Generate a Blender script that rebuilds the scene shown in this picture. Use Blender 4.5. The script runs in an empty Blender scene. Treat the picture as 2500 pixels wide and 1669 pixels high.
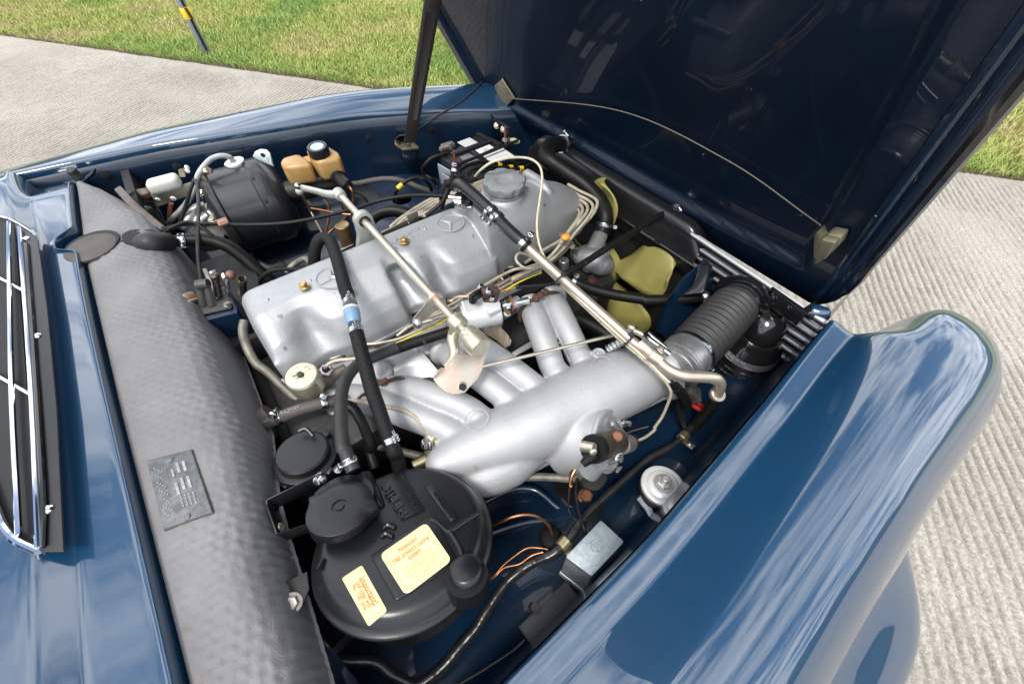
import bpy, bmesh, math, random
import numpy as np
from mathutils import Vector, Matrix, Quaternion
random.seed(7); RNG = np.random.default_rng(7)
scene = bpy.context.scene
COL = scene.collection
# ------------------------------------------------------------------ camera
CAMZ = 1.42; FPX = 972.2
_y, _p, _r = math.radians(37.06), math.radians(52.17), math.radians(.378)
_f = np.array([math.sin(_y)*math.cos(_p), math.cos(_y)*math.cos(_p), -math.sin(_p)])
_rt = np.array([math.cos(_y), -math.sin(_y), 0.0]); _up = np.cross(_rt, _f)
RT = math.cos(_r)*_rt + math.sin(_r)*_up; UP = -math.sin(_r)*_rt + math.cos(_r)*_up
cam = bpy.data.cameras.new('camera'); camo = bpy.data.objects.new('camera', cam); COL.objects.link(camo)
cam.sensor_width = 36; cam.lens = 36*FPX/2500; cam.clip_end = 2000; cam.clip_start = .02
camo.matrix_world = Matrix(((RT[0], UP[0], -_f[0], 0), (RT[1], UP[1], -_f[1], 0), (RT[2], UP[2], -_f[2], CAMZ), (0, 0, 0, 1)))
scene.camera = camo
# ------------------------------------------------------------------ sky and sun
EL, AZ = math.radians(62), math.radians(205)      # direction TO the sun: azimuth measured from +X
SUNV = Vector((math.cos(EL)*math.cos(AZ), math.cos(EL)*math.sin(AZ), math.sin(EL)))
w = bpy.data.worlds.new('World'); scene.world = w; w.use_nodes = True
nt = w.node_tree; N = nt.nodes; L = nt.links; N.clear()
out = N.new('ShaderNodeOutputWorld'); bg = N.new('ShaderNodeBackground'); bg.inputs[1].default_value = .1
sky = N.new('ShaderNodeTexSky'); sky.sky_type = 'NISHITA'; sky.sun_disc = False
sky.sun_elevation = EL; sky.sun_rotation = math.pi/2 - AZ; sky.altitude = 50; sky.air_density = 1.0; sky.dust_density = .6
tc = N.new('ShaderNodeTexCoord'); sep = N.new('ShaderNodeSeparateXYZ'); L.new(tc.outputs['Generated'], sep.inputs[0])
mz = N.new('ShaderNodeMath'); mz.operation = 'MAXIMUM'; mz.inputs[1].default_value = 0; L.new(sep.outputs[2], mz.inputs[0])
az_ = N.new('ShaderNodeMath'); az_.operation = 'ADD'; az_.inputs[1].default_value = .22; L.new(mz.outputs[0], az_.inputs[0])
dv = N.new('ShaderNodeVectorMath'); dv.operation = 'DIVIDE'
cmb = N.new('ShaderNodeCombineXYZ'); [L.new(az_.outputs[0], cmb.inputs[i]) for i in range(3)]
L.new(tc.outputs['Generated'], dv.inputs[0]); L.new(cmb.outputs[0], dv.inputs[1])
nz = N.new('ShaderNodeTexNoise'); nz.inputs['Scale'].default_value = 2.5; nz.inputs['Detail'].default_value = 9; nz.inputs['Roughness'].default_value = .58; nz.inputs['Distortion'].default_value = .25
mp = N.new('ShaderNodeMapping'); mp.inputs['Scale'].default_value = (1.0, 1.7, 1.0); mp.inputs['Location'].default_value = (3.1, 1.7, 0); mp.inputs['Rotation'].default_value = (0, 0, .5)
L.new(dv.outputs[0], mp.inputs[0]); L.new(mp.outputs[0], nz.inputs[0])
rp = N.new('ShaderNodeValToRGB'); rp.color_ramp.elements[0].position = .40; rp.color_ramp.elements[1].position = .54
rp.color_ramp.elements[0].color = (0, 0, 0, 1); rp.color_ramp.elements[1].color = (1, 1, 1, 1); L.new(nz.outputs[0], rp.inputs[0])
nz2 = N.new('ShaderNodeTexNoise'); nz2.inputs['Scale'].default_value = 3.3; nz2.inputs['Detail'].default_value = 6; L.new(mp.outputs[0], nz2.inputs[0])
rp2 = N.new('ShaderNodeValToRGB'); rp2.color_ramp.elements[0].position = .3; rp2.color_ramp.elements[1].position = .7
CLOUD = 15.0
rp2.color_ramp.elements[0].color = (.50, .52, .56, 1); rp2.color_ramp.elements[1].color = (1, 1, 1, 1); L.new(nz2.outputs[0], rp2.inputs[0])
sc_ = N.new('ShaderNodeVectorMath'); sc_.operation = 'SCALE'; sc_.inputs['Scale'].default_value = CLOUD; L.new(rp2.outputs[0], sc_.inputs[0])
mx = N.new('ShaderNodeMix'); mx.data_type = 'RGBA'; L.new(rp.outputs[0], mx.inputs[0]); L.new(sky.outputs[0], mx.inputs[6]); L.new(sc_.outputs[0], mx.inputs[7])
L.new(mx.outputs[2], bg.inputs[0]); L.new(bg.outputs[0], out.inputs[0])
sun = bpy.data.lights.new('sun', 'SUN'); suno = bpy.data.objects.new('sun', sun); COL.objects.link(suno)
sun.energy = 1.5; sun.angle = math.radians(14); sun.color = (1, .95, .87)
suno.rotation_euler = (-SUNV).to_track_quat('-Z', 'Y').to_euler()
scene.view_settings.view_transform = 'Standard'; scene.view_settings.look = 'None'; scene.view_settings.exposure = 1.08; scene.view_settings.gamma = 1
scene.view_settings.use_curve_mapping = False
# ------------------------------------------------------------------ surveying: a sight line to a point at a known height (or station x)
TILE = dict(S=(0, 0, 1), A=(0, 0, 2.7506), B=(800, 0, 2.7506), C=(1650, 0, 2.7506), D=(0, 550, 2.7506), E=(800, 550, 2.7506), F=(1650, 550, 2.7506),
            G=(0, 1100, 2.755), H=(800, 1100, 2.755), I=(1650, 1100, 2.755), J=(300, 320, 3.915), K=(850, 320, 3.915), L=(1250, 400, 4.68),
            M=(550, 700, 3.915), N=(1000, 650, 3.915), O=(1450, 650, 3.915), Q=(1200, 1000, 3.915), T=(600, 1050, 2.851), U=(950, 300, 6.711),
            W=(400, 600, 5.228), Z=(0, 480, 1.742))
def ray(u, v):
    return RT*((u-1250)/FPX) - UP*((v-834.5)/FPX) + _f
def sv(t, a, b, z):
    o = TILE[t]; d = ray(o[0]+a/o[2], o[1]+b/o[2]); k = (z-CAMZ)/d[2]
    return Vector(d*k) + Vector((0, 0, CAMZ))
def svx(t, a, b, x):
    o = TILE[t]; d = ray(o[0]+a/o[2], o[1]+b/o[2]); k = x/d[0]
    return Vector(d*k) + Vector((0, 0, CAMZ))
def svp(t, a, b, po, pn):
    o = TILE[t]; d = ray(o[0]+a/o[2], o[1]+b/o[2]); c = np.array((0, 0, CAMZ)); k = np.dot(np.array(po)-c, pn)/np.dot(d, pn)
    return Vector(d*k) + Vector((0, 0, CAMZ))
def mpx(pt):                      # metres per survey unit at a point
    return float(np.dot(np.array(pt)-np.array((0, 0, CAMZ)), _f))/FPX
def PT(t, *l): return [sv(t, *q) for q in l]
# ------------------------------------------------------------------ materials
MATS = {}
def mat(name, col, rough=.5, metal=0., coat=0., coat_ior=1.5, var=.0, vscale=8., var_col=None, bump=0., bscale=200., spec=.5, aniso=None, wear=None, trans=0., mottle=None, rvar=0.):
    if name in MATS: return MATS[name]
    m = bpy.data.materials.new(name); m.use_nodes = True; t = m.node_tree; n = t.nodes; l = t.links
    b = n['Principled BSDF']; b.inputs['Base Color'].default_value = (*col, 1); b.inputs['Roughness'].default_value = rough; b.inputs['Metallic'].default_value = metal
    b.inputs['Coat Weight'].default_value = coat; b.inputs['Coat IOR'].default_value = coat_ior; b.inputs['Coat Roughness'].default_value = .015
    b.inputs['Specular IOR Level'].default_value = spec; b.inputs['Transmission Weight'].default_value = trans
    tc = n.new('ShaderNodeTexCoord')
    src = None
    if var or var_col:
        z = n.new('ShaderNodeTexNoise'); z.inputs['Scale'].default_value = vscale; z.inputs['Detail'].default_value = 8; z.inputs['Roughness'].default_value = .62; l.new(tc.outputs['Object'], z.inputs[0])
        r = n.new('ShaderNodeValToRGB'); r.color_ramp.elements[0].position = .33; r.color_ramp.elements[1].position = .68; l.new(z.outputs[0], r.inputs[0])
        c2 = var_col or tuple(c*(1-var) for c in col)
        r.color_ramp.elements[0].color = (*c2, 1); r.color_ramp.elements[1].color = (*col, 1); src = r.outputs[0]
        if rvar:
            mr = n.new('ShaderNodeMapRange'); mr.inputs[3].default_value = rough+rvar; mr.inputs[4].default_value = max(.02, rough-rvar); l.new(z.outputs[0], mr.inputs[0]); l.new(mr.outputs[0], b.inputs['Roughness'])
    if wear:                      # (colour, scale, threshold): small spots and stains
        z = n.new('ShaderNodeTexNoise'); z.inputs['Scale'].default_value = wear[1]; z.inputs['Detail'].default_value = 6; l.new(tc.outputs['Object'], z.inputs[0])
        r = n.new('ShaderNodeValToRGB'); r.color_ramp.elements[0].position = wear[2]; r.color_ramp.elements[1].position = wear[2]+.06; l.new(z.outputs[0], r.inputs[0])
        x = n.new('ShaderNodeMix'); x.data_type = 'RGBA'; l.new(r.outputs[0], x.inputs[0])
        if src: l.new(src, x.inputs[6])
        else: x.inputs[6].default_value = (*col, 1)
        x.inputs[7].default_value = (*wear[0], 1); src = x.outputs[2]
    if src: l.new(src, b.inputs['Base Color'])
    if bump:
        z = n.new('ShaderNodeTexNoise'); z.inputs['Scale'].default_value = bscale; z.inputs['Detail'].default_value = 4; l.new(tc.outputs['Object'], z.inputs[0])
        bp = n.new('ShaderNodeBump'); bp.inputs['Strength'].default_value = bump; bp.inputs['Distance'].default_value = .002; l.new(z.outputs[0], bp.inputs['Height']); l.new(bp.outputs[0], b.inputs['Normal'])
    MATS[name] = m; return m
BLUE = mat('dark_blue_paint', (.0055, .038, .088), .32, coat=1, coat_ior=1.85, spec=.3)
BONP = mat('shade_darkened_blue', (.0022, .010, .026), .42, coat=.32, coat_ior=1.45, var=.3, vscale=5, spec=.2, wear=((.10, .10, .11), 70, .745))  # body blue with shade put into its colour: bonnet underside and side panel
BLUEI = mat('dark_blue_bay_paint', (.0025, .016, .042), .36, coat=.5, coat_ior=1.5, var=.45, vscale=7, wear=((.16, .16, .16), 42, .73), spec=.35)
SILV = mat('silver_painted_casting', (.42, .43, .44), .42, metal=.5, var=.22, vscale=11, bump=.35, bscale=420, wear=((.20, .195, .19), 38, .675), rvar=.06)
SILV2 = mat('silver_painted_manifold', (.43, .435, .445), .50, metal=.3, var=.12, vscale=14, bump=.45, bscale=520, wear=((.30, .29, .28), 36, .695), rvar=.05)
ALU = mat('bare_aluminium', (.50, .50, .50), .38, metal=.8, var=.3, vscale=60, bump=.25, bscale=150, wear=((.16, .14, .12), 70, .68))
ZINC = mat('yellow_zinc_plate', (.62, .58, .44), .33, metal=.85, var_col=(.55, .50, .42), vscale=28, bump=.12, bscale=300, wear=((.30, .25, .17), 110, .66))
ZINCP = mat('iridescent_zinc_plate', (.60, .60, .52), .36, metal=.8, var_col=(.62, .47, .38), vscale=26, bump=.12, bscale=300)
STEEL = mat('bright_steel', (.62, .62, .61), .25, metal=1, var=.25, vscale=90)
CHROME = mat('chrome', (.85, .85, .86), .06, metal=1)
BLKP = mat('black_satin_plastic', (.016, .0165, .018), .38, var=.25, vscale=30, bump=.08, bscale=500, wear=((.07, .07, .07), 160, .72))
BLKG = mat('black_gloss_enamel', (.010, .010, .011), .16, coat=.6, var=.3, vscale=20, wear=((.05, .045, .04), 120, .72))
BLKT = mat('black_tank_enamel', (.008, .0085, .010), .31, coat=.0, var=.2, vscale=14, bump=.05, bscale=260, wear=((.10, .10, .10), 190, .735))
RUB = mat('black_rubber', (.008, .0078, .0078), .46, var=.35, vscale=40, bump=.15, bscale=350, spec=.25, wear=((.075, .07, .065), 60, .69))
RUBW = mat('grey_weathered_rubber', (.034, .034, .034), .5, spec=.35, var=.3, vscale=40, bump=.15, bscale=300)
RUBB = mat('brown_weathered_rubber', (.085, .072, .066), .62, var=.3, vscale=35, bump=.2, bscale=260)
BRAID = mat('black_braided_hose', (.008, .008, .009), .55, spec=.25, var=.4, vscale=300, bump=.9, bscale=430)
CREAM = mat('cream_plastic', (.66, .60, .43), .35, var=.2, vscale=60)
BEIGE = mat('beige_cable_sheath', (.44, .39, .30), .42, var=.4, vscale=45, bump=.15, bscale=300, wear=((.16, .12, .09), 80, .64))
RESV = mat('yellowed_nylon', (.48, .31, .12), .36, spec=.6, var_col=(.36, .19, .05), vscale=16, bump=.08, bscale=90)
FANY = mat('yellow_fan_plastic', (.36, .32, .10), .45, var=.25, vscale=14)
COPPER = mat('copper_pipe', (.52, .24, .12), .35, metal=.85, var=.45, vscale=60)
RUST = mat('rusty_steel', (.13, .055, .035), .75, metal=.2, var_col=(.05, .025, .02), vscale=70, bump=.6, bscale=300)
GOLD = mat('gold_zinc_bolt', (.60, .43, .19), .32, metal=.9, var=.35, vscale=120)
GREYP = mat('grey_plastic_cap', (.24, .25, .26), .45, var=.25, vscale=30, bump=.1, bscale=300)
WHITE = mat('white_label', (.70, .71, .72), .4, var=.12, vscale=40)
PALE = mat('pale_green_tab', (.62, .70, .66), .4)
STICK = mat('cream_yellow_sticker', (.86, .72, .38), .35, var=.06, vscale=30)
STICKL = mat('pale_sticker_print_field', (.88, .74, .42), .35)
INK = mat('orange_print', (.62, .16, .03), .5)
INKB = mat('black_print', (.03, .03, .03), .5)
INKW = mat('worn_white_print', (.30, .28, .25), .6)
YEL = mat('yellow_sleeve', (.80, .55, .02), .4)
ORAN = mat('orange_plastic', (.60, .28, .05), .45)
RED = mat('red_wire', (.45, .03, .03), .4)
CLEAR = mat('clear_tube', (.40, .43, .42), .2, spec=.6)
BLUEC = mat('light_blue_connector', (.17, .28, .42), .4)
GALV = mat('galvanised_box', (.42, .48, .50), .42, metal=.7, var=.35, vscale=120, bump=.1, bscale=500)
WCAP = mat('white_painted_steel', (.74, .73, .72), .35, metal=.3, var=.1, vscale=40, wear=((.45, .08, .06), 22, .70))
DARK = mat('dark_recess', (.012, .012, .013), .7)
GRIME = mat('oily_engine_block', (.020, .019, .018), .6, var=.6, vscale=25, bump=.5, bscale=90)
STRAPM = mat('dark_bronze_bar', (.030, .026, .022), .45, metal=.3, var=.2, vscale=30)
PLATEM = mat('dull_aluminium_plate', (.17, .175, .185), .55, metal=.4, var=.5, vscale=90, bump=.4, bscale=200)
POSTM = mat('galvanised_post', (.30, .33, .35), .5, metal=.4, var=.2, vscale=12)
SOLP = mat('silver_chipped_paint', (.66, .67, .68), .32, metal=.3, var=.06, vscale=40, wear=((.16, .06, .04), 75, .70))
# ------------------------------------------------------------------ mesh building
class MB:
    def __init__(s): s.v = []; s.f = []
    def add(s, vs, fs):
        o = len(s.v); s.v += [Vector(q) for q in vs]; s.f += [tuple(i+o for i in f) for f in fs]; return s
def frame(ax):
    a = Vector(ax).normalized(); t = Vector((0, 0, 1)) if abs(a.z) < .9 else Vector((1, 0, 0))
    x = t.cross(a).normalized(); return x, a.cross(x), a
def spline(P, n=6):
    P = [Vector(q) for q in P]
    if len(P) < 3: return [P[0].lerp(P[-1], i/n) for i in range(n+1)]
    o = []
    Q = [P[0]*2-P[1]] + P + [P[-1]*2-P[-2]]
    for i in range(1, len(Q)-2):
        a, b, c, d = Q[i-1:i+3]
        for k in range(n):
            t = k/n; o.append(.5*((2*b)+(c-a)*t+(2*a-5*b+4*c-d)*t*t+(3*b-a-3*c+d)*t**3))
    o.append(P[-1]); return o
def tube(mb, P, r, seg=12, n=6, sp=True, cap=True, sx=1.0):
    C = spline(P, n) if sp else [Vector(q) for q in P]
    m = len(C); R = r if isinstance(r, (list, tuple)) else [r]
    def rad(i):
        if len(R) == 1: return R[0]
        t = i/(m-1)*(len(R)-1); k = min(int(t), len(R)-2); return R[k]+(R[k+1]-R[k])*(t-k)
    T = [(C[min(i+1, m-1)]-C[max(i-1, 0)]).normalized() for i in range(m)]
    x, y, _ = frame(T[0]); V = []; F = []
    for i in range(m):
        if i:
            q = T[i-1].rotation_difference(T[i]); x = q @ x; y = q @ y
        for k in range(seg):
            a = 2*math.pi*k/seg; V.append(C[i]+(x*math.cos(a)*sx+y*math.sin(a))*rad(i))
    for i in range(m-1):
        for k in range(seg):
            k2 = (k+1) % seg; F.append((i*seg+k, i*seg+k2, (i+1)*seg+k2, (i+1)*seg+k))
    if cap: F.append(tuple(range(seg))[::-1]); F.append(tuple(range((m-1)*seg, m*seg)))
    return mb.add(V, F)
def lathe(mb, o, ax, prof, seg=32, x0=None):
    x, y, a = frame(ax)
    if x0 is not None:
        x = Vector(x0)-a*Vector(x0).dot(a); x.normalize(); y = a.cross(x)
    o = Vector(o); V = []; F = []
    for r, h in prof:
        for k in range(seg):
            t = 2*math.pi*k/seg; V.append(o+a*h+(x*math.cos(t)+y*math.sin(t))*r)
    for i in range(len(prof)-1):
        for k in range(seg):
            k2 = (k+1) % seg; F.append((i*seg+k, i*seg+k2, (i+1)*seg+k2, (i+1)*seg+k))
    F.append(tuple(range(seg))[::-1]); F.append(tuple(range((len(prof)-1)*seg, len(prof)*seg)))
    return mb.add(V, F)
def _bm_add(mb, bm):
    bm.verts.ensure_lookup_table(); bm.verts.index_update()
    mb.add([v.co.copy() for v in bm.verts], [tuple(v.index for v in f.verts) for f in bm.faces]); bm.free(); return mb
def box(mb, c, s, ax=None, bev=0., bs=2):
    bm = bmesh.new(); bmesh.ops.create_cube(bm, size=1)
    X, Y, Z = ax if ax else (Vector((1, 0, 0)), Vector((0, 1, 0)), Vector((0, 0, 1)))
    for v in bm.verts: v.co = Vector((v.co.x*s[0], v.co.y*s[1], v.co.z*s[2]))
    if bev: bmesh.ops.bevel(bm, geom=bm.edges[:], offset=bev, segments=bs, affect='EDGES', profile=.5)
    M = Matrix((X, Y, Z)).transposed()
    for v in bm.verts: v.co = Vector(c) + M @ v.co
    return _bm_add(mb, bm)
def prism(mb, poly, ext, bev=0., bs=2):
    bm = bmesh.new(); ext = Vector(ext); P = [Vector(q) for q in poly]
    a = [bm.verts.new(q) for q in P]; b = [bm.verts.new(q+ext) for q in P]; n = len(P)
    bm.faces.new(a); bm.faces.new(b[::-1])
    for i in range(n): bm.faces.new((a[i], b[i], b[(i+1) % n], a[(i+1) % n]))
    bmesh.ops.recalc_face_normals(bm, faces=bm.faces[:])
    if bev: bmesh.ops.bevel(bm, geom=bm.edges[:], offset=bev, segments=bs, affect='EDGES', profile=.5, clamp_overlap=True)
    return _bm_add(mb, bm)
def grid(mb, rows):
    m = len(rows[0]); V = [q for r in rows for q in r]; F = []
    for i in range(len(rows)-1):
        for k in range(m-1): F.append((i*m+k, i*m+k+1, (i+1)*m+k+1, (i+1)*m+k))
    return mb.add(V, F)
def ball(mb, c, r, seg=16, sq=(1, 1, 1)):
    V = []; F = []; n = seg//2
    for i in range(n+1):
        t = math.pi*(.02+.96*i/n)
        for k in range(seg):
            a = 2*math.pi*k/seg; V.append(Vector(c)+Vector((math.sin(t)*math.cos(a)*sq[0], math.sin(t)*math.sin(a)*sq[1], math.cos(t)*sq[2]))*r)
    for i in range(n):
        for k in range(seg): F.append((i*seg+k, (i+1)*seg+k, (i+1)*seg+(k+1) % seg, i*seg+(k+1) % seg))
    F.append(tuple(range(seg))); F.append(tuple(range(n*seg, (n+1)*seg))[::-1]); return mb.add(V, F)
def smooth_by_angle(me, ang=35):
    bm = bmesh.new(); bm.from_mesh(me); bmesh.ops.recalc_face_normals(bm, faces=bm.faces[:]); c = math.radians(ang)
    for f in bm.faces: f.smooth = True
    for e in bm.edges:
        if len(e.link_faces) == 2: e.smooth = e.calc_face_angle(0) < c
    bm.to_mesh(me); bm.free()
def thing(name, label, cat, loc, group=None):
    o = bpy.data.objects.new(name, None); COL.objects.link(o); o.location = loc; o.empty_display_size = .02
    o['label'] = label; o['category'] = cat
    if group: o['group'] = group
    return o
def root_of(o):
    while o.parent: o = o.parent
    return o
def part(name, mb, m, parent=None, label=None, ang=35, sub=0, remesh=0, smooth=0, recalc=True):
    off = root_of(parent).location if parent else Vector((0, 0, 0))
    me = bpy.data.meshes.new(name); me.from_pydata([v-off for v in mb.v], [], mb.f); me.update()
    o = bpy.data.objects.new(name, me); COL.objects.link(o)
    if parent: o.parent = parent
    if remesh:
        bm = bmesh.new(); bm.from_mesh(me); bmesh.ops.recalc_face_normals(bm, faces=bm.faces[:]); bm.to_mesh(me); bm.free()
        md = o.modifiers.new('remesh', 'REMESH'); md.mode = 'VOXEL'; md.voxel_size = remesh
        if smooth:
            ms = o.modifiers.new('smooth', 'SMOOTH'); ms.factor = .5; ms.iterations = smooth
        dg = bpy.context.evaluated_depsgraph_get(); me2 = bpy.data.meshes.new_from_object(o.evaluated_get(dg)); o.modifiers.clear(); o.data = me2; me2.name = name
        for p in me2.polygons: p.use_smooth = True
        me = me2
    elif recalc: smooth_by_angle(me, ang)
    me.materials.append(m)
    if sub:
        ms = o.modifiers.new('subdivision', 'SUBSURF'); ms.levels = sub; ms.render_levels = sub
    if label: o['label'] = label
    return o
def single(name, mb, m, label, cat, group=None, **k):        # a top-level thing that is one mesh
    o = part(name, mb, m, None, **k); c = sum((v.co for v in o.data.vertices), Vector())/max(1, len(o.data.vertices)); zmin = min(v.co.z for v in o.data.vertices); c.z = zmin
    o.data.transform(Matrix.Translation(-c)); o.location = c; o['label'] = label; o['category'] = cat
    if group: o['group'] = group
    return o
def bolt(parent, c, ax, r, h, m=None, name='bolt', washer=True, stud=0):
    mb = MB(); x, y, a = frame(ax); c = Vector(c)
    if washer: lathe(mb, c, a, [(r*1.45, 0), (r*1.45, h*.2), (r*1.3, h*.25)], 20)
    lathe(mb, c, a, [(r*1.08, h*.1), (r*1.08, h*.85), (r*.85, h)], 6)
    if stud: lathe(mb, c, a, [(r*.5, h*.5), (r*.5, h+stud), (r*.4, h+stud*1.1)], 12)
    return part(name, mb, m or STEEL, parent, ang=25)
def screw(parent, c, ax, r, m=None, name='screw'):
    mb = MB(); x, y, a = frame(ax); c = Vector(c)
    lathe(mb, c, a, [(r, 0), (r, r*.3), (r*.75, r*.55), (r*.3, r*.6)], 18)
    o = part(name, mb, m or STEEL, parent)
    return o
def near_on(C, q):
    i = min(range(len(C)), key=lambda k: (C[k]-q).length); a = C[max(i-1, 0)]; b = C[min(i+1, len(C)-1)]; return C[i], (b-a).normalized()
def clamp(parent, c, d, r, up, w=.011, m=None, screwr=.0055):
    """worm-drive hose clamp: band, slots, housing and screw"""
    mb = MB(); c = Vector(c); d = d.normalized(); u = (Vector(up)-d*Vector(up).dot(d)).normalized(); s = d.cross(u)
    V = []; F = []; n = 36; ro = r+.0016
    lathe(mb, c-d*(w/2), d, [(r*.98, 0), (ro, 0), (ro+.0004, w*.12), (ro+.0004, w*.88), (ro, w), (r*.98, w)], n)
    o = part('clamp', mb, m or STEEL, parent)
    sb = MB()
    for k in range(13):
        a = math.radians(-70+k*11); q = u*math.cos(a)+s*math.sin(a); t = s*math.cos(a)-u*math.sin(a)
        box(sb, c+q*(ro+.0005), (.0011, w*.55, .0008), (t, d, q))
    part('slot', sb, DARK, o)
    hb = MB(); hc = c+u*(ro+.003)+s*(r*.15)
    box(hb, hc, (.013, w*.95, .007), (s, d, u), .0015)
    part('housing', hb, m or STEEL, o)
    qb = MB(); lathe(qb, hc+s*.005, s, [(.0028, 0), (.0028, .006), (screwr, .0065), (screwr, .010), (screwr*.7, .0115)], 14)
    box(qb, hc+s*.0172, (.0008, .0013, screwr*1.4), (s, d, u)); box(qb, hc+s*.0172, (.0008, screwr*1.4, .0013), (s, d, u))
    part('screw', qb, m or STEEL, o)
    return o
def hose(name, label, cat, pts, rpx, m, clamps=(), seg=16, n=8, group=None, part_name='tube', parent=None, rr=None):
    P = [sv(*q) if isinstance(q, tuple) else q for q in pts]; C = spline(P, n)
    R = rr if rr else [mpx(q)*rpx for q in P]
    mb = MB(); tube(mb, P, R, seg, n)
    if parent: return part(part_name, mb, m, parent)
    if not clamps: return single(name, mb, m, label, cat, group)
    t = thing(name, label, cat, P[0], group); part(part_name, mb, m, t)
    for q, up in clamps:
        c, d = near_on(C, sv(*q)); i = C.index(c); rk = R[0] if len(R) == 1 else R[min(int(i/(len(C)-1)*(len(R)-1)+.5), len(R)-1)]
        clamp(t, c, d, rk, up)
    return t
def text(name, body, o, xd, yd, size, m, parent, ext=.0004, align='CENTER', spacing=1.0, warp=None, fit=None, tall=1.0):
    cu = bpy.data.curves.new(name, 'FONT'); cu.body = body; cu.size = 1; cu.extrude = 0 if warp else ext/size; cu.align_x = align; cu.align_y = 'CENTER'; cu.space_character = spacing; cu.resolution_u = 3
    ob = bpy.data.objects.new(name, cu); COL.objects.link(ob); dg = bpy.context.evaluated_depsgraph_get(); me = bpy.data.meshes.new_from_object(ob.evaluated_get(dg)); bpy.data.objects.remove(ob); bpy.data.curves.remove(cu)
    xd = Vector(xd).normalized(); yd = Vector(yd); yd = (yd-xd*yd.dot(xd)).normalized(); nd = xd.cross(yd); off = root_of(parent).location
    if fit: wmax = max(v.co.x for v in me.vertices)-min(v.co.x for v in me.vertices); size = fit/wmax
    for v in me.vertices:
        q = v.co.copy()
        v.co = (warp(q.x*size, q.y*size) if warp else Vector(o)+xd*q.x*size+yd*q.y*size*tall+nd*q.z*size) - off
    me.materials.clear(); me.materials.append(m); me.name = name
    ob = bpy.data.objects.new(name, me); COL.objects.link(ob); ob.parent = parent
    return ob
# ================================================================== THE SETTING
def np_mesh(name, V, F):
    me = bpy.data.meshes.new(name); V = np.asarray(V, np.float32); F = np.asarray(F, np.int32); k = F.shape[1]
    me.vertices.add(len(V)); me.vertices.foreach_set('co', V.ravel()); me.loops.add(F.size); me.loops.foreach_set('vertex_index', F.ravel())
    me.polygons.add(len(F)); me.polygons.foreach_set('loop_start', np.arange(0, F.size, k, dtype=np.int32)); me.update(calc_edges=True); return me
GE = np.array((.58, -.8146)); GT = np.array((.8146, .58)); GO = np.array((1.16, 4.21))     # grass edge: along it, and away from the car
def concrete_mat():
    m = bpy.data.materials.new('grooved_concrete'); m.use_nodes = True; t = m.node_tree; n = t.nodes; l = t.links; b = n['Principled BSDF']; b.inputs['Roughness'].default_value = .85; b.inputs['Specular IOR Level'].default_value = .3
    tc = n.new('ShaderNodeTexCoord')
    def noise(s, d, p0, p1, c0, c1, rough=.6):
        z = n.new('ShaderNodeTexNoise'); z.inputs['Scale'].default_value = s; z.inputs['Detail'].default_value = d; z.inputs['Roughness'].default_value = rough; l.new(tc.outputs['Object'], z.inputs[0])
        r = n.new('ShaderNodeValToRGB'); r.color_ramp.elements[0].position = p0; r.color_ramp.elements[1].position = p1; r.color_ramp.elements[0].color = (*c0, 1); r.color_ramp.elements[1].color = (*c1, 1); l.new(z.outputs[0], r.inputs[0]); return r, z
    a, _ = noise(1.1, 6, .3, .7, (.335, .305, .265), (.47, .437, .388)); s, z2 = noise(95, 5, .38, .60, (.42, .40, .37), (1, 1, 1), .7)
    mu = n.new('ShaderNodeMix'); mu.data_type = 'RGBA'; mu.blend_type = 'MULTIPLY'; mu.inputs[0].default_value = .75; l.new(a.outputs[0], mu.inputs[6]); l.new(s.outputs[0], mu.inputs[7])
    at = n.new('ShaderNodeAttribute'); at.attribute_name = 'dirt'
    m2 = n.new('ShaderNodeMix'); m2.data_type = 'RGBA'; l.new(at.outputs['Fac'], m2.inputs[0]); l.new(mu.outputs[2], m2.inputs[6]); m2.inputs[7].default_value = (.13, .118, .10, 1)
    v, _ = noise(240, 2, .66, .70, (0, 0, 0), (1, 1, 1)); m3 = n.new('ShaderNodeMix'); m3.data_type = 'RGBA'; l.new(v.outputs[0], m3.inputs[0]); l.new(m2.outputs[2], m3.inputs[6]); m3.inputs[7].default_value = (.62, .60, .57, 1)
    l.new(m3.outputs[2], b.inputs['Base Color'])
    bp = n.new('ShaderNodeBump'); bp.inputs['Strength'].default_value = .7; bp.inputs['Distance'].default_value = .004; l.new(z2.outputs[0], bp.inputs['Height']); l.new(bp.outputs[0], b.inputs['Normal'])
    return m
CONC = concrete_mat()
def vnoise(a, b, seed):                               # smooth value noise on arrays
    r = np.random.default_rng(seed).random((256, 256)); ia = np.floor(a).astype(int); ib = np.floor(b).astype(int); fa = a-ia; fb = b-ib
    fa = fa*fa*(3-2*fa); fb = fb*fb*(3-2*fb); g = lambda i, j: r[i % 256, j % 256]
    return (g(ia, ib)*(1-fa)+g(ia+1, ib)*fa)*(1-fb)+(g(ia, ib+1)*(1-fa)+g(ia+1, ib+1)*fa)*fb
ev = np.arange(-5.5, 7.5, .0055); tv = np.concatenate((np.arange(-4.2, -.06, .035), np.linspace(-.05, 0, 4)))
Eg, Tg = np.meshgrid(ev, tv, indexing='ij')
wob = .012*(vnoise(Eg*1.3, Tg*2.2, 1)-.5)+.02*(vnoise(Eg*.3, Tg*.7, 2)-.5)+.006*(vnoise(Eg*9, Tg*7, 3)-.5)
ph = (Eg+wob)/.036
gr = np.clip(np.sin(2*np.pi*ph)*.5+.5, 0, 1)**2.2
amp = np.clip(.55+.9*(vnoise(Eg*1.7, Tg*3.1, 5)-.35), .1, 1)*np.clip(-Tg/.12, .15, 1)*np.where(Eg < -1.2, np.clip(1+(Eg+1.2)*.35, .25, 1), 1)
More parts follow.
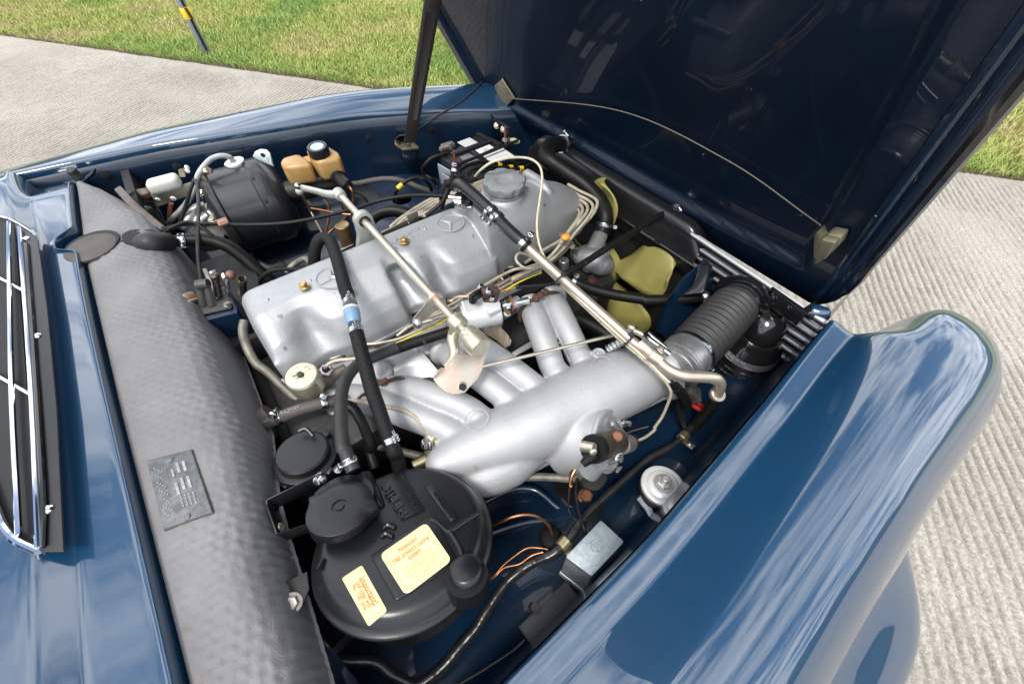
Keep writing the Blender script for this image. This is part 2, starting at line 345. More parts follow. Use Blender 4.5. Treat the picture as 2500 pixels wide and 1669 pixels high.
depth = gr*amp*(.5+vnoise(Eg*40, Tg*25, 6))
Zg = -.0105*depth+.003*(vnoise(Eg*3, Tg*3, 7)-.5)+.0035*(vnoise(Eg*110, Tg*28, 8)-.5)
Pg = GO+Eg[..., None]*GE+(Tg+.012*(vnoise(Eg*6, Tg*0, 9)-.5)*(Tg > -.06))[..., None]*GT
V = np.concatenate((Pg, Zg[..., None]), -1).reshape(-1, 3); ni, nj = Eg.shape; idx = np.arange(ni*nj).reshape(ni, nj)
F = np.stack((idx[:-1, :-1], idx[1:, :-1], idx[1:, 1:], idx[:-1, 1:]), -1).reshape(-1, 4)
me = np_mesh('concrete_road', V, F[:, ::-1]); at = me.attributes.new('dirt', 'FLOAT', 'POINT'); at.data.foreach_set('value', np.clip(depth*.95+.25*(vnoise(Eg*60, Tg*30, 12) > .74)*.6, 0, .8).astype(np.float32).ravel())
me.materials.append(CONC); me.polygons.foreach_set('use_smooth', np.ones(len(me.polygons), bool)); me.update()
if me.polygons[0].normal.z < 0: me.flip_normals()
road = bpy.data.objects.new('concrete_road', me); COL.objects.link(road); road['kind'] = 'structure'
def quad(name, pts, m):
    me = bpy.data.meshes.new(name); me.from_pydata(pts, [], [tuple(range(len(pts)))]); me.materials.append(m); o = bpy.data.objects.new(name, me); COL.objects.link(o)
    if me.polygons[0].normal.z < 0: me.flip_normals()
    o['kind'] = 'structure'; return o
def G3(e, t, z): q = GO+e*GE+t*GT; return (q[0], q[1], z)
quad('road_base', [G3(-300, -300, -.03), G3(300, -300, -.03), G3(300, -.02, -.03), G3(-300, -.02, -.03)], CONC)
TURF = mat('turf_soil', (.21, .25, .06), .9, var_col=(.24, .22, .085), vscale=2.2, bump=.8, bscale=60)
quad('grass_ground', [G3(-300, -.02, -.02), G3(300, -.02, -.02), G3(300, 400, -.02), G3(-300, 400, -.02)], TURF)
SOIL = mat('dark_soil', (.10, .07, .045), .95, var=.5, vscale=20, bump=1, bscale=60)
mb = MB(); rows = []
for e in np.arange(-9, 9, .12):
    a = random.uniform(-.012, .012); rows.append([Vector(G3(e, -.012+a, -.01)), Vector(G3(e, .015+a, .012)), Vector(G3(e, .06, .018+a*.5)), Vector(G3(e, .14, -.005))])
grid(mb, rows); so = part('soil_edge', mb, SOIL); so['kind'] = 'structure'
# grass blades
def grass_mat():
    m = bpy.data.materials.new('grass_blades'); m.use_nodes = True; t = m.node_tree; n = t.nodes; l = t.links; b = n['Principled BSDF']; b.inputs['Roughness'].default_value = .55; b.inputs['Specular IOR Level'].default_value = .25
    a = n.new('ShaderNodeAttribute'); a.attribute_name = 'tint'; r = n.new('ShaderNodeValToRGB'); e = r.color_ramp.elements
    e[0].position = 0; e[0].color = (.44, .38, .19, 1); e[1].position = 1; e[1].color = (.19, .30, .075, 1); q = e.new(.35); q.color = (.42, .42, .14, 1); q = e.new(.62); q.color = (.32, .39, .10, 1)
    l.new(a.outputs['Fac'], r.inputs[0]); l.new(r.outputs[0], b.inputs['Base Color'])
    return m
NB = 300000
e = RNG.uniform(-8.5, 8, NB); t = 5.2*RNG.random(NB)**1.25+.01; base = GO+e[:, None]*GE+t[:, None]*GT
den = .5*vnoise(e*1.1+9, t*1.3, 21)+.3*vnoise(e*3.1+50, t*3.3, 22)+.2*vnoise(e*9+70, t*9, 23)
tint = np.clip((den-.24)*1.7+.06+.16*np.minimum(t/2.5, 1)-.03+RNG.normal(0, .13, NB), 0, 1)
hh = (.022+.036*RNG.random(NB))*(.65+.7*den); ang = RNG.uniform(0, 2*np.pi, NB); wd = .0022+.003*RNG.random(NB); lean = RNG.normal(0, .7, (NB, 2))*hh[:, None]
b3 = np.concatenate((base, np.full((NB, 1), -.02)), 1); sd = np.stack((np.cos(ang)*wd, np.sin(ang)*wd, np.zeros(NB)), 1)
tip = b3+np.concatenate((lean, hh[:, None]+.02), 1); mid = b3+np.concatenate((lean*.35, hh[:, None]*.6+.02), 1)
V = np.stack((b3-sd, b3+sd, mid+sd*.8, tip, mid-sd*.8), 1).reshape(-1, 3); k = np.arange(NB)[:, None]*5
F3 = np.concatenate((k+[0, 1, 2], k+[0, 2, 4], k+[4, 2, 3]), 0)
me = np_mesh('grass', V, F3); at = me.attributes.new('tint', 'FLOAT', 'POINT'); at.data.foreach_set('value', np.repeat(tint, 5).astype(np.float32)); me.materials.append(grass_mat())
go = bpy.data.objects.new('grass', me); COL.objects.link(go); go['kind'] = 'stuff'
# far hedge line beyond the turf: only met as a reflection in the paint
rows = []; mb = MB()
HEDGE = mat('far_trees_foliage', (.035, .06, .022), .9, var=.6, vscale=.6)
for i in range(181):
    a = 2*math.pi*i/180; R = 46+6*math.sin(a*5)+4*math.sin(a*13); h = 5.2+2.0*math.sin(a*3+1)*math.sin(a*7)+random.uniform(-.9, .9)
    rows.append([Vector((R*math.cos(a), R*math.sin(a), -1)), Vector(((R-1.5)*math.cos(a), (R-1.5)*math.sin(a), h*.5)), Vector(((R+.5)*math.cos(a), (R+.5)*math.sin(a), h)), Vector(((R+6)*math.cos(a), (R+6)*math.sin(a), h*.6)), Vector(((R+7)*math.cos(a), (R+7)*math.sin(a), -1))])
grid(mb, rows); hd = part('far_trees', mb, HEDGE); hd['kind'] = 'stuff'
# marker post
px, py = .387, 5.623; t = thing('marker_post', 'slim grey metal post with a yellow and black band standing in the grass', 'post', (px, py, 0))
pd = Vector((.8, .6, 0)).normalized(); pq = Vector((-.6, .8, 0))
mb = MB()
for s in (-1, 1): box(mb, Vector((px, py, .62))+pd*s*.024, (.017, .042, 1.3), (pd, pq, Vector((0, 0, 1))), .003)
part('post', mb, POSTM, t); mb = MB(); box(mb, (px, py, .62), (.032, .018, 1.29), (pd, pq, Vector((0, 0, 1)))); part('channel', mb, DARK, t)
mb = MB(); box(mb, (px, py, .345), (.072, .050, .085), (pd, pq, Vector((0, 0, 1))), .003); bd = part('band', mb, YEL, t)
mb = MB(); c = Vector((px, py, .345))-pq*.0265
prism(mb, [c-pd*.008-Vector((0, 0, .042)), c+pd*.022-Vector((0, 0, .042)), c+pd*.006+Vector((0, 0, .042)), c-pd*.024+Vector((0, 0, .042))], -pq*.002); part('stripe', mb, INKB, bd)

# ================================================================== THE CAR BODY
def lerp(x, pts):
    pts = sorted(pts)
    if x <= pts[0][0]: return pts[0][1]
    for (a, b), (c, d) in zip(pts, pts[1:]):
        if x <= c: return b+(d-b)*(x-a)/(c-a)
    return pts[-1][1]
def sstep(a, b, x): t = min(1, max(0, (x-a)/(b-a))); return t*t*(3-2*t)
car = thing('car', 'dark blue classic car with its bonnet open over a silver engine', 'car', (.3, .7, 0))
# ---- near wing with the headlamp bulge
Y0 = [(-3, -.04), (-.9, -.03), (0, -.016), (.2, -.014), (.371, -.001), (.545, .013), (.694, .029), (.793, .037), (.95, .05)]
Z0 = [(-.9, .872), (0, .862), (.465, .855), (.83, .845), (1.1, .835)]
PRO = [(.001, -.05), (0, -.010), (.002, -.002), (.007, .001), (.012, .001), (.024, -.0015), (.036, -.004), (.041, -.003), (.048, .006), (.057, .019), (.069, .032), (.083, .0415), (.100, .0475), (.120, .0505), (.140, .0500), (.160, .0455), (.180, .0375), (.199, .026), (.217, .007), (.233, -.016), (.247, -.044), (.258, -.074), (.267, -.103), (.2635, -.113), (.2635, -.120), (.267, -.128), (.266, -.15), (.260, -.19), (.254, -.24), (.246, -.32), (.235, -.45), (.21, -.62)]
GEN = [(.0, -.010), (.002, -.002), (.007, .001), (.012, .001), (.024, -.0015), (.036, -.004), (.041, -.0032), (.050, .0012), (.062, .0072), (.076, .0142), (.089, .0202), (.101, .0240), (.115, .0262), (.135, .0265), (.155, .0235), (.174, .0165), (.192, .0055), (.209, -.010), (.225, -.029), (.240, -.053), (.252, -.077), (.262, -.098)]
rows = []
xs = [-3.3, -2.6, -1.8, -1.2]+list(np.linspace(-.85, .72, 27))+list(np.linspace(.76, .92, 9))+[.95, .98, 1.005, 1.025, 1.042, 1.054, 1.0615, 1.064]
for x in xs:
    y0 = lerp(x, Y0); z0 = lerp(x, Z0); ws = lerp(x, [(.2, 1.0), (.6, 1.06), (.9, 1.16)]); t = min(1, max(0, (x-.86)/.205)); q = math.sqrt(max(0, 1-t**2.3)); dc = .20*ws; r = []
    sh = sstep(.80, .885, x)
    for i_, (d, dz) in enumerate(PRO):
        if 1 <= i_ <= 22: g_ = 1-sstep(.35, .86, x); d = d+(GEN[i_-1][0]-d)*g_; dz = dz+(GEN[i_-1][1]-dz)*g_
        dd = d*ws; inner = 1-sstep(.035, .10, d)
        z = dz-.16*sh*inner*(1 if d < .2 else 0)
        zc = -.13
        if z > zc: z = zc+(z-zc)*(q*.9+.1 if t > 0 else 1)*1.0
        dd = dc+(dd-dc)*(q if t > 0 else 1)
        fl = .16*math.exp(-((x-.47)/.205)**4)*max(0, sstep(-.15, -.24, dz)-.6*sstep(-.28, -.5, dz))*(1 if dz < -.13 else 0)
        r.append(Vector((x, y0-dd-fl, z0+z)))
    rows.append(r)
mb = MB(); grid(mb, rows); part('wing', mb, BLUE, car, 'near wing with rounded headlamp bulge', ang=80, sub=2)
# ---- far wing
YF = [(-.95, 1.60), (-.48, 1.565), (-.148, 1.53), (.391, 1.391), (.60, 1.29), (.789, 1.175), (.95, 1.10)]
rows = []
for x in [-3.3, -2.6, -2.0]+list(np.linspace(-1.3, .95, 40)):
    y0 = lerp(x, YF); z0 = lerp(x, [(-.5, .862), (.4, .86), (.9, .85)]); c = lerp(x, [(-.5, -.045), (-.13, -.018), (.47, .016), (.9, .03)])
    r = [Vector((x, y0+a, z0+b)) for a, b in ((-.001, -.05), (0, -.008), (.003, -.001), (.012, .003), (.04, .008+c*.25), (.085, .014+c*.6), (.13, .010+c*.9), (.165, .002+c), (.20, -.025+c), (.222, -.07+c), (.23, -.14+c), (.225, -.3), (.21, -.5))]
    rows.append(r)
mb = MB(); grid(mb, rows); part('wing', mb, BLUE, car, 'far wing reflecting the clouds', ang=80, sub=2)
# ---- cowl: upper panel, step, flange and lip
LIP = [(-.6, -.285), (-.1, -.285), (.186, -.294), (.597, -.314), (1.045, -.331), (1.41, -.329), (1.5, -.325)]
STB = [(-.6, -.385), (-.1, -.382), (.246, -.375), (.578, -.370), (1.196, -.401), (1.44, -.425), (1.6, -.44)]
_l = np.polyfit([q[0] for q in LIP[1:]], [q[1] for q in LIP[1:]], 3); _s = np.polyfit([q[0] for q in STB], [q[1] for q in STB], 3)
def lipx(y): return float(np.polyval(_l, max(-.12, min(1.5, y))))
def stbx(y): return float(np.polyval(_s, max(-.6, min(1.6, y))))
rows = []
for y in np.concatenate((np.arange(-.5, 1.02, .06), np.arange(1.02, 1.24, .008), np.arange(1.25, 1.56, .03))):
    bump = .034*math.exp(-((y-1.125)/.038)**4); dz_ = .05*sstep(1.415, 1.46, y)
    xl = lipx(y)-bump; xb = stbx(y); up = .885 if y < 1.5 else .885-.015*(y-1.5)/.06
    rows.append([Vector((x, y, z-(dz_ if x > xb-.003 else 0))) for x, z in ((xl+.001, .825), (xl, .874), (xl-.0012, .8775), (xl-.0032, .8775), (xl-.0048, .874), (xl-.0062, .8702), (xl-.010, .8692), (xl-.02, .869), (xb+.016, .8686), (xb+.004, .8688), (xb+.001, .8700), (xb-.004, .8722), (xb-.020, .8800), (xb-.028, up-.0012), (xb-.034, up+.0005), (xb-.045, up+.001), (-.75, up+.02), (-1.2, up+.04))])
mb = MB(); grid(mb, rows); part('cowl_panel', mb, BLUE, car, 'cowl panel below the windscreen', ang=80, sub=1)
# rubber buffer in the far corner of the bonnet opening
mb = MB(); prism(mb, PT('A', (420, 1225, .838), (560, 1195, .838), (640, 1128, .846), (625, 1165, .838), (560, 1215, .834), (470, 1240, .834)), (0, 0, -.006), .001); bf = part('buffer_bracket', mb, BLUEI, car)
mb = MB(); lathe(mb, sv('A', 530, 1195, .838), (-.05, -.1, 1), [(.0125, 0), (.0125, .006), (.0115, .008), (.0115, .024), (.0095, .026)], 20); part('rubber_buffer', mb, RUBW, bf)
# ---- inner wings, floor, bulkhead
rows = []
for x in np.linspace(-.45, .98, 34):
    y0 = lerp(x, YF); a = .01*math.exp(-((x-.1)/.2)**2)
    rows.append([Vector((x, y0-d, z)) for d, z in ((-.002, .845), (.012, .832), (.016, .80), (.018-a, .76), (.026-a, .70), (.034, .64), (.05, .60), (.085, .575), (.15, .56), (.21, .53), (.26, .46), (.34, .36), (.42, .28))])
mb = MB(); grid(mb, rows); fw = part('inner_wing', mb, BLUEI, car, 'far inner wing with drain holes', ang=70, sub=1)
rows = []
for x in np.linspace(-.42, .98, 48):
    y0 = lerp(x, Y0); tw = math.exp(-((x-.355)/.075)**4)                       # suspension tower
    rib = .018*math.exp(-((x-.13)/.06)**2)
    R = [(y0+.001, .848), (y0+.004, .80), (y0+.006, .72), (y0+.010, .655), (y0+.03, .642+.02*tw), (y0+.055, .638+.02*tw), (y0+.085, .628), (y0+.12, .615), (y0+.15, .603-.02*tw), (y0+.18, .59-.035*tw), (.215, .578-.045*tw), (.235, .582-.05*tw+rib), (.255, .574-.05*tw+rib), (.28, .55), (.33, .50), (.38, .40), (.43, .28)]
    rows.append([Vector((x, a, b)) for a, b in R])
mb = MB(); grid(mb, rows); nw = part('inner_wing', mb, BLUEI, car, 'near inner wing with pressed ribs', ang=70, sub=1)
for pts in ((( -60, 880), (100, 800), (250, 752), (400, 760), (500, 820), (600, 910), (720, 985), (860, 975)), ((-60, 1205), (120, 1140), (350, 1075), (560, 1055), (760, 1040))):
    mb = MB(); tube(mb, [sv('Q', u, v, .602) for u, v in pts], .0085, 12, 6); part('pressed_rib', mb, BLUEI, nw)
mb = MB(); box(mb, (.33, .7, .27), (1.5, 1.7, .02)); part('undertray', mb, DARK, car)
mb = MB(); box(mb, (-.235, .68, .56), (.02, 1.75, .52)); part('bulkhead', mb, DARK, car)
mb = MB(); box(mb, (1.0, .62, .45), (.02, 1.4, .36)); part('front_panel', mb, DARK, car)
for q in (sv('A', 1185, 1110, .80), sv('B', 222, 880, .79), sv('B', 680, 858, .80), sv('A', 700, 1150, .82)):
    mb = MB(); y0 = lerp(q.x, YF)-.0165; lathe(mb, (q.x, y0, q.z), (0, -1, 0), [(.010, 0), (.012, .0022), (.010, .003)], 20); part('drain_hole', mb, DARK, fw)
# ---- bonnet, hinged at the front and standing open
BO = np.array((.900, 0, .795)); BS = np.array((-.44, 0, .898)); BN = np.array((-.898, 0, -.44))
def bp_(t, a, b): q = np.array(svp(t, a, b, BO, BN)); return float((q-BO).dot(BS)), float(q[1])
l0 = bp_('S', 1198, 269); l1 = bp_('S', 1071, 47); r0 = bp_('S', 2053, 732); r1 = bp_('S', 2500, 204)
def YL(s): return l0[1]+(l1[1]-l0[1])*(s-l0[0])/(l1[0]-l0[0])-.055*math.exp(-max(s-.0, 0)/.022) if s < .4 else lerp(s, [(.4, l0[1]+(l1[1]-l0[1])*(.4-l0[0])/(l1[0]-l0[0])), (.9, 1.44), (1.25, 1.47)])
def YR(s): return r0[1]+(r1[1]-r0[1])*(s-r0[0])/(r1[0]-r0[0])+.03*math.exp(-max(s, 0)/.02)
def bh(s, y):
    dl = YL(s)-y; dr = y-YR(s); db = s+.004
    rim = lambda d, w: 1-sstep(w-.018, w, d)
    wb = .085+.03*sstep(.5, .1, y)
    k = 1-(1-rim(dl, .078))*(1-rim(dr, .10))*(1-rim(db, wb))
    ed = 1-sstep(0, .010, min(dl, dr, db+.004))
    crown = .03*math.sin(math.pi*min(1, max(0, (y-.05)/1.3)))*sstep(0, .3, s)
    dent = .0022*math.sin(y*7+s*3)*math.sin(s*9+1)+.0007*math.sin(y*19-s*13+.6)*math.sin(s*15+y*7)
    return .020*k-.016*ed+(dent-crown)*(1-k)
rows = []
for s in np.concatenate((np.linspace(0, .14, 22), np.linspace(.15, 1.29, 48))):
    r = []
    for j in range(101):
        f = j/100; f = f+.0 if False else (.5-.5*math.cos(math.pi*f))*.55+f*.45
        y = YR(s)+(YL(s)-YR(s))*f; r.append(Vector(BO+BS*s+BN*bh(s, y)+np.array((0, y, 0))))
    rows.append(r)
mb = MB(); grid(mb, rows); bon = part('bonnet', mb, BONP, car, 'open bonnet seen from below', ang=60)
rows = []
for s in np.linspace(-.03, 1.31, 24):
    r = []
    for j in range(31):
        f = j/30; y = YR(max(s, 0))+.001+(YL(max(s, 0))-YR(max(s, 0))-.002)*f; e = min(f, 1-f)
        r.append(Vector(BO+BS*s+BN*(-.016-.03*sstep(0, .05, e)-.025*math.sin(math.pi*f)+(.02 if s < 0 else 0))+np.array((0, y, 0))))
    rows.append(r)
mb = MB(); grid(mb, rows); part('outer_skin', mb, BLUE, bon, ang=60)
def bq(s, y, o=.0): return Vector(BO+BS*s+BN*(bh(s, y)+o)+np.array((0, y, 0)))
mb = MB(); tube(mb, [bq(s, YR(s)+.030, .001) for s in np.linspace(.03, 1.2, 14)], .0075, 10, 2); part('edge_bead', mb, BLUEI, bon)
mb = MB(); tube(mb, [bq(s, YR(s)+.004, -.006) for s in np.linspace(.0, 1.2, 14)], .012, 10, 2); part('edge_seal', mb, BLKG, bon)
# release cable between the two catches
a = bp_('B', 1195, 612); b = bp_('C', 1000, 1492); m0 = bp_('B', 1900, 770)
mb = MB(); tube(mb, [bq(*a, .012), bq(a[0]-.004, a[1]-.04, .012), bq(*m0, .010), bq(*bp_('C', 300, 1085), .010), bq(*b, .012)], .0012, 8, 10); part('release_cable', mb, mat('dull_cable', (.20, .18, .13), .5), bon)
pl = [bq(*bp_('B', u, v), .003) for u, v in ((1128, 568), (1172, 530), (1262, 655), (1215, 695))]
mb = MB(); prism(mb, pl, BN*.006, .0015); cp = part('catch_plate', mb, mat('olive_zinc', (.30, .27, .17), .45, metal=.5, var=.25, vscale=50), bon)
for u, v in ((1168, 568), (1228, 655)): screw(cp, bq(*bp_('B', u, v), .0085), BN, .0050)
mb = MB(); lathe(mb, bq(*bp_('B', 1197, 610), .0095), BN, [(.004, 0), (.004, .0006)], 14); part('hole', mb, DARK, cp)
pl = [bq(*bp_('C', u, v), .002) for u, v in ((985, 1525), (1010, 1492), (1095, 1500), (1140, 1452), (1240, 1470), (1215, 1530), (1160, 1590), (1075, 1640), (1035, 1620))]
mb = MB(); prism(mb, pl, BN*.022, .004); cp = part('catch_block', mb, MATS['olive_zinc'], bon)
mb = MB(); prism(mb, [q+Vector(BN)*.022 for q in (pl[3], pl[4], pl[6], pl[7])], BN*.012, .003); part('catch_tongue', mb, MATS['olive_zinc'], cp)
# hinges at the foot of the bonnet
for nm, P_, bl in (('near', [('F', 665, 440), ('F', 880, 590), ('F', 960, 540)], [('F', 685, 478), ('F', 782, 548)]), ('far', [('B', 1095, 775), ('B', 1130, 815), ('B', 1215, 860)], [('B', 1135, 845), ('B', 1180, 868)])):
    z = .835 if nm == 'near' else .845; Q = [sv(t, u, v, z) for t, u, v in P_]; mb = MB()
    for i in (0, 1):
        dd = (Q[i+1]-Q[i]); prism(mb, [Q[i], Q[i+1], Q[i+1]+Vector((0, 0, -.04)), Q[i]+Vector((0, 0, -.04))], Vector((.010, .012, 0)), .002)
    hg = part('hinge', mb, BLKG, car)
    for t, u, v in bl: bolt(hg, sv(t, u, v, z-.012), (-.6, -.6, .55), .0065, .006, BLKG if nm == 'near' else mat('dull_steel', (.40, .38, .34), .4, metal=.8, var=.4, vscale=120))
mb = MB(); q = sv('F', 925, 545, .825); lathe(mb, q-Vector((.02, .0, 0)), (.5, -.8, 0), [(.014, 0), (.016, .004), (.016, .03), (.012, .034)], 16); part('hinge_pin', mb, BLUE, car)
# bonnet stay: flat bar from the far wing to the bonnet, with its bracket and a thin rod
t = thing('bonnet_stay', 'flat dark bronze bar holding the bonnet up from the far wing', 'bonnet stay', sv('S', 998, 352, .80))
a0, a1 = sv('B', 512, 960, .81), sv('B', 592, 960, .81); sdir = (a1-a0)
b0, b1 = svp('B', 651, 0, a0+Vector((.14, 0, .34)), (0, 1, 0)), svp('B', 768, 0, a0+Vector((.14, 0, .34)), (0, 1, 0))
mb = MB(); prism(mb, [a0, a1, a1+(b1-a1)*1.25, a0+(b0-a0)*1.25], (.001, .006, 0), .0015); part('bar', mb, STRAPM, t)
mb = MB(); prism(mb, PT('B', (448, 935, .80), (480, 912, .80), (540, 905, .80), (612, 992, .80), (500, 1003, .80), (450, 968, .80)), (0, 0, -.006), .001); part('bracket', mb, mat('dull_zinc', (.20, .17, .11), .45, metal=.6, var=.5, vscale=60), t)
mb = MB(); prism(mb, PT('B', (448, 935, .825), (480, 912, .825), (540, 905, .825)) + PT('B', (540, 905, .80), (480, 912, .80), (448, 935, .80)), (.003, .003, 0)); part('bracket_back', mb, MATS['dull_zinc'], t)
mb = MB(); prism(mb, PT('B', (490, 1008, .792), (612, 995, .792), (612, 1090, .74), (500, 1090, .74)), (.01, .06, 0), .004); part('bracket_foot', mb, BLUEI, t)
bolt(t, sv('B', 540, 972, .803), (0, 0, 1), .006, .005, MATS['dull_zinc'], 'rivet')
hose('prop_rod', 'thin black rod running from the far wing up to the bonnet edge', 'rod', [('B', 610, 872, .84), ('B', 760, 765, .87), ('B', 890, 690, .90), ('B', 1005, 590, .95), ('B', 1040, 545, .97)], 2.3, RUB)
# ---- ventilation grille in front of the windscreen
vg = MB(); zt = .892
prism(vg, [sv('Z', 60, 100, zt), sv('Z', 130, 135, zt), sv('Z', 160, 185, zt), sv('Z', 200, 480, zt), sv('Z', 240, 900, zt), sv('Z', 270, 1508, zt), sv('Z', 165, 1510, zt), sv('Z', 135, 900, zt), sv('Z', 90, 300, zt)], (0, 0, -.003), .0008)
gr_ = part('ventilation_grille', vg, BLKP, car, 'chrome barred air intake grille')
mb = MB(); prism(mb, [sv('Z', -40, 60, zt-.004), sv('Z', 60, 95, zt-.004), sv('Z', 165, 1500, zt-.004), sv('Z', 60, 1480, zt-.004), sv('Z', -20, 1380, zt-.004)], (0, 0, -.004)); part('mesh_backing', mb, DARK, gr_)
for a, b, c in (((36, 108), (48, 760), (80, 1440)), ((80, 130), (128, 760), (163, 1490))):
    mb = MB(); tube(mb, [sv('Z', *q, zt+.006) for q in (a, b, c)], .0032, 10, 8); part('bar', mb, CHROME, gr_)
for a, b in (((-40, 325), (103, 402)), ((-40, 745), (133, 842))):
    mb = MB(); tube(mb, [sv('Z', *a, zt+.003), sv('Z', *b, zt+.004)], .0026, 8, 4); ball(mb, sv('Z', *b, zt+.005), .004, 10); part('cross_rod', mb, CHROME, gr_)
mb = MB(); tube(mb, [sv('Z', *q, zt+.002) for q in ((-60, 1200), (-12, 1340), (20, 1410), (70, 1462), (165, 1508))], .0045, 10, 6); part('frame', mb, CHROME, gr_)
mb = MB(); tube(mb, [sv('Z', *q, zt+.002) for q in ((-40, 75), (20, 88), (70, 108), (125, 140), (155, 165))], .003, 10, 6); part('frame', mb, CHROME, gr_)
mb = MB(); tube(mb, [sv('Z', *q, zt+.003) for q in ((112, 200), (140, 600), (170, 1060), (182, 1300), (176, 1490))], .0035, 8, 6); part('edge_rubber', mb, BLKG, gr_)
for q in ((112, 180), (158, 594), (204, 1332)): screw(gr_, sv('Z', *q, zt), (0, 0, 1), .0065, CHROME)
# ---- windscreen and soft top behind the cowl
mb = MB(); rows = []
for y in np.linspace(.06, 1.50, 13):
    b = .10*(1-((y-.78)/.75)**2); rows.append([Vector((-1.02+b, y, .925)), Vector((-1.22+b, .78+(y-.78)*.95, 1.14)), Vector((-1.40+b*.8, .78+(y-.78)*.88, 1.33))])
grid(mb, rows); ws_ = part('windscreen', mb, mat('windscreen_glass', (.02, .025, .025), .04, spec=.6), car, ang=80)
mb = MB(); tube(mb, [r[0] for r in rows], .012, 8, 2); tube(mb, [r[-1] for r in rows], .014, 8, 2); tube(mb, rows[0], .014, 8, 3); tube(mb, rows[-1], .014, 8, 3); part('frame', mb, CHROME, ws_)
mb = MB(); r2 = []
for x, z, k in ((-1.32, 1.345, .86), (-1.7, 1.38, .88), (-2.2, 1.36, .88), (-2.6, 1.24, .86), (-2.85, .98, .92)): r2.append([Vector((x, .78+(f-.5)*1.44*k, z-.10*abs(2*f-1)**3)) for f in np.linspace(0, 1, 11)])
grid(mb, r2); part('soft_top', mb, mat('black_canvas', (.02, .02, .022), .8), car, ang=80)
for s_ in (0, 1):
    mb = MB(); e = [r[-1 if s_ else 0] for r in r2]; grid(mb, [[q, Vector((q.x-.03, (1.55 if s_ else .01), .88))] for q in e]); part('side_window', mb, MATS['windscreen_glass'], car)
mb = MB(); prism(mb, [Vector((-2.75, -.05, .90)), Vector((-2.75, 1.62, .90)), Vector((-3.6, 1.5, .84)), Vector((-3.6, .07, .84))], (0, 0, -.55), .05); part('boot', mb, BLUE, car)
# ---- radiator grille bars at the nose, seen from behind
g = thing('radiator_grille', 'row of bright chrome bars seen from behind beside the air cleaner', 'grille', (.93, .2, .6))
gw = [sv('O', 1000, -330, .83), sv('O', 2500, 600, .83), sv('O', 2300, 1300, .55), sv('O', 900, 900, .50)]
mb = MB(); prism(mb, [q+Vector((.05, 0, -.05)) for q in gw], (.01, 0, -.01)); part('backing', mb, DARK, g)
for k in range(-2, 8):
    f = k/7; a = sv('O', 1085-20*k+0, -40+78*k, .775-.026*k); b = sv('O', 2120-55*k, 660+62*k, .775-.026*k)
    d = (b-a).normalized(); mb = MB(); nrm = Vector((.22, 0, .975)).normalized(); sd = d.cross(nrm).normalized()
    box(mb, (a+b)/2, ((b-a).length+.25, .0150, .004), (d, sd, nrm), .001); part('bar', mb, mat('painted_sheen_bar', (.86, .86, .85), .22, metal=.25), g)  # near-white colour stands in for the sky these bars would reflect
    mb = MB(); box(mb, (a+b)/2+sd*.009-nrm*.004, ((b-a).length+.25, .006, .004), (d, sd, nrm)); part('gap_strip', mb, BLKG, g)
# ================================================================== BULKHEAD PAD
PADM = mat('grey_quilted_pad', (.205, .202, .208), .72, var_col=(.155, .150, .150), vscale=9, bump=.35, bscale=380, wear=((.22, .22, .23), 75, .715), spec=.35)
zp = .8664
cs = [sv('G', *q, zp) for q in ((992, 72), (1288, -5), (1428, 412), (1105, 528))]; pc_ = sum(cs, Vector())/4
ys = np.arange(-.06, 1.415, .0024); rows = []; FS_ = np.concatenate((np.linspace(0, .95, 46), np.linspace(.96, 1.08, 12)))
SHX = [(-.06, -.216), (.1, -.210), (.2, -.205), (.3, -.201), (.38, -.195), (.5, -.180), (.8, -.187), (1.08, -.197), (1.2, -.215), (1.3, -.25), (1.38, -.285), (1.42, -.315)]
for y in ys:
    xl = lerp(y, LIP)+.0035; sx_ = lerp(y, SHX); w_ = lerp(y, [(.0, .3), (.35, .8), (.6, 1), (1.2, 1), (1.3, .4)])
    r = []
    prof_ = ((0, .858), (.06, .862), (.2, .864), (.35, .865), (.5, .865), (.65, .863), (.78, .858), (.88, .848), (.95, .833), (1.0, .808), (1.04, .77), (1.06, .72), (1.07, .66), (1.08, .55))
    for f in FS_:
        z = float(np.interp(f, [q[0] for q in prof_], [q[1] for q in prof_]))
        x = xl+(sx_+.012-xl)*f; a = (.0008*w_*math.sin(2*math.pi*(y+.16*(x+.3)+.003*math.sin(x*30+y*9))/.0128)+.0006*(1.15-w_*.6)*math.sin(2*math.pi*(x-.35*y+.002*math.sin(y*40))/.0135)+.0005*math.sin(2*math.pi*(x+.8*y)/.017))*(.7+.3*math.sin(y*31+x*40))*(sstep(.03, .12, f) if f < 1.05 else 0)
        a += .0004*math.sin(y*410+x*300)*math.sin(x*350-y*120)*(f > .05)
        a *= 1-.9*math.exp(-((x-pc_.x)/.036)**4-((y-pc_.y)/.075)**4)
        zz = z
        zz = max(zz, lerp(y, [(0, .775), (.36, .775), (.5, .75), (.7, .715), (1.4, .66)]))
        if y > 1.2 and f > .5: zz -= .02*(y-1.2)/.2*(f-.5)
        r.append(Vector((x+(a if f > .9 else 0), y, zz+(a if f <= .97 else 0)+(.0025*math.sin(y*19)*math.sin(f*7)*(1 if abs(y-pc_.y) > .12 else (abs(y-pc_.y)/.12)**2) if f < 1 else 0))))
    rows.append(r)
mb = MB(); grid(mb, rows); pt = thing('insulation_pad', 'grey quilted insulation pad along the bulkhead behind the engine', 'insulation', (-.25, .7, .55))
part('pad', mb, PADM, pt, ang=80)
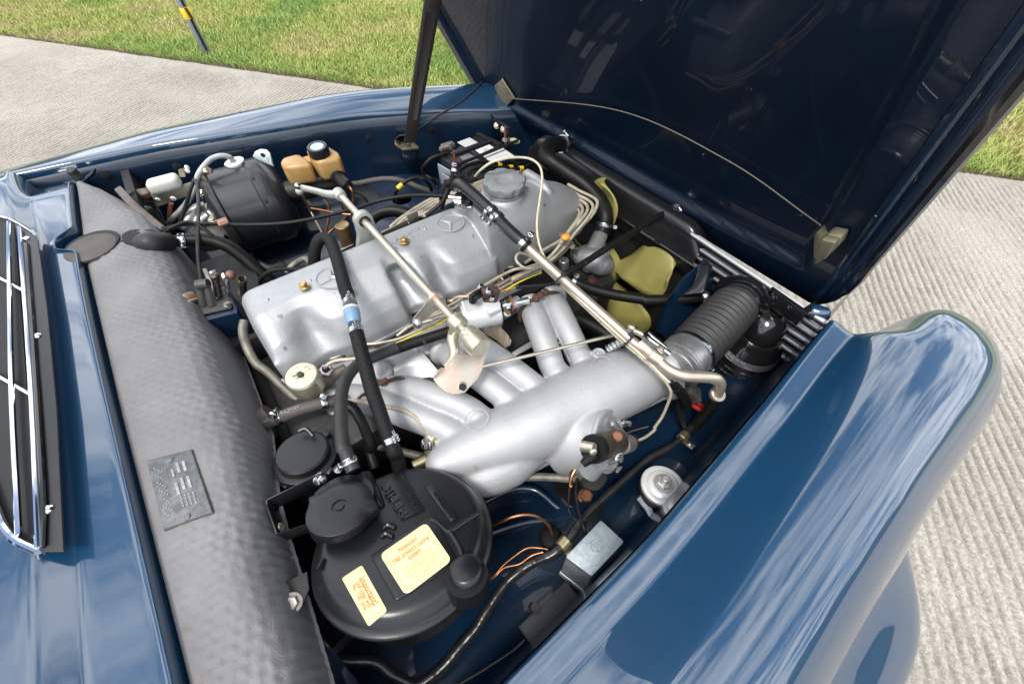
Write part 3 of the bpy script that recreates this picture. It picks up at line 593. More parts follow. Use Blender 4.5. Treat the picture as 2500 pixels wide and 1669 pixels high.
mb = MB(); c0 = sum(cs, Vector())/4; prism(mb, [c0+(q-c0)*1.03 for q in cs], (0, 0, -.004), .0005); part('plate_surround', mb, MATS['dull_zinc'] if False else mat('pad_cut_edge', (.10, .095, .075), .8, var=.5, vscale=90), pt)
mb = MB(); prism(mb, [q+Vector((0, 0, .0012)) for q in cs], (0, 0, -.003), .0004); ip = part('identification_plate', mb, PLATEM, pt)
ex = (cs[1]-cs[0]); ey = (cs[3]-cs[0]); at_ = lambda a, b, h=.0018: cs[0]+ex*a+ey*b+Vector((0, 0, h))
for a, b in ((.5, .07), (.52, .93)):
    mb = MB(); lathe(mb, at_(a, b, .001), (0, 0, 1), [(.0042, 0), (.004, .0015), (.002, .0024)], 14); part('rivet', mb, PLATEM, ip)
mb = MB(); xn, yn = ex.normalized(), ey.normalized()
for (a, b, wa, wb) in ((.62, .22, .07, .16), (.76, .22, .07, .16), (.62, .47, .07, .18), (.76, .47, .07, .18), (.48, .52, .07, .18), (.48, .28, .05, .12)):
    box(mb, at_(a, b), (wa*ex.length, wb*ey.length, .0010), (xn, yn, Vector((0, 0, 1))), .0004)
part('data_field', mb, mat('worn_plate_field', (.34, .35, .37), .6, var=.4, vscale=120), ip)
mb = MB()
for k in range(26):
    a = .12+.045*(k % 4)*1.0; b = .14+.028*k; box(mb, at_(a, b), (.030*ex.length, .016*ey.length, .0007), (xn, yn, Vector((0, 0, 1))))
for k in range(16):
    a = .50+.09*(k % 4); b = .64+.045*(k//4); box(mb, at_(a, b), (.03*ex.length, .030*ey.length, .0007), (xn, yn, Vector((0, 0, 1))))
part('stamping', mb, MATS['worn_plate_field'], ip)
# round disc let into the notch of the cowl, and the hose sleeve hole
mb = MB(); c = sv('D', 618, 132, .8675); lathe(mb, c, (0, 0, 1), [(.0505, -.006), (.0505, .0012), (.048, .0016)], 48); part('cap_recess', mb, DARK, pt)
mb = MB(); c = sv('D', 608, 148, .8690); lathe(mb, c, (0, 0, 1), [(.0475, -.004), (.0475, .0006), (.045, .0020), (.03, .0026), (.01, .0026)], 48); part('rubber_cap', mb, RUBB, pt, 'flat oval brown rubber cap')
mb = MB(); lathe(mb, sv('D', 985, 96, .849), (.42, 0, .9), [(.040, -.010), (.040, .0050), (.038, .0054)], 48); part('sleeve_recess', mb, DARK, pt)
mb = MB(); tube(mb, PT('D', (762, 108, .866), (830, 104, .866), (900, 100, .862)), .0012, 6); part('pad_joint', mb, DARK, pt)
mb = MB(); P = PT('A', (760, 1268, .85), (850, 1370, .85), (960, 1470, .845), (1075, 1540, .83)); prism(mb, [P[0], P[1], P[2], P[3], P[3]+Vector((.012, .01, 0)), P[2]+Vector((.016, .014, 0)), P[1]+Vector((.016, .014, 0)), P[0]+Vector((.016, .012, 0))], (0, 0, -.035), .004)
rl = thing('drain_channel', 'worn brown metal channel at the far edge of the grey pad', 'channel', P[0]); part('channel', mb, mat('worn_brown_metal', (.16, .13, .115), .45, metal=.5, var=.4, vscale=60), rl)
mb = MB(); lathe(mb, sv('J', 240, 760, .83), (.6, .3, .7), [(.008, -.01), (.008, .008), (.006, .010)], 14); part('rubber_stop', mb, RUBW, rl)
# ================================================================== ENGINE
mb = MB(); box(mb, (.26, .60, .50), (.86, .30, .40), None, .02); box(mb, (.22, .56, .665), (.72, .30, .13), None, .012)
single('engine_block', mb, GRIME, 'oily dark engine block under the silver valve cover', 'engine block')
hd_ = thing('cylinder_head', 'silver cylinder head ledge between the valve cover and the intake runners', 'cylinder head', (.15, .5, .62)); mb = MB()
prism(mb, [Vector((-.075, .60, .765)), Vector((-.075, .545, .760)), Vector((-.06, .50, .735)), Vector((-.06, .455, .71)), Vector((-.06, .445, .60)), Vector((-.075, .60, .60))], (.50, 0, 0), .006)
for x in (-.045, .06, .165, .275, .37): lathe(mb, (x, .515, .742), (0, -.35, 1), [(.022, -.02), (.022, .010), (.018, .013)], 20)
part('casting', mb, SILV, hd_, remesh=.004, smooth=3)
mb = MB(); G_ = [sv('M', u, v, .772) for u, v in ((560, 905), (700, 1010), (820, 940), (865, 760), (900, 700), (960, 688), (1030, 705), (1130, 660), (1190, 570), (1240, 545), (1400, 560), (1520, 515), (1680, 430), (1770, 375), (1778, 300))] + PT('N', (20, 470, .772), (130, 420, .772), (280, 330, .772), (340, 290, .772), (420, 300, .772), (560, 240, .772), (700, 180, .772), (800, 110, .772), (850, 30, .772), (900, 35, .772), (1000, 25, .772))
tube(mb, G_, .0045, 8, 4); part('gasket', mb, BLKG, hd_)
mb = MB(); tube(mb, [q+Vector((0, .003, .004)) for q in G_], .0028, 8, 4); part('cover_flange', mb, SILV, hd_)
vc = thing('valve_cover', 'long silver cast valve cover with gold bolts and a big grey filler cap', 'valve cover', (.28, .66, .77))
def hull(mb, xs, prof):
    rows = [[Vector((x, y, z)) for y, z in prof(x)] for x in xs]; m = len(rows[0]); V = [q for r in rows for q in r]; F = []
    for i in range(len(rows)-1):
        for k in range(m): F.append((i*m+k, i*m+(k+1) % m, (i+1)*m+(k+1) % m, (i+1)*m+k))
    F.append(tuple(range(m))[::-1]); F.append(tuple(range((len(rows)-1)*m, len(rows)*m))); return mb.add(V, F)
def pr(x):
    # near flank: pods that stand out between spark-plug valleys
    lob = .5-.5*math.cos(2*math.pi*(x+.10)/.165) if x < .065 else (.5-.5*math.cos(2*math.pi*(x-.065)/.115) if x < .18 else .5-.5*math.cos(2*math.pi*(x-.18)/.20))
    v1 = math.exp(-((x+.012)/.036)**2); v1 = math.exp(-((x+.015)/.032)**2)*.8; v2 = sstep(.158, .172, x)*(1-sstep(.19, .225, x))*1.5; v3 = math.exp(-((x-.262)/.022)**2)*.7; v = min(1.5, v1+v2+v3)
    e = min(1, (x+.1)/.03) if x < -.07 else 1; e = math.sqrt(max(.02, 1-(1-e)**2))
    f2 = min(1, max(0, (.397-x)/.03)); e = min(e, math.sqrt(max(.05, 1-(1-f2)**2))); top = .882-.03*(1-e)
    yn = .566+.016*v+.012*(1-e); yt = .662+.010*v-.004; ym = .590+.042*v
    return [(.742, .765), (.742, .80), (.741, top-.012), (.737, top-.004), (.729, top), (yt+.03, top), (yt, top-.002), (yt-.022, top-.012), (ym+.010, top-.036), (ym-.006, .822), (yn+.004, .792), (yn, .777), (yn, .765)]
mb = MB(); hull(mb, np.linspace(-.099, .397, 70), pr)
def pd_(x):
    u = (x-.385)/.305; a = (1-max(0, u)**2.6)**.5 if u < 1 else 0; s = .25+.75*max(a, 0); yc = .665-.025*u; hw = .078*(.45+.55*a); top = .77+.150*(.30+.70*max(a, 0)**.8)
    o = []
    for k in range(25):
        t = math.pi*k/24; c, q = math.cos(t), math.sin(t); o.append((yc+hw*np.sign(c)*abs(c)**.62, .765+(top-.765)*q**.62))
    return o
hull(mb, .385+.305*np.concatenate((np.linspace(0, .8, 14), np.linspace(.83, .998, 12))), pd_)
CAPC = sv('K', 1490, 470, .948); CN = Vector((0, -.05, 1)).normalized()
lathe(mb, CAPC-CN*.07, CN, [(.062, 0), (.054, .03), (.048, .045)], 32)
lathe(mb, sv('K', 1098, 712, .895)-Vector((0, 0, .05)), (0, 0, 1), [(.024, 0), (.021, .04), (.018, .056)], 24)
tube(mb, PT('K', (1700, 400, .912), (1850, 500, .91), (1930, 620, .895)), .012, 12)
part('casting', mb, SILV, vc, remesh=.0030, smooth=6)
mb = MB(); lathe(mb, CAPC-CN*.030, CN, [(.045, 0), (.046, .012)], 40); part('cap_seat', mb, SILV, vc)
mb = MB(); x, y, a = frame(CN); prof = [(.80, -.018, 0), (.96, -.016, .4), (1.0, -.010, 1), (1.0, -.002, 1), (.975, .001, .8), (.90, .0018, .2), (.55, .002, 0), (.42, .0014, 0), (.36, -.0006, 0), (.2, -.002, 0)]
rows = []
for r_, h_, sc in prof:
    rr = []
    for k in range(96):
        t = 2*math.pi*k/96; sc2 = 1-.115*sc*max(0, math.cos(t*8+.4))**1.3; rr.append(CAPC+a*h_*.95+(x*math.cos(t)+y*math.sin(t))*.0475*r_*sc2)
    rr.append(rr[0].copy()); rows.append(rr)
grid(mb, rows); mb.f.append(tuple(range(9*97, 9*97+96))); cp = part('filler_cap', mb, GREYP, vc, 'big scalloped grey filler cap', ang=45)
for t_, u, v, m_ in (('K', 537, 1058, GOLD), ('D', 2045, 412, GOLD)):
    bolt(vc, sv(t_, u, v, .885), (0, 0, 1), .0068, .010, m_)
bolt(vc, sv('K', 1375, 672, .90), (-.5, -.3, .8), .006, .012, GOLD)
for t_, u, v in (('K', 1068, 792), ('K', 738, 938), ('J', 2170, 1255), ('J', 1787, 1430), ('D', 1795, 500)):
    mb = MB(); lathe(mb, sv(t_, u, v, .8815), (0, 0, 1), [(.0042, -.001), (.0038, .0012), (.002, .0024), (.0008, .0027)], 14); part('boss', mb, SILV, vc)
def star(c, r, dirv, parent, m):
    """raised ring and three-pointed star cast into the cover"""
    d = Vector(dirv); d.z = 0; d.normalize(); s = Vector((-d.y, d.x, 0)); mb = MB(); c = Vector(c)
    V = []; F = []
    for k in range(64):
        t = 2*math.pi*k/64
        for j in range(8):
            q = 2*math.pi*j/8; V.append(c+(d*math.cos(t)+s*math.sin(t))*(r+.0016*math.cos(q))+Vector((0, 0, .0012*math.sin(q))))
    for k in range(64):
        for j in range(8): F.append((k*8+j, k*8+(j+1) % 8, ((k+1) % 64)*8+(j+1) % 8, ((k+1) % 64)*8+j))
    mb.add(V, F)
    for k in range(3):
        t = 2*math.pi*k/3; e = d*math.cos(t)+s*math.sin(t); g = d*-math.sin(t)+s*math.cos(t); tip = c+e*r*.97; b0 = c+(e*.5+g*.866)*r*.17; b1 = c+(e*.5-g*.866)*r*.17; top = c+Vector((0, 0, .0034)); dn = Vector((0, 0, -.002))
        mb.add([tip, b0, top, b1, tip+dn, b0+dn, b1+dn], [(0, 2, 1), (0, 3, 2), (0, 1, 5, 4), (0, 4, 6, 3)])
    return part('star_emblem', mb, m, parent, ang=10)
c1 = sv('K', 980, 878, .8822); star(c1, .030, sv('K', 980, 950, .8822)-c1, vc, SILV)
c2 = sv('J', 2000, 1392, .8822); star(c2, .030, sv('J', 1930, 1440, .8822)-c2, vc, SILV)
ta = sv('K', 625, 950, .8822); tb = sv('K', 400, 1095, .8822); tx = (tb-ta).normalized(); ty = Vector((tx.y, -tx.x, 0))
if ty.y > 0: ty = -ty
ty = Vector((0, 0, 1)).cross(tx)
text('firing_order', 'ZÜNDFOLGE', (ta+tb)/2, tx, ty, .0135, SILV, vc, .0012, spacing=1.25)
text('firing_order', '1 5 3 6 2 4', (ta+tb)/2+ty*.014, tx, ty, .0115, SILV, vc, .0012, spacing=1.25)
# ---- intake manifold
im = thing('intake_manifold', 'bright silver cast intake manifold with six fat runners', 'intake manifold', (.28, .25, .62)); mb = MB()
ax = [Vector((.048, .280, .742)), Vector((.085, .273, .741)), Vector((.16, .256, .739)), Vector((.25, .236, .738)), Vector((.34, .225, .738)), Vector((.42, .213, .738)), Vector((.48, .196, .738)), Vector((.515, .180, .735))]
tube(mb, ax, [.026, .039, .055, .066, .069, .068, .061, .050], 28, 6)
ball(mb, (.060, .278, .742), .030, 20)
tube(mb, [Vector((.07, .245, .716)), Vector((.11, .228, .714)), Vector((.16, .222, .713)), Vector((.22, .222, .716)), Vector((.30, .215, .722))], [.026, .040, .047, .042, .032], 20, 5)
def rn(*P, r=.0235): tube(mb, P, r, 20, 8)
A1 = PT('N', (1165, 400, .785), (1215, 540, .795), (1310, 790, .785), (1400, 1010, .755)); A2 = PT('N', (1370, 320, .785), (1430, 440, .795), (1540, 680, .785), (1650, 900, .755))
B1 = PT('E', (790, 850, .745), (900, 930, .765), (1040, 1035, .772), (1200, 1160, .76)); B2 = PT('E', (880, 700, .750), (1010, 805, .772), (1180, 925, .778), (1370, 1070, .76))
C1 = PT('E', (395, 1090, .735), (560, 1105, .755), (740, 1160, .765), (960, 1250, .757)); C2 = PT('E', (110, 1140, .72), (300, 1180, .742), (520, 1260, .752), (800, 1375, .748))
for P in (A1, A2, B1, B2, C1, C2): P.append(Vector((P[-1].x+.022, .245, .735)))
for P, r in ((A1, .0262), (A2, .0262), (B1, .0258), (B2, .0258), (C1, .0265), (C2, .0275)): rn(*P, r=r)
for P in (A1, A2, B1, B2): lathe(mb, P[0], P[1]-P[0], [(.033, -.012), (.033, -.001), (.030, .002)], 24)
# lower flange with a pointed tongue, front throttle flange
FL = PT('S', (1090, 1098, .69), (1101, 1136, .69), (1131, 1129, .69), (1192, 1166, .69), (1237, 1180, .69), (1281, 1168, .69), (1399, 1106, .69), (1400, 1060, .69), (1527, 1026, .69), (1608, 985, .69), (1640, 968, .69), (1640, 930, .69), (1500, 960, .69), (1200, 1060, .69))
prism(mb, FL, (0, 0, .009), .001)
tube(mb, PT('S', (1110, 1095, .71), (1190, 1120, .712), (1240, 1128, .712), (1300, 1110, .712), (1390, 1070, .715)), [.012, .022, .027, .024, .014], 16)
tube(mb, PT('S', (1085, 1085, .735), (1075, 1070, .735)), .024, 16)
fd = Vector((.94, -.22, .05)).normalized(); fc = Vector((.528, .175, .735)); lathe(mb, fc-fd*.02, fd, [(.055, 0), (.060, .010), (.060, .022)], 28)
tube(mb, PT('E', (1790, 880, .775), (1825, 862, .775)), .012, 12)
_fn = Vector((.36, -.70, .50)).normalized(); _fc = sv('Q', 1040, 285, .742)+_fn*.012
lathe(mb, _fc-_fn*.085, _fn, [(.075, 0), (.066, .04), (.0575, .070), (.0565, .0845)], 36)
part('casting', mb, SILV2, im, remesh=.0032, smooth=12)
for P in (A1, A2, B1, B2):
    pass
mb = MB()
for (a, b) in ((A1, A2), (B1, B2), (C1, C2)):
    m_ = [(p+q)/2+Vector((0, 0, .0150)) for p, q in zip(a[:4], b[:4])]; mb = MB(); tube(mb, m_[1:], .0013, 6, 8); part('casting_seam', mb, SILV2, im)
mb = MB(); q = sv('E', 1822, 862, .785); V = []; 
for k in range(20): t = 2*math.pi*k/20; V.append(q+Vector((math.cos(t), math.sin(t), 0))*.0105)
tube(mb, V+[V[0]], .0035, 8, 2); part('spring_eye', mb, SILV2, im)
for u, v, a_, b_ in (('E', 1010, 1290, 0), ('E', 1850, 930, 0)) if False else ((1000, 1300, 0, 0), (1840, 935, 0, 0)):
    c = sv('E', u, v, .801); mb = MB()
    for _ in (0,): tube(mb, [c+Vector((math.cos(t)*.021, math.sin(t)*.017, -.006*(math.sin(t) < 0)*abs(math.sin(t)))) for t in np.linspace(0, 2*math.pi, 32)], .0009, 6, 1)
    part('casting_mark', mb, SILV2, im)
# runner clamps of rusty wire and band
for nm, pts, r in (('A', PT('N', (1062, 520, .775), (1050, 470, .79), (1075, 400, .805), (1150, 330, .815), (1220, 320, .815), (1215, 280, .82), (1300, 255, .822), (1390, 255, .815), (1440, 270, .805)), .0042), ('C', PT('M', (1470, 930, .765), (1510, 915, .772), (1580, 890, .778), (1650, 872, .78), (1715, 885, .775)), .0035), ('D', PT('M', (1240, 1160, .75), (1250, 1100, .76), (1300, 1040, .768), (1350, 1020, .77)), .003)):
    mb = MB(); tube(mb, pts, r, 8, 8)
    if nm == 'A':
        for q in PT('N', (1205, 300, .822), (1250, 275, .824), (1300, 250, .824)): ball(mb, q, .0085, 8)
    if nm == 'C':
        for q in PT('M', (1510, 915, .776), (1525, 900, .778)): box(mb, q, (.012, .010, .010), None, .002)
    part('rusty_clamp', mb, RUST, im)
# thermo valve flange at the near front of the plenum
fn = Vector((.36, -.70, .50)).normalized(); FC = sv('Q', 1040, 285, .742)+fn*.012; fx = (Vector((.8, .55, 0))-fn*Vector((.8, .55, 0)).dot(fn)).normalized(); fy = fn.cross(fx)
mb = MB(); lathe(mb, FC-fn*.001, fn, [(.0555, 0), (.0565, .002), (.0565, .008), (.052, .009), (.050, .0065), (.02, .006)], 40, None)
fl = part('cover_flange', mb, mat('satin_aluminium', (.52, .53, .54), .38, metal=.6, var=.12, vscale=50), im, 'round aluminium flange with a valve on it')
for t_, u, v in (('Q', 1265, 128), ('Q', 880, 395)): bolt(fl, svp(t_, u, v, FC+fn*.008, fn), fn, .0055, .014, STEEL)
cv = thing('cold_start_valve', 'dirty dark cold start valve on the round flange of the manifold', 'valve', FC)
a_, b_ = svp('Q', 985, 370, FC+fn*.03, fn), svp('Q', 1210, 300, FC+fn*.03, fn); va = (b_-a_).normalized()
mb = MB(); tube(mb, [a_, a_+(b_-a_)*.33, a_+(b_-a_)*.36, b_], [.0215, .0215, .0195, .0195], 24, 4, sp=False); part('body', mb, mat('grimy_bronze', (.10, .075, .06), .45, metal=.5, var=.6, vscale=60, bump=.3, bscale=200), cv)
mb = MB(); tube(mb, [a_-va*.006, a_+va*.006], .0225, 24, 2); tube(mb, [a_-va*.02, a_-va*.004], .011, 14, 2); part('end_cap', mb, RUB, cv)
q = svp('Q', 985, 365, FC+fn*.055, fn); mb = MB(); tube(mb, [q-fn*.02, q], [.008, .0075], 14, 2); lathe(mb, svp('Q', 968, 395, FC+fn*.055, fn), (-.3, -.8, .5), [(.0055, 0), (.0055, .003), (.004, .004)], 14); part('terminal', mb, ZINC, cv)
mb = MB(); q0 = svp('Q', 985, 420, FC+fn*.035, fn); q1 = svp('Q', 870, 520, FC+fn*.02, fn); tube(mb, [q0, q1], [.011, .0085, .006], 14, 4); part('rubber_boot', mb, RUB, cv)
mb = MB(); tube(mb, [svp('Q', u, v, FC+fn*h, fn) for u, v, h in ((1130, 118, .010), (1165, 125, .014), (1262, 232, .022), (1275, 275, .026), (1240, 360, .026), (1222, 425, .024), (1180, 465, .018), (1075, 488, .012))], .0032, 10, 5, sx=2.6); part('bracket', mb, ALU, cv)
mb = MB(); q = svp('Q', 1200, 255, FC+fn*.045, fn); lathe(mb, q, (-.1, -.3, .95), [(.0085, -.006), (.0085, .004), (.006, .006)], 16); part('rusty_screw', mb, mat('rusty_copper', (.32, .13, .07), .55, metal=.4, var=.5, vscale=90), cv)
u0, u1 = svp('Q', 1270, 330, FC+fn*.02, fn), svp('Q', 1385, 300, FC+fn*.02, fn); ud = (u1-u0).normalized()
mb = MB(); tube(mb, [u0-ud*.01, u0+ud*.018], .0165, 20, 2); part('pipe_stub', mb, ALU, cv)
mb = MB(); lathe(mb, u0+ud*.030, ud, [(.0145, 0), (.0145, .014), (.012, .016)], 6); part('union_nut', mb, STEEL, cv)
mb = MB(); lathe(mb, u0+ud*.020, ud, [(.0135, 0), (.0135, .008)], 20); part('copper_washer', mb, MATS['rusty_copper'], cv)
q0, q1 = svp('Q', 1010, 480, FC+fn*.01, fn), svp('Q', 930, 590, FC-fn*.01, fn); mb = MB(); tube(mb, [q0, q1], [.020, .019], 20, 3); part('lower_stub', mb, GREYP, cv)
for t_, u, v in (('Q', 1225, 450), ('Q', 1215, 470)): bolt(cv, svp(t_, u, v, FC+fn*.03, fn), (-.1, -.5, .8), .005, .006, STEEL)
# banjo union at the rear end of the plenum
bj = thing('banjo_union', 'brass coloured banjo union and sensor on the rear end of the manifold', 'pipe union', sv('E', 700, 1450, .74)); bd_ = Vector((-.8, .2, .25)).normalized()
mb = MB(); q = sv('E', 712, 1455, .745); lathe(mb, q-bd_*.012, bd_, [(.017, 0), (.017, .014), (.014, .016)], 20); ball(mb, sv('E', 690, 1430, .75), .012, 14); part('banjo', mb, ZINC, bj)
bolt(bj, sv('E', 676, 1462, .748), bd_, .0095, .012, STEEL)
mb = MB(); q = sv('T', 1310, 180, .72); lathe(mb, q, Vector((-.9, .1, .1)), [(.018, -.02), (.018, .012), (.015, .014)], 6); lathe(mb, q, Vector((-.9, .1, .1)), [(.011, .012), (.010, .04)], 14); part('sensor_hex', mb, mat('brass', (.50, .44, .27), .35, metal=.9, var=.3, vscale=80), bj)
mb = MB(); tube(mb, PT('E', (690, 1420, .752), (650, 1360, .765), (590, 1290, .775), (500, 1240, .78), (380, 1215, .785), (240, 1185, .785), (130, 1175, .78)), .0042, 10); part('vacuum_pipe', mb, BEIGE, bj)
# heat shield plate between runners
mb = MB(); prism(mb, PT('E', (395, 985, .745), (640, 850, .755), (765, 1000, .735), (700, 1085, .72), (480, 1075, .72), (400, 1030, .735)), (0, 0, -.003), .001); prism(mb, PT('E', (395, 985, .745), (640, 850, .755), (648, 862, .740), (400, 1020, .725)), (0, .003, 0)); single('heat_shield', mb, mat('sheet_metal', (.46, .48, .49), .45, metal=.6, var=.15, vscale=40), 'thin grey sheet metal shield between the rear intake runners', 'heat shield')
mb = MB(); prism(mb, PT('N', (880, 470, .72), (1040, 450, .72), (1180, 760, .72), (1010, 855, .72), (900, 760, .72)), (0, 0, -.004), .001); single('shield_plate', mb, MATS['sheet_metal'], 'grey sheet metal plate between the middle and front intake runners', 'heat shield')
# ================================================================== EXPANSION TANK
TN = Vector((.20, .30, 1)).normalized(); TC = sv('S', 983.3, 1290.2, .82)
tq = lambda u, v, h=0: svp('T', u, v, TC+TN*h, TN)
TR = .1165; tk = thing('expansion_tank', 'round black coolant tank with two cream yellow stickers', 'coolant tank', TC-TN*.14)
cc = TC
mb = MB(); lathe(mb, cc, TN, [(.070, -.13), (.092, -.118), (.102, -.10), (.107, -.034), (.1215, -.031), (.1245, -.028), (.1248, -.025), (.1225, -.0225), (.1195, -.021), (.1165, -.0155), (.111, -.0065), (.1055, -.0015), (.098, 0), (.02, .0006)], 96)
part('tank_body', mb, BLKT, tk, ang=50)
rd = MB()
prism(rd, [tq(u, v, -.002) for u, v in ((935, 395), (1070, 300), (1105, 320), (1250, 560), (1130, 620), (1100, 625))], TN*.0065, .0022, 2)
prism(rd, [tq(u, v, -.002) for u, v in ((1245, 405), (1300, 380), (1485, 620), (1430, 655))], TN*.006, .0025, 2)
prism(rd, [tq(u, v, -.002) for u, v in ((870, 880), (1290, 600), (1320, 620), (1480, 910), (1470, 940), (1070, 1190), (1040, 1190))], TN*.0045, .0025, 2)
for a, b, c_, d in ((950, 690, 1000, 660), (975, 740, 1030, 705)): pass
part('raised_pad', rd, BLKT, tk, ang=40)
mb = MB(); tube(mb, [tq(u, v, .001) for u, v in ((1290, 620), (1330, 640), (1400, 700), (1440, 690), (1530, 630), (1620, 575))], .0032, 10, 6); part('pressed_rib', mb, BLKT, tk); mb = MB()
tube(mb, [tq(u, v, .001) for u, v in ((1420, 710), (1470, 790), (1500, 860), (1500, 940))], .004, 10, 6); part('pressed_rib', mb, BLKT, tk)
for a in ((1000, 665), (985, 725)):
    mb = MB(); tube(mb, [tq(a[0]-45, a[1]+15, .002), tq(a[0]-10, a[1]-10, .003), tq(a[0]+40, a[1]+12, .002)], .0035, 8, 4); part('pressed_rib', mb, BLKT, tk)
mb = MB(); tube(mb, [tq(505, 965, .001), tq(545, 890, .0012)], .0028, 8, 3)
part('pressed_rib', mb, BLKT, tk)
mb = MB(); lathe(mb, tq(1535, 985), TN, [(.0235, -.012), (.022, .004), (.019, .009), (.016, .0105)], 32); lathe(mb, tq(1535, 1010), TN, [(.030, -.02), (.027, .001)], 32); part('pressed_dome', mb, BLKT, tk)
mb = MB(); tube(mb, [tq(820, 330, .004), tq(880, 440, .002), tq(950, 540, -.002)], [.014, .012, .006], 14, 6); part('pressed_spout', mb, BLKT, tk)
# neck and cap
mb = MB(); lathe(mb, tq(700, 575, -.01), TN, [(.052, 0), (.047, .022), (.045, .03)], 40); part('filler_neck', mb, BLKT, tk)
CC = tq(660, 545, .026); x, y, a = frame(TN); E1 = (tq(450, 480, .026)-CC).normalized(); E2 = TN.cross(E1)
mb = MB(); rows = []
for r_, h_, s_ in ((.96, -.014, .6), (1, -.010, 1), (1, .002, 1), (.985, .0045, 1), (.95, .0055, .7), (.62, .0062, 0), (.24, .0064, 0), (.23, .0045, 0), (.14, .0044, 0), (.13, .006, 0), (.05, .0062, 0)):
    rr = []
    for k in range(97):
        t = 2*math.pi*k/96; d = min(abs(t), abs(t-2*math.pi)); d2 = abs(t-math.pi-.32)
        ear = .17*math.exp(-(d/.13)**2)+.20*math.exp(-(d2/.16)**2)
        rr.append(CC+a*h_+(E1*math.cos(t)+E2*math.sin(t))*.0445*r_*(1+ear*s_))
    rows.append(rr)
grid(mb, rows); mb.f.append(tuple(range(10*97, 10*97+96))); part('tank_cap', mb, BLKT, tk, 'eared black pressure cap', ang=40)
# stickers
def rrect(P, k=.12, n=4):
    o = []
    for i in range(4):
        a, b, c = P[i-1], P[i], P[(i+1) % 4]; ra = min((a-b).length, (c-b).length)*k
        p0 = b+(a-b).normalized()*ra; p1 = b+(c-b).normalized()*ra
        for j in range(n+1): t = j/n; o.append(p0*(1-t)**2+b*2*t*(1-t)+p1*t*t)
    return o
def sticker(cs, h, lines, tilt=None):
    P = [tq(u, v, h) for u, v in cs]; c = sum(P, Vector())/4
    mb = MB(); prism(mb, rrect(P), TN*.0006); s = part('sticker', mb, STICK, tk)
    inn = [c+(q-c)*.88 for q in P]; inn2 = [c+(q-c)*.868 for q in P]; mb = MB()
    A_, B_ = rrect(inn, .10), rrect(inn2, .10); n = len(A_); o = TN*.0009
    mb.add([q+o for q in A_]+[q+o for q in B_], [(i, (i+1) % n, n+(i+1) % n, n+i) for i in range(n)]); part('border_line', mb, INK, s, recalc=False)
    return P, s
h0 = .0028
P, s = sticker(((932, 865), (1255, 642), (1435, 905), (1112, 1150)), h0, None)
xd = (P[1]-P[0]).normalized(); yd = TN.cross(xd); wd_ = (P[1]-P[0]).length; c_ = sum(P, Vector())/4+TN*.0010; hh_ = (P[3]-P[0]).length
for f, b, sz in ((.335, 'Attention!', .38), (.20, 'High pressure cooling', .71), (.075, 'system', .245)):
    text('lettering', b, c_+yd*hh_*f, xd, yd, .01, INK, s, .0001, fit=sz*wd_*1.05, tall=1.3)
for f, ww in ((.295, .34), (.16, .78), (.035, .24)):
    mb = MB(); box(mb, c_+yd*hh_*(f-.012), (wd_*ww, .0005, .0002), (xd, yd, TN)); part('underline', mb, INK, s)
INK2 = mat('pale_print', (.78, .50, .20), .5)
for f, b in ((-.075, 'Open only below 194 F (90 C)'), (-.165, 'Leave off high pressure at'), (-.255, 'notch No. 1. To close use in-'), (-.345, 'stop (notch No. 2)')):
    text('lettering', b, c_+yd*hh_*f, xd, yd, .0062, INK2, s, .0001, fit=(.60 if f > -.3 else .40)*wd_, tall=1.2)
P, s = sticker(((668, 1030), (808, 938), (985, 1255), (855, 1365)), .0009, None)
xd = (P[2]-P[1]).normalized(); yd = TN.cross(xd); c_ = sum(P, Vector())/4+TN*.0010; hh_ = (P[1]-P[0]).length
ww_ = (P[2]-P[1]).length
for f, b, sz in ((.21, 'Important!', .57), (-.03, 'Use cover with', .54), (-.23, "No. '100' only.", .53)):
    text('lettering', b, c_+yd*hh_*f, xd, yd, .01, INK, s, .0001, fit=sz*ww_, tall=1.15)
mb = MB(); box(mb, c_+yd*hh_*.13, ((P[2]-P[1]).length*.62, .0005, .0002), (xd, yd, TN)); part('underline', mb, INK, s)
# embossed maker's letters: they read towards the rear
for a, b, cx_, cy_, sz, st in (((960, 370), (1120, 600), 1045, 490, .020, 'BEHR'), ((1110, 395), (1195, 545), 1155, 470, .0135, '1701431'), ((1305, 415), (1440, 620), 1372, 517, .0125, 'A1135000149')):
    xd = (tq(*a)-tq(*b)); yd = TN.cross(xd); text('embossed_lettering', st, tq(cx_, cy_, .0050), xd, yd, sz, BLKT, tk, .0012, fit=xd.length*.85, tall=.75)
# bracket arms and bolts
def ap(t, u, v, z): return sv(t, u, v, z)
mb = MB(); zb = .79
P = PT('T', (530, 290, .825), (135, 485, .825), (135, 520, .822), (205, 720, .818), (450, 640, .812))
for i in range(4): prism(mb, [P[i], P[i+1], P[i+1]+Vector((0, 0, -.038)), P[i]+Vector((0, 0, -.038))], Vector((.0025, -.0015, 0)), .0008)
bk = part('mounting_bracket', mb, BLKP, tk); bolt(bk, sv('T', 515, 340, .812), (.4, -.7, .5), .0075, .009, STEEL, stud=.004); bolt(bk, sv('T', 235, 685, .80), (.7, -.3, .5), .006, .006, ZINC)
mb = MB(); prism(mb, PT('T', (425, 980, .812), (275, 1055, .812), (250, 1090, .810), (260, 1260, .805), (400, 1205, .805), (440, 1100, .81)), (0, 0, -.004), .001); bk = part('mounting_tab', mb, DARK, tk); bolt(bk, sv('T', 325, 1200, .808), (.1, -.3, .95), .0085, .010, mat('dull_steel', (.40, .38, .34), .4, metal=.8, var=.4, vscale=120))
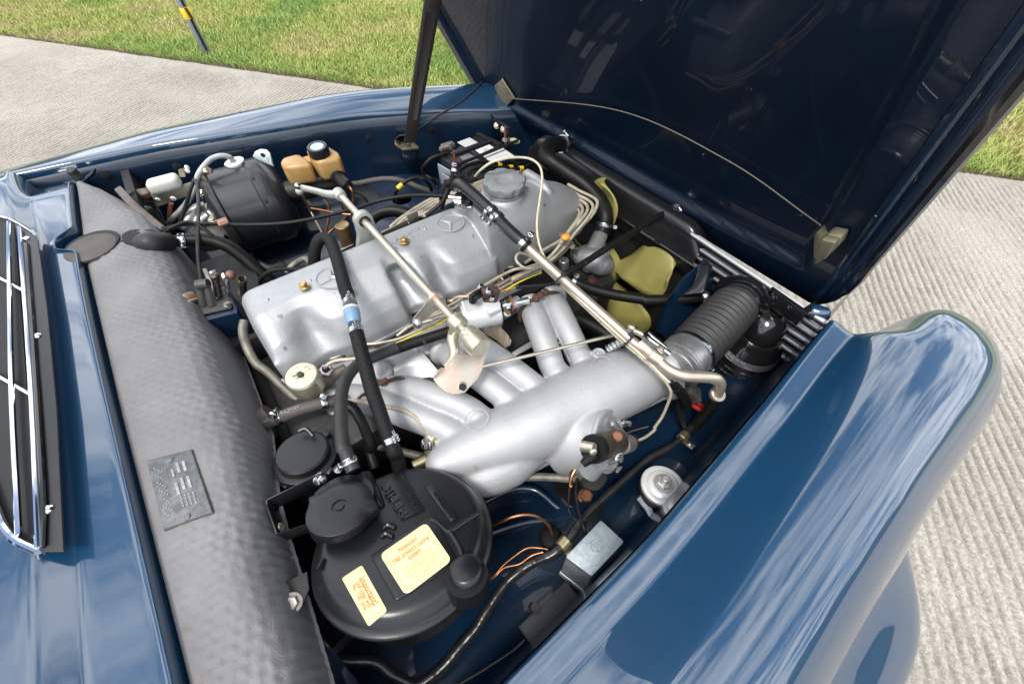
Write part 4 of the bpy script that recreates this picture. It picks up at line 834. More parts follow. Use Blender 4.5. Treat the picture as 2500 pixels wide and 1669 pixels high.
# ---- dark blue panel corner at the foot of the pad and harness below the tank
mb = MB(); rows = []
for (u, v, z) in ((1690, 1700, .80), (1780, 1555, .802), (1860, 1400, .80), (1935, 1275, .796), (2000, 1205, .79), (2062, 1182, .782), (2120, 1215, .772), (2190, 1310, .76), (2270, 1440, .745), (2360, 1620, .73)):
    q = sv('G', u, v, z); rows.append([q+Vector((-.03, -.01, -.02)), q+Vector((-.006, -.002, -.002)), q, q+Vector((.004, -.006, -.004)), q+Vector((.010, -.05, -.03)), q+Vector((.012, -.12, -.10)), q+Vector((.012, -.16, -.22))])
grid(mb, rows); single('blue_side_panel', mb, BONP, 'dark blue rounded panel corner between the grey pad and the black tank', 'panel', ang=70)
mb = MB(); lathe(mb, sv('T', 415, 190, .772), Vector((.15, .1, 1)), [(.046, -.07), (.046, -.012), (.0495, -.010), (.0495, .002), (.044, .004)], 48)
wm = thing('blower_motor', 'round black ribbed motor housing beside the grey pad', 'motor', sv('T', 330, 210, .70))
part('housing', mb, BLKP, wm)
mb = MB(); lathe(mb, sv('T', 408, 180, .777), Vector((.15, .1, 1)), [(.041, -.005), (.041, .013), (.038, .016), (.02, .0175)], 48); part('cover', mb, BLKP, wm)
c = sv('T', 415, 190, .775)
for k in range(4):
    t = math.pi/2*k+.5; e_ = Vector((math.cos(t), math.sin(t), 0)); mb = MB(); box(mb, c+e_*.0475+Vector((0, 0, -.012)), (.012, .012, .022), (e_, Vector((-e_.y, e_.x, 0)), Vector((0, 0, 1))), .002); part('clip', mb, BLKP, wm)
mb = MB(); tube(mb, PT('T', (370, 5, .80), (420, -10, .80), (470, 40, .795)), .0035, 8, 6); part('edge_band', mb, BLKP, wm)
# ================================================================== HOSES ROUND THE REAR
W_ = thing('coolant_hose', 'short brown weathered hose with two steel clips at the pad', 'hose', sv('M', 400, 1330, .75))
Pw = PT('M', (345, 1330, .757), (470, 1270, .765), (650, 1195, .775), (850, 1130, .78), (1000, 1095, .775), (1130, 1080, .765)); mb = MB(); C = spline(Pw, 8); rr_ = mpx(Pw[2])*15.5
tube(mb, Pw, rr_, 20, 8); part('tube', mb, RUBB, W_)
for (u, v) in ((500, 1262), (945, 1110)):
    c, d = near_on(C, sv('M', u, v, .775)); clamp(W_, c, d, rr_, Vector((-.1, .55, .8)), .010, STEEL, .0065)
xd = (Pw[0]-Pw[3]).normalized(); c, d = near_on(C, sv('M', 640, 1195, .775)); u_ = Vector((0, -.15, 1)); u_ = (u_-d*u_.dot(d)).normalized(); sd_ = d.cross(u_)
def wrp(c):
    return lambda tx, ty: c-d*tx+(u_*math.cos(ty/rr_)+(sd_)*math.sin(-ty/rr_)*-1)*(rr_+.0004)
text('print', 'W=CAR', c, xd, xd.orthogonal(), .0105, INKW, W_, warp=lambda tx, ty: c-d*tx+(u_*math.cos(ty/rr_)-sd_*math.sin(ty/rr_))*(rr_+.0005))
c3, d3 = near_on(C, sv('M', 395, 1300, .765)); text('print', 'LAT', c3, xd, xd.orthogonal(), .0105, INKW, W_, warp=lambda tx, ty: c3-d3*tx+(u_*math.cos(ty/rr_)-sd_*math.sin(ty/rr_))*(rr_+.0005))
mb = MB(); c = sv('M', 300, 1310, .755); xx = Vector((1, .1, .3)).normalized(); lathe(mb, c, xx, [(.042, -.03), (.040, .004), (.034, .007), (.016, .010)], 32); tube(mb, [c+xx*.0, c+xx*.03], [.022, .018], 18, 3); part('pad_sleeve', mb, RUBB, W_)
hh = thing('heater_hose', 'thick black heater hose from the grey pad sleeve down behind the valve cover', 'hose', sv('J', 400, 1070, .80))
Ph = PT('J', (180, 1060, .835), (300, 1065, .83), (430, 1060, .825), (560, 1045, .82), (700, 1035, .815), (860, 1050, .805), (1010, 1105, .79), (1150, 1205, .765), (1290, 1330, .735), (1420, 1450, .70), (1500, 1560, .66)); C = spline(Ph, 8); r0_ = mpx(Ph[4])*15.5
mb = MB(); tube(mb, Ph, [r0_*1.15, r0_*.98, r0_*.85, r0_*.9, r0_, r0_, r0_*1.02, r0_*1.05, r0_*1.1, r0_*1.1], 22, 8); part('tube', mb, RUB, hh)
c, d = near_on(C, sv('J', 575, 1045, .82)); clamp(hh, c, d, r0_*.96, (0, -.75, .65), .013, STEEL, .0085)
mb = MB(); tube(mb, [sv('D', 930, 118, .846), sv('D', 965, 120, .858), sv('D', 1020, 118, .860), sv('D', 1080, 113, .850), sv('D', 1130, 112, .838)], [.010, .020, .0235, .0220, .0205], 22, 8); part('sleeve', mb, RUBW, hh)
# braided fuel hose with the blue check valve
bh_ = thing('braided_hose', 'black braided hose with a light blue valve crossing the valve cover', 'hose', sv('M', 1150, 60, .93))
Pb = PT('J', (1830, 1290, .84), (1835, 1150, .87), (1870, 1050, .89), (1925, 1020, .895), (1985, 1060, .897), (2040, 1200, .90), (2090, 1380, .905), (2130, 1520, .905)) + PT('M', (1165, 60, .905), (1190, 150, .903))
mb = MB(); tube(mb, Pb, .0120, 18, 8); part('tube', mb, BRAID, bh_)
Pv = PT('M', (1190, 160, .903), (1205, 225, .90), (1225, 330, .897), (1245, 420, .893)); mb = MB(); dv_ = (Pv[-1]-Pv[0]).normalized()
lathe(mb, Pv[1]-dv_*.004, dv_, [(.0138, 0), (.0138, .004)], 24); va_ = part('valve_collar', mb, WHITE, bh_)
mb = MB(); lathe(mb, Pv[1], dv_, [(.0132, 0), (.0132, .010), (.0137, .0105), (.0132, .011), (.0125, .024), (.0105, .028)], 24); part('blue_valve', mb, BLUEC, bh_)
Pc = PT('M', (1240, 385, .895), (1265, 480, .89), (1300, 620, .88), (1345, 780, .87), (1400, 980, .855), (1460, 1150, .84), (1520, 1330, .825), (1580, 1480, .81), (1610, 1580, .80)) + PT('T', (1040, 150, .78), (1080, 300, .74)); C = spline(Pc, 8)
mb = MB(); tube(mb, Pc, .0120, 18, 8); part('tube', mb, BRAID, bh_)
def springclip(parent, c, d, r, up):
    u = Vector(up); u = (u-d*u.dot(d)).normalized(); s = d.cross(u); mb = MB()
    lathe(mb, c-d*.0045, d, [(r, 0), (r+.001, 0), (r+.001, .009), (r, .009)], 28); o = part('spring_clip', mb, STEEL, parent)
    mb = MB(); q = c+u*(r+.003)
    for k in (-1, 1): box(mb, q+d*.003*k, (.013, .0022, .004), (s, d, u), .0006)
    for k in (-1, 1): tube(mb, [q+s*.004*k-d*.006, q+s*.004*k+d*.006], .0016, 8, 2)
    tube(mb, [q+d*.004, q+d*.011-s*.002, q+d*.014, q+d*.011+s*.002, q+d*.004+s*.001], .0008, 6, 4); part('buckle', mb, STEEL, o)
cb = spline(Pb, 8); c, d = near_on(cb, sv('M', 1178, 150, .903)); springclip(bh_, c, -d, .0112, (.2, -.4, .9))
c, d = near_on(C, sv('M', 1250, 420, .893)); springclip(bh_, c, -d, .0114, (.2, -.4, .9))
c, d = near_on(C, sv('M', 1570, 1460, .813)); springclip(bh_, c, -d, .0114, (.6, -.1, .8))
# grey rubber vent hose down to the tank neck
vh = thing('vent_hose', 'smooth grey rubber hose curving down to the black tank neck', 'hose', sv('M', 1100, 1150, .80))
Pg_ = PT('M', (1640, 580, .815), (1500, 640, .82), (1370, 690, .825), (1270, 740, .83), (1180, 840, .835), (1125, 960, .838), (1105, 1100, .84), (1105, 1250, .84), (1110, 1400, .838), (1125, 1540, .835)) + PT('T', (680, 110, .832), (715, 200, .828), (750, 280, .822)); C = spline(Pg_, 8); rg = .0105
mb = MB(); tube(mb, Pg_, rg, 18, 8); part('tube', mb, RUBW, vh); c, d = near_on(C, sv('T', 725, 225, .826)); clamp(vh, c, d, rg, (-.8, .3, .5), .009, STEEL, .0065)
hose('drain_hose', 'dark hose dropping behind the grey vent hose beside the tank', 'hose', [('M', 1150, 1120, .79), ('M', 1230, 1170, .785), ('M', 1300, 1280, .775), ('M', 1350, 1400, .76), ('M', 1400, 1540, .74), ('T', 860, 120, .72), ('T', 900, 260, .70)], 12.5, RUB)
hose('long_rubber_hose', 'straight matt black hose lying along the cylinder head', 'hose', [('M', 1330, 700, .805), ('M', 1500, 640, .805), ('M', 1800, 535, .80), ('M', 2130, 430, .80), ('N', 380, 620, .80), ('N', 700, 470, .795), ('N', 960, 330, .79), ('N', 1200, 220, .79), ('N', 1450, 130, .79)], 13.5, RUB)
hose('rear_pipe', 'mottled grey steel pipe bending down behind the rear of the valve cover', 'pipe', [('D', 1640, 640, .80), ('D', 1632, 720, .79), ('D', 1665, 830, .775), ('D', 1720, 925, .76), ('D', 1800, 985, .75), ('D', 1900, 1080, .735), ('D', 2020, 1190, .72)], 10.5, mat('mottled_pipe', (.25, .24, .20), .55, metal=.4, var=.5, vscale=60, bump=.2, bscale=200))
hose('lower_water_pipe', 'mottled pipe passing under the tip of the manifold', 'pipe', [('D', 2050, 1290, .70), ('D', 2180, 1360, .69), ('M', 1100, 1320, .685), ('M', 1350, 1480, .67), ('T', 1330, 210, .66), ('T', 1500, 280, .66), ('T', 1700, 335, .66), ('Q', 380, 640, .66), ('Q', 600, 645, .665), ('Q', 780, 655, .675), ('Q', 870, 610, .69), ('Q', 910, 580, .70)], 10, MATS['mottled_pipe'])
# round gold damper and injector unions
gd = thing('damper_cap', 'round pale gold zinc cap at the rear corner of the valve cover', 'cap', sv('M', 735, 920, .75))
mb = MB(); c = sv('M', 722, 843, .825); gn = Vector((.02, -.10, 1)).normalized(); lathe(mb, c-gn*.045, gn, [(.0275, 0), (.0285, .012), (.0285, .041), (.026, .0445), (.020, .0452)], 40); part('cap', mb, mat('speckled_zinc', (.66, .63, .48), .34, metal=.75, var=.2, vscale=80, wear=((.22, .20, .13), 150, .63), bump=.1, bscale=300), gd)
mb = MB(); lathe(mb, c, gn, [(.006, 0), (.005, .002), (.0045, .006)], 14)
for k in range(4): tube(mb, [c+gn*.004+Vector((-.004-.003*k, .001*k, 0)), c+gn*(.005)+Vector((.003, .004-.002*k, .001))], .0009, 6, 2)
part('cap_nut', mb, mat('dark_steel', (.12, .10, .08), .4, metal=.8, var=.4, vscale=150), gd)
mb = MB(); tube(mb, PT('M', (880, 960, .765), (960, 900, .77), (1050, 830, .772), (1150, 770, .775)), [.012, .014, .010, .008], 12, 5); single('injector_bridge', mb, mat('stained_casting', (.17, .14, .12), .6, metal=.3, var=.5, vscale=50), 'brown stained casting ledge behind the gold cap', 'casting')
def injector(c, path, lab):
    t = thing('injector_union', lab, 'pipe union', c); mb = MB(); n_ = Vector((.1, -.25, 1)).normalized()
    lathe(mb, Vector(c)-n_*.012, n_, [(.0135, 0), (.0135, .016), (.011, .018)], 6); o = part('union_nut', mb, STEEL, t); mb = MB(); lathe(mb, Vector(c)-n_*.02, n_, [(.014, 0), (.014, .008)], 20); part('copper_base', mb, MATS['rusty_copper'], t)
    mb = MB(); tube(mb, [Vector(c), Vector(c)+n_*.012]+path, .0036, 10, 8); part('injection_pipe', mb, mat('zinc_pipe', (.55, .48, .36), .38, metal=.75, var_col=(.46, .36, .30), vscale=30, bump=.1, bscale=250), t)
    lathe(mb2 := MB(), Vector(c)+n_*.001, n_, [(.0075, 0), (.006, .010)], 12); part('pipe_olive', mb2, DARK, t); return t
injector(sv('M', 965, 800, .785), PT('M', (990, 735, .802), (1060, 705, .803), (1160, 692, .802), (1250, 685, .80)), 'hex injector union with a short gold pipe behind the braided hose')
injector(sv('N', 910, 110, .785), PT('N', (940, 60, .80), (1010, 30, .803), (1120, 20, .803), (1250, -20, .803), (1330, -60, .80)), 'hex injector union by the front corner of the main valve cover')
injector(sv('N', 370, 360, .785), PT('N', (400, 330, .80), (460, 295, .802), (560, 290, .802), (640, 300, .80)), 'hex injector union beside the silver solenoid')
ZP = MATS['zinc_pipe']
hose('injection_pipe', 'pinkish zinc injection pipe running along the base of the valve cover', 'fuel pipe', [('M', 1330, 550, .80), ('M', 1480, 535, .80), ('M', 1650, 500, .80), ('M', 1800, 440, .80), ('M', 2010, 350, .80), ('N', 330, 490, .80), ('N', 480, 450, .80), ('N', 640, 320, .80), ('N', 820, 200, .80), ('N', 1000, 100, .80), ('N', 1180, 20, .80), ('K', 1780, 1290, .80), ('K', 1950, 1190, .80), ('K', 2070, 1080, .80)], 4.2, ZP, group='injection pipes')
hose('injection_pipe', 'pale zinc injection pipe second from the valve cover', 'fuel pipe', [('M', 1640, 470, .795), ('M', 1760, 380, .80), ('M', 1980, 280, .80), ('M', 2200, 200, .80), ('N', 460, 380, .80), ('N', 640, 350, .795), ('N', 860, 220, .80), ('N', 1050, 120, .80), ('N', 1250, 40, .80), ('K', 1800, 1340, .80), ('K', 2010, 1200, .80), ('K', 2140, 1060, .80)], 4.0, ZP, group='injection pipes')
hose('yellow_wire', 'thin yellow wire strung along the injection pipes', 'wire', [('M', 1400, 640, .805), ('M', 1600, 555, .807), ('M', 1850, 440, .807), ('M', 2080, 345, .807), ('N', 250, 560, .807), ('N', 430, 470, .806), ('N', 700, 330, .80), ('N', 870, 255, .806), ('N', 1060, 145, .808), ('N', 1260, 60, .808)], 1.8, mat('yellow_wire', (.68, .58, .06), .4))
# bundle of six beige cables swinging round the front of the engine
for lb_, z, off, P in (('outermost beige cable of the bundle sweeping round the front of the dome', .815, 0, ((640, 235), (770, 310), (870, 355), (955, 405), (975, 460), (935, 560), (850, 660), (760, 755), (660, 860), (570, 980), (470, 1080), (330, 1170), (150, 1250), (0, 1310))),
    ('second beige cable of the bundle, just inside the outermost one', .813, 0, ((650, 290), (760, 360), (860, 410), (915, 460), (920, 520), (870, 610), (790, 710), (710, 800), (640, 900), (540, 1020), (430, 1110), (250, 1200), (0, 1330))),
    ('third beige cable of the bundle with a tight bend by the dome', .809, 0, ((660, 350), (740, 395), (820, 440), (862, 490), (850, 560), (780, 650), (690, 745), (610, 830), (560, 870), (460, 930), (360, 985), (300, 1030), (150, 1130))),
    ('fourth beige cable of the bundle partly hidden by the others', .803, 0, ((670, 410), (750, 450), (800, 495), (800, 560), (740, 660), (660, 760), (600, 860), (540, 950), (450, 1050), (350, 1140), (150, 1240), (0, 1350))),
    ('innermost beige cable of the bundle lying against the dome', .797, 0, ((680, 470), (740, 510), (770, 560), (740, 640), (660, 750), (590, 850), (520, 960), (400, 1090), (200, 1230), (0, 1370)))):
    hose('beige_cable', lb_, 'cable', [('L', u, v, z+.048*(1-sstep(4, 9, i_))) for i_, (u, v) in enumerate(P)], 3.9, BEIGE, group='beige cables round the engine front')
mb = MB(); c = sv('L', 615, 835, .846); ball(mb, c, .0105, 12, (1.2, 1, .7)); ct = thing('cable_clip', 'orange plastic clip on the beige cable bundle', 'clip', c); part('clip', mb, ORAN, ct); mb = MB(); box(mb, sv('L', 570, 810, .846), (.012, .010, .005), None, .001); part('tab', mb, ZINC, ct)
mb = MB(); box(mb, sv('L', 715, 280, .845), (.024, .020, .022), (Vector((.7, -.7, 0)), Vector((.7, .7, 0)), Vector((0, 0, 1))), .004); single('cable_block', mb, RUB, 'black block gripping the beige cables at the front of the dome', 'clip')
# ================================================================== AIR PIPE AND ITS HOSE
ah = thing('breather_hose', 'black breather hose with steel clips crossing the filler cap end of the cover', 'hose', sv('K', 1050, 520, .95))
Pa = PT('K', (1020, 545, .945), (1045, 510, .958), (1090, 520, .965), (1180, 590, .965), (1290, 690, .96), (1400, 800, .953), (1520, 930, .945), (1640, 1040, .938), (1700, 1100, .932)); C = spline(Pa, 8)
mb = MB(); tube(mb, Pa, [.0100, .0118, .0118, .0118, .0115, .0112, .0120, .0118, .0118], 22, 8); part('tube', mb, BLKG if False else mat('shiny_rubber', (.022, .022, .023), .30, var=.3, vscale=30, spec=.5), ah)
for (u, v), up in (((1385, 785), (-.75, -.4, .3)), ((1425, 830), (-.7, -.5, .35)), ((1660, 1060), (.75, .5, .3))):
    c, d = near_on(C, sv('K', u, v, .95)); clamp(ah, c, d, .0118, up, .010, STEEL, .0065)
mb = MB(); c, d = near_on(C, sv('K', 1690, 1090, .935)); lathe(mb, c-d*.008, d, [(.0135, 0), (.0135, .012), (.011, .013)], 24); part('end_ring', mb, RUB, ah)
tw = hose('tee_hose', '', '', [('K', 1150, 690, .925), ('K', 1200, 640, .935), ('K', 1290, 740, .935), ('K', 1370, 810, .94)], 9, RUB, parent=ah, part_name='branch_tube')
mb = MB(); c = sv('K', 1095, 690, .905); lathe(mb, c, (0, 0, 1), [(.019, 0), (.0195, .014), (.016, .020)], 24); part('neck_boot', mb, RUB, ah); clamp(ah, sv('K', 1095, 672, .918), Vector((0, 0, 1)), .019, (-.5, -.8, 0), .009, STEEL, .005)
mb = MB(); tube(mb, PT('K', (965, 635, .925), (1085, 645, .925)), .0068, 14, 2); part('clip_barrel', mb, STEEL, ah)
ap_ = thing('air_pipe', 'long pale zinc pipe running from the breather hose over the runners to the throttle', 'pipe', sv('E', 1700, 480, .88))
Pp = PT('E', (1320, 125, .930), (1440, 235, .918), (1600, 380, .905), (1780, 540, .887), (1960, 700, .868), (2060, 790, .857)) + PT('O', (510, 810, .850), (600, 890, .845), (680, 960, .84), (760, 1010, .836), (870, 1045, .832), (1000, 1055, .826), (1110, 1062, .82), (1180, 1085, .812), (1205, 1130, .80), (1190, 1180, .785), (1170, 1230, .77))
mb = MB(); tube(mb, Pp, [.0090]*9+[.0095, .0105, .0105, .0105, .0105, .0105, .0105, .0105], 20, 8); part('pipe', mb, mat('pale_zinc_pipe', (.62, .57, .46), .36, metal=.75, var_col=(.56, .45, .38), vscale=22, bump=.12, bscale=300, wear=((.28, .22, .15), 90, .66)), ap_)
mb = MB(); P = PT('O', (430, 730, .856), (560, 850, .847)); tube(mb, P, .0115, 20, 3); tube(mb, PT('O', (520, 830, .852), (620, 900, .843)), .013, 20, 3); pj = part('pipe_joint', mb, ZINCP, ap_)
mb = MB(); prism(mb, PT('O', (450, 870, .835), (480, 850, .838), (570, 950, .833), (540, 955, .83)), (0, 0, -.004), .001); part('pipe_lug', mb, ZINCP, ap_)
bolt(ap_, sv('O', 632, 795, .862), (.3, -.4, .85), .0055, .006, ZINC)
for t_, u, v, z in (('E', 1580, 365, .907), ('O', 365, 660, .860)):
    C = spline(Pp, 8); c, d = near_on(C, sv(t_, u, v, z)); mb = MB(); u2 = Vector((-.5, -.4, .3)); u2 = (u2-d*u2.dot(d)).normalized(); s2 = d.cross(u2)
    V = [c+u2*.006+(u2*math.cos(q)*1.5+s2*math.sin(q))*.0118 for q in np.linspace(0, 2*math.pi, 20)]; tube(mb, V, .0022, 8, 2); box(mb, c+Vector((0, 0, .013)), (.008, .007, .006), None, .001); part('cable_tie', mb, INKB, ap_)
mb = MB(); lathe(mb, sv('O', 1172, 1225, .772), Vector((.1, .35, -1)), [(.014, -.006), (.0145, 0), (.013, .004)], 24); part('pipe_collar', mb, MATS['pale_zinc_pipe'], ap_)
hose('drop_hose', 'black hose hanging from the bent end of the pale zinc pipe', 'hose', [('O', 1165, 1240, .765), ('O', 1130, 1330, .74), ('O', 1080, 1400, .71), ('O', 1010, 1470, .68), ('O', 950, 1540, .65)], 14, RUB)
# thin tubes lashed to the pipe
hose('cream_vacuum_tube', 'thin cream vacuum tube looping high beside the filler cap', 'tube', [('K', 1215, 432, .935), ('K', 1270, 370, .965), ('K', 1370, 300, .985), ('K', 1500, 262, .99), ('K', 1650, 252, .985), ('K', 1760, 275, .98), ('K', 1835, 345, .97), ('K', 1855, 470, .96), ('K', 1832, 650, .95), ('K', 1806, 850, .94), ('K', 1812, 1010, .93), ('K', 1850, 1150, .92), ('K', 1930, 1290, .912), ('E', 1560, 370, .905), ('E', 1760, 560, .886), ('E', 1990, 770, .86), ('O', 490, 880, .845), ('O', 690, 1080, .82), ('O', 725, 1105, .815)], 2.9, CREAM)
hose('grey_vacuum_tube', 'thin grey beige tube with a tight loop lying beside the zinc pipe', 'tube', [('N', 130, 470, .79), ('N', 300, 420, .795), ('E', 1200, 320, .81), ('E', 1330, 285, .83), ('E', 1430, 255, .85), ('E', 1385, 285, .855), ('E', 1320, 283, .86), ('E', 1272, 245, .868), ('E', 1268, 205, .875), ('E', 1300, 185, .882), ('E', 1370, 215, .888), ('E', 1450, 285, .893), ('E', 1545, 375, .895), ('E', 1740, 560, .878), ('E', 1970, 775, .852), ('O', 470, 890, .84), ('O', 660, 1075, .82), ('O', 725, 1170, .805), ('O', 735, 1230, .79), ('O', 700, 1330, .76), ('O', 650, 1440, .735), ('O', 580, 1540, .71), ('Q', 1560, 190, .705), ('Q', 1480, 255, .71), ('Q', 1400, 295, .72)], 3.6, BEIGE)
hose('pipe_side_tube', 'thin pinkish tube lashed to the middle of the zinc pipe', 'tube', [('E', 1560, 395, .893), ('E', 1700, 520, .880), ('E', 1850, 650, .865), ('E', 2000, 780, .85), ('O', 480, 905, .836)], 3.2, ZP)
hose('braided_wire_sheath', 'black braided sheath from the terminal block to the zinc pipe', 'wire sheath', [('N', 1010, 205, .835), ('N', 1130, 190, .84), ('N', 1280, 180, .85), ('N', 1400, 160, .865), ('N', 1450, 120, .87)], 4.0, BRAID)
# ================================================================== SOLENOID
so_ = thing('solenoid', 'white silver solenoid cylinder with chipped paint and a rusty terminal block', 'solenoid', sv('N', 680, 500, .76))
s0, s1 = sv('N', 520, 478, .835), sv('N', 855, 410, .835); sd = (s1-s0).normalized()
mb = MB(); lathe(mb, s0, sd, [(.0245, -.001), (.030, 0), (.0305, .003), (.0295, .005), (.0295, (s1-s0).length-.004), (.028, (s1-s0).length), (.01, (s1-s0).length+.001)], 40); part('can', mb, SOLP, so_)
mb = MB(); lathe(mb, s0-sd*.0012, sd, [(.0215, 0), (.0215, -.0015), (.019, -.0025), (.010, -.0022)], 36); part('end_disc', mb, SOLP, so_)
mb = MB(); z_ = .869; prism(mb, PT('N', (690, 330, z_), (760, 445, z_-.004), (870, 400, z_-.004), (870, 350, z_), (800, 320, z_)), (0, 0, -.012), .001); part('strap', mb, SOLP, so_)
mb = MB(); prism(mb, PT('N', (665, 195, .885), (760, 175, .885), (870, 225, .885), (830, 350, .868), (710, 350, .868)), (0, 0, -.004), .0012); box(mb, sv('N', 770, 240, .893), (.032, .016, .012), (sd, sd.cross(Vector((0, 0, -1))), Vector((0, 0, 1))), .003)
tb = part('terminal_block', mb, mat('brown_block', (.085, .045, .035), .6, var=.6, vscale=70, bump=.5, bscale=200), so_)
for u, v, z in ((788, 302, .878), (680, 195, .893), (755, 235, .903)): bolt(tb, sv('N', u, v, z), (.1, -.3, .9), .0052, .006, STEEL)
mb = MB(); tube(mb, PT('N', (700, 270, .89), (640, 300, .893), (610, 330, .885)), .0045, 10); tube(mb, PT('N', (690, 225, .893), (620, 260, .895), (580, 300, .89)), .0042, 10); lathe(mb, sv('N', 605, 332, .868), (0, 0, 1), [(.008, 0), (.007, .008), (.004, .010)], 14); part('terminal_boot', mb, RUB, so_)
mb = MB(); q = sv('N', 885, 375, .835); tube(mb, [q, q+sd*.055], .0075, 14, 2); lathe(mb, q+sd*.006, sd, [(.011, 0), (.011, .008)], 6); part('plunger_rod', mb, STEEL, so_)
mb = MB(); lathe(mb, q+sd*.018, sd, [(.0165, 0), (.0165, .0025)], 28); part('rusty_washer', mb, MATS['rusty_copper'], so_)
mb = MB(); tube(mb, PT('N', (965, 370, .832), (1045, 330, .832)), .0115, 18, 2); part('end_sleeve', mb, ALU, so_)
mb = MB(); lathe(mb, sv('N', 920, 455, .815), (.2, -.4, .8), [(.0085, -.006), (.0085, .006), (.006, .008)], 16); part('pivot', mb, ZINC, so_)
mb = MB(); prism(mb, PT('N', (700, 590, .805), (850, 540, .808), (900, 480, .808), (850, 720, .765), (710, 640, .785)), (.003, .002, -.003), .001); prism(mb, PT('N', (850, 560, .806), (950, 660, .785), (965, 745, .77), (915, 780, .765), (845, 720, .765)), (0, .004, -.004), .001); part('bracket', mb, mat('tan_stained_plate', (.40, .33, .25), .5, metal=.4, var=.4, vscale=50), so_)
mb = MB(); prism(mb, PT('N', (905, 775, .764), (965, 745, .769), (975, 700, .77), (930, 650, .78), (880, 720, .765)), (0, 0, -.006), .002); part('foot', mb, SILV, so_)
for a, b, c, m_ in (((830, 270, .88), (900, 240, .86), (1010, 208, .838), mat('green_yellow_wire', (.25, .42, .10), .4)), ((840, 250, .88), (920, 232, .86), (1010, 200, .838), ORAN)):
    mb = MB(); tube(mb, PT('N', a, b, c), .0016, 6, 5); part('wire', mb, m_, so_)
# ================================================================== THROTTLE LINKAGE
tl = thing('throttle_linkage', 'long pale zinc throttle shaft with levers crossing over the valve cover', 'linkage', sv('K', 300, 1100, .9))
Ps = [sv('J', 2090, 625, .902), sv('J', 2349, 885, .882), sv('K', 100, 850, .893), sv('K', 480, 1230, .902), sv('K', 820, 1575, .903), sv('E', 700, 480, .903), sv('E', 830, 625, .898), sv('E', 920, 705, .893), sv('E', 960, 750, .914)]
a, b = Ps[0], Ps[-1]; mb = MB(); tube(mb, [a, b], .0078, 20, 4); part('shaft', mb, ZINCP, tl); sd = (b-a).normalized()
def on(t_, u, v):       # nearest point of the shaft to a sight line
    o = TILE[t_]; r = Vector(ray(o[0]+u/o[2], o[1]+v/o[2])).normalized(); w0 = Vector((0, 0, CAMZ))-a; B = r.dot(sd); D = r.dot(w0); Ee = sd.dot(w0); s = (Ee-B*D)/(1-B*B); return a+sd*s
mb = MB(); q = on('J', 2075, 610); lathe(mb, q-sd*.012, sd, [(.013, 0), (.0135, .018), (.011, .024)], 24)
tube(mb, [q]+PT('J', (1960, 605, .898), (1850, 575, .892), (1740, 550, .888), (1680, 545, .885)), [.0115, .010, .0085, .0085, .010], 14, 6, sx=.7); ball(mb, sv('J', 1690, 575, .880), .010, 12); part('far_lever', mb, mat('grey_cast_lever', (.52, .53, .48), .45, metal=.5, var=.15, vscale=40, bump=.2, bscale=300), tl)
mb = MB(); ball(mb, sv('J', 1670, 525, .895), .008, 12); part('ball_end', mb, STEEL, tl)
mb = MB(); tube(mb, PT('J', (1715, 580, .875), (1740, 660, .85), (1800, 770, .80), (1900, 960, .775), (1930, 1010, .77)), .0032, 8, 5); part('pull_rod', mb, mat('dark_zinc_rod', (.22, .20, .14), .4, metal=.7), tl)
mb = MB(); lathe(mb, sv('J', 1752, 670, .824), (.3, -.3, -.6), [(.006, 0), (.006, .012)], 6); part('rod_nut', mb, MATS['dark_zinc_rod'], tl)
q = on('K', 118, 868); mb = MB(); V = []; n_ = sd; up_ = Vector((0, 0, 1)); up_ = (up_-n_*up_.dot(n_)).normalized(); sx_ = n_.cross(up_); fy_ = sv('K', 180, 1130, .80); base = (fy_-q)
pl = [q+(up_*math.cos(t)+sx_*math.sin(t))*.0205 for t in np.linspace(-1.8, 1.8, 15)]; e0, e1 = sv('K', 20, 1150, .79), sv('K', 340, 1010, .79)
dn = -up_*.085; pl = pl+[q+sx_*.022-up_*.03, q+sx_*.045+dn, q-sx_*.045+dn, q-sx_*.022-up_*.03]
prism(mb, [p_-n_*.008 for p_ in pl], n_*.016, .002); part('pedestal', mb, MATS['grey_cast_lever'], tl)
mb = MB(); lathe(mb, q-n_*.0105, n_, [(.0125, 0), (.0125, .021)], 24); part('bearing', mb, BLKP, tl)
q = on('E', 715, 500); mb = MB(); lathe(mb, q-sd*.004, sd, [(.0135, 0), (.0135, .008)], 24); p2 = sv('E', 590, 640, .835)
pe = [q+sd*.002+Vector((-.010, .006, .004)), q+sd*.002+Vector((.011, -.003, .004)), q+sd*.004+Vector((.012, -.010, -.004)), p2+Vector((.012, -.004, 0)), p2+Vector((.0, -.008, 0)), p2+Vector((-.007, 0, 0)), p2+Vector((-.004, .008, 0))]
prism(mb, pe, sd*.003, .0008); part('side_lever', mb, ZINCP, tl)
mb = MB(); ball(mb, sv('E', 603, 655, .838), .0105, 16); part('ball_joint', mb, STEEL, tl)
mb = MB(); c = sv('E', 603, 655, .835); tube(mb, [c]+PT('E', (660, 640, .838), (700, 630, .838)), .0065, 12, 2); tube(mb, PT('E', (690, 632, .838), (760, 610, .835), (860, 590, .83)), .0042, 10, 2); part('link_rod', mb, ZINC, tl)
q = on('E', 868, 660); mb = MB(); lathe(mb, q-sd*.012, sd, [(.013, 0), (.0155, .003), (.0155, .020), (.013, .024)], 28); tube(mb, [q]+PT('E', (850, 720, .872), (838, 770, .865), (852, 840, .86), (838, 900, .85), (805, 950, .84)), [.011, .0105, .0095, .0085, .0085], 14, 6); lathe(mb, sv('E', 832, 662, .905), (0, -.5, .8), [(.003, 0), (.003, .0006)], 10); part('curved_lever', mb, MATS['speckled_zinc'], tl)
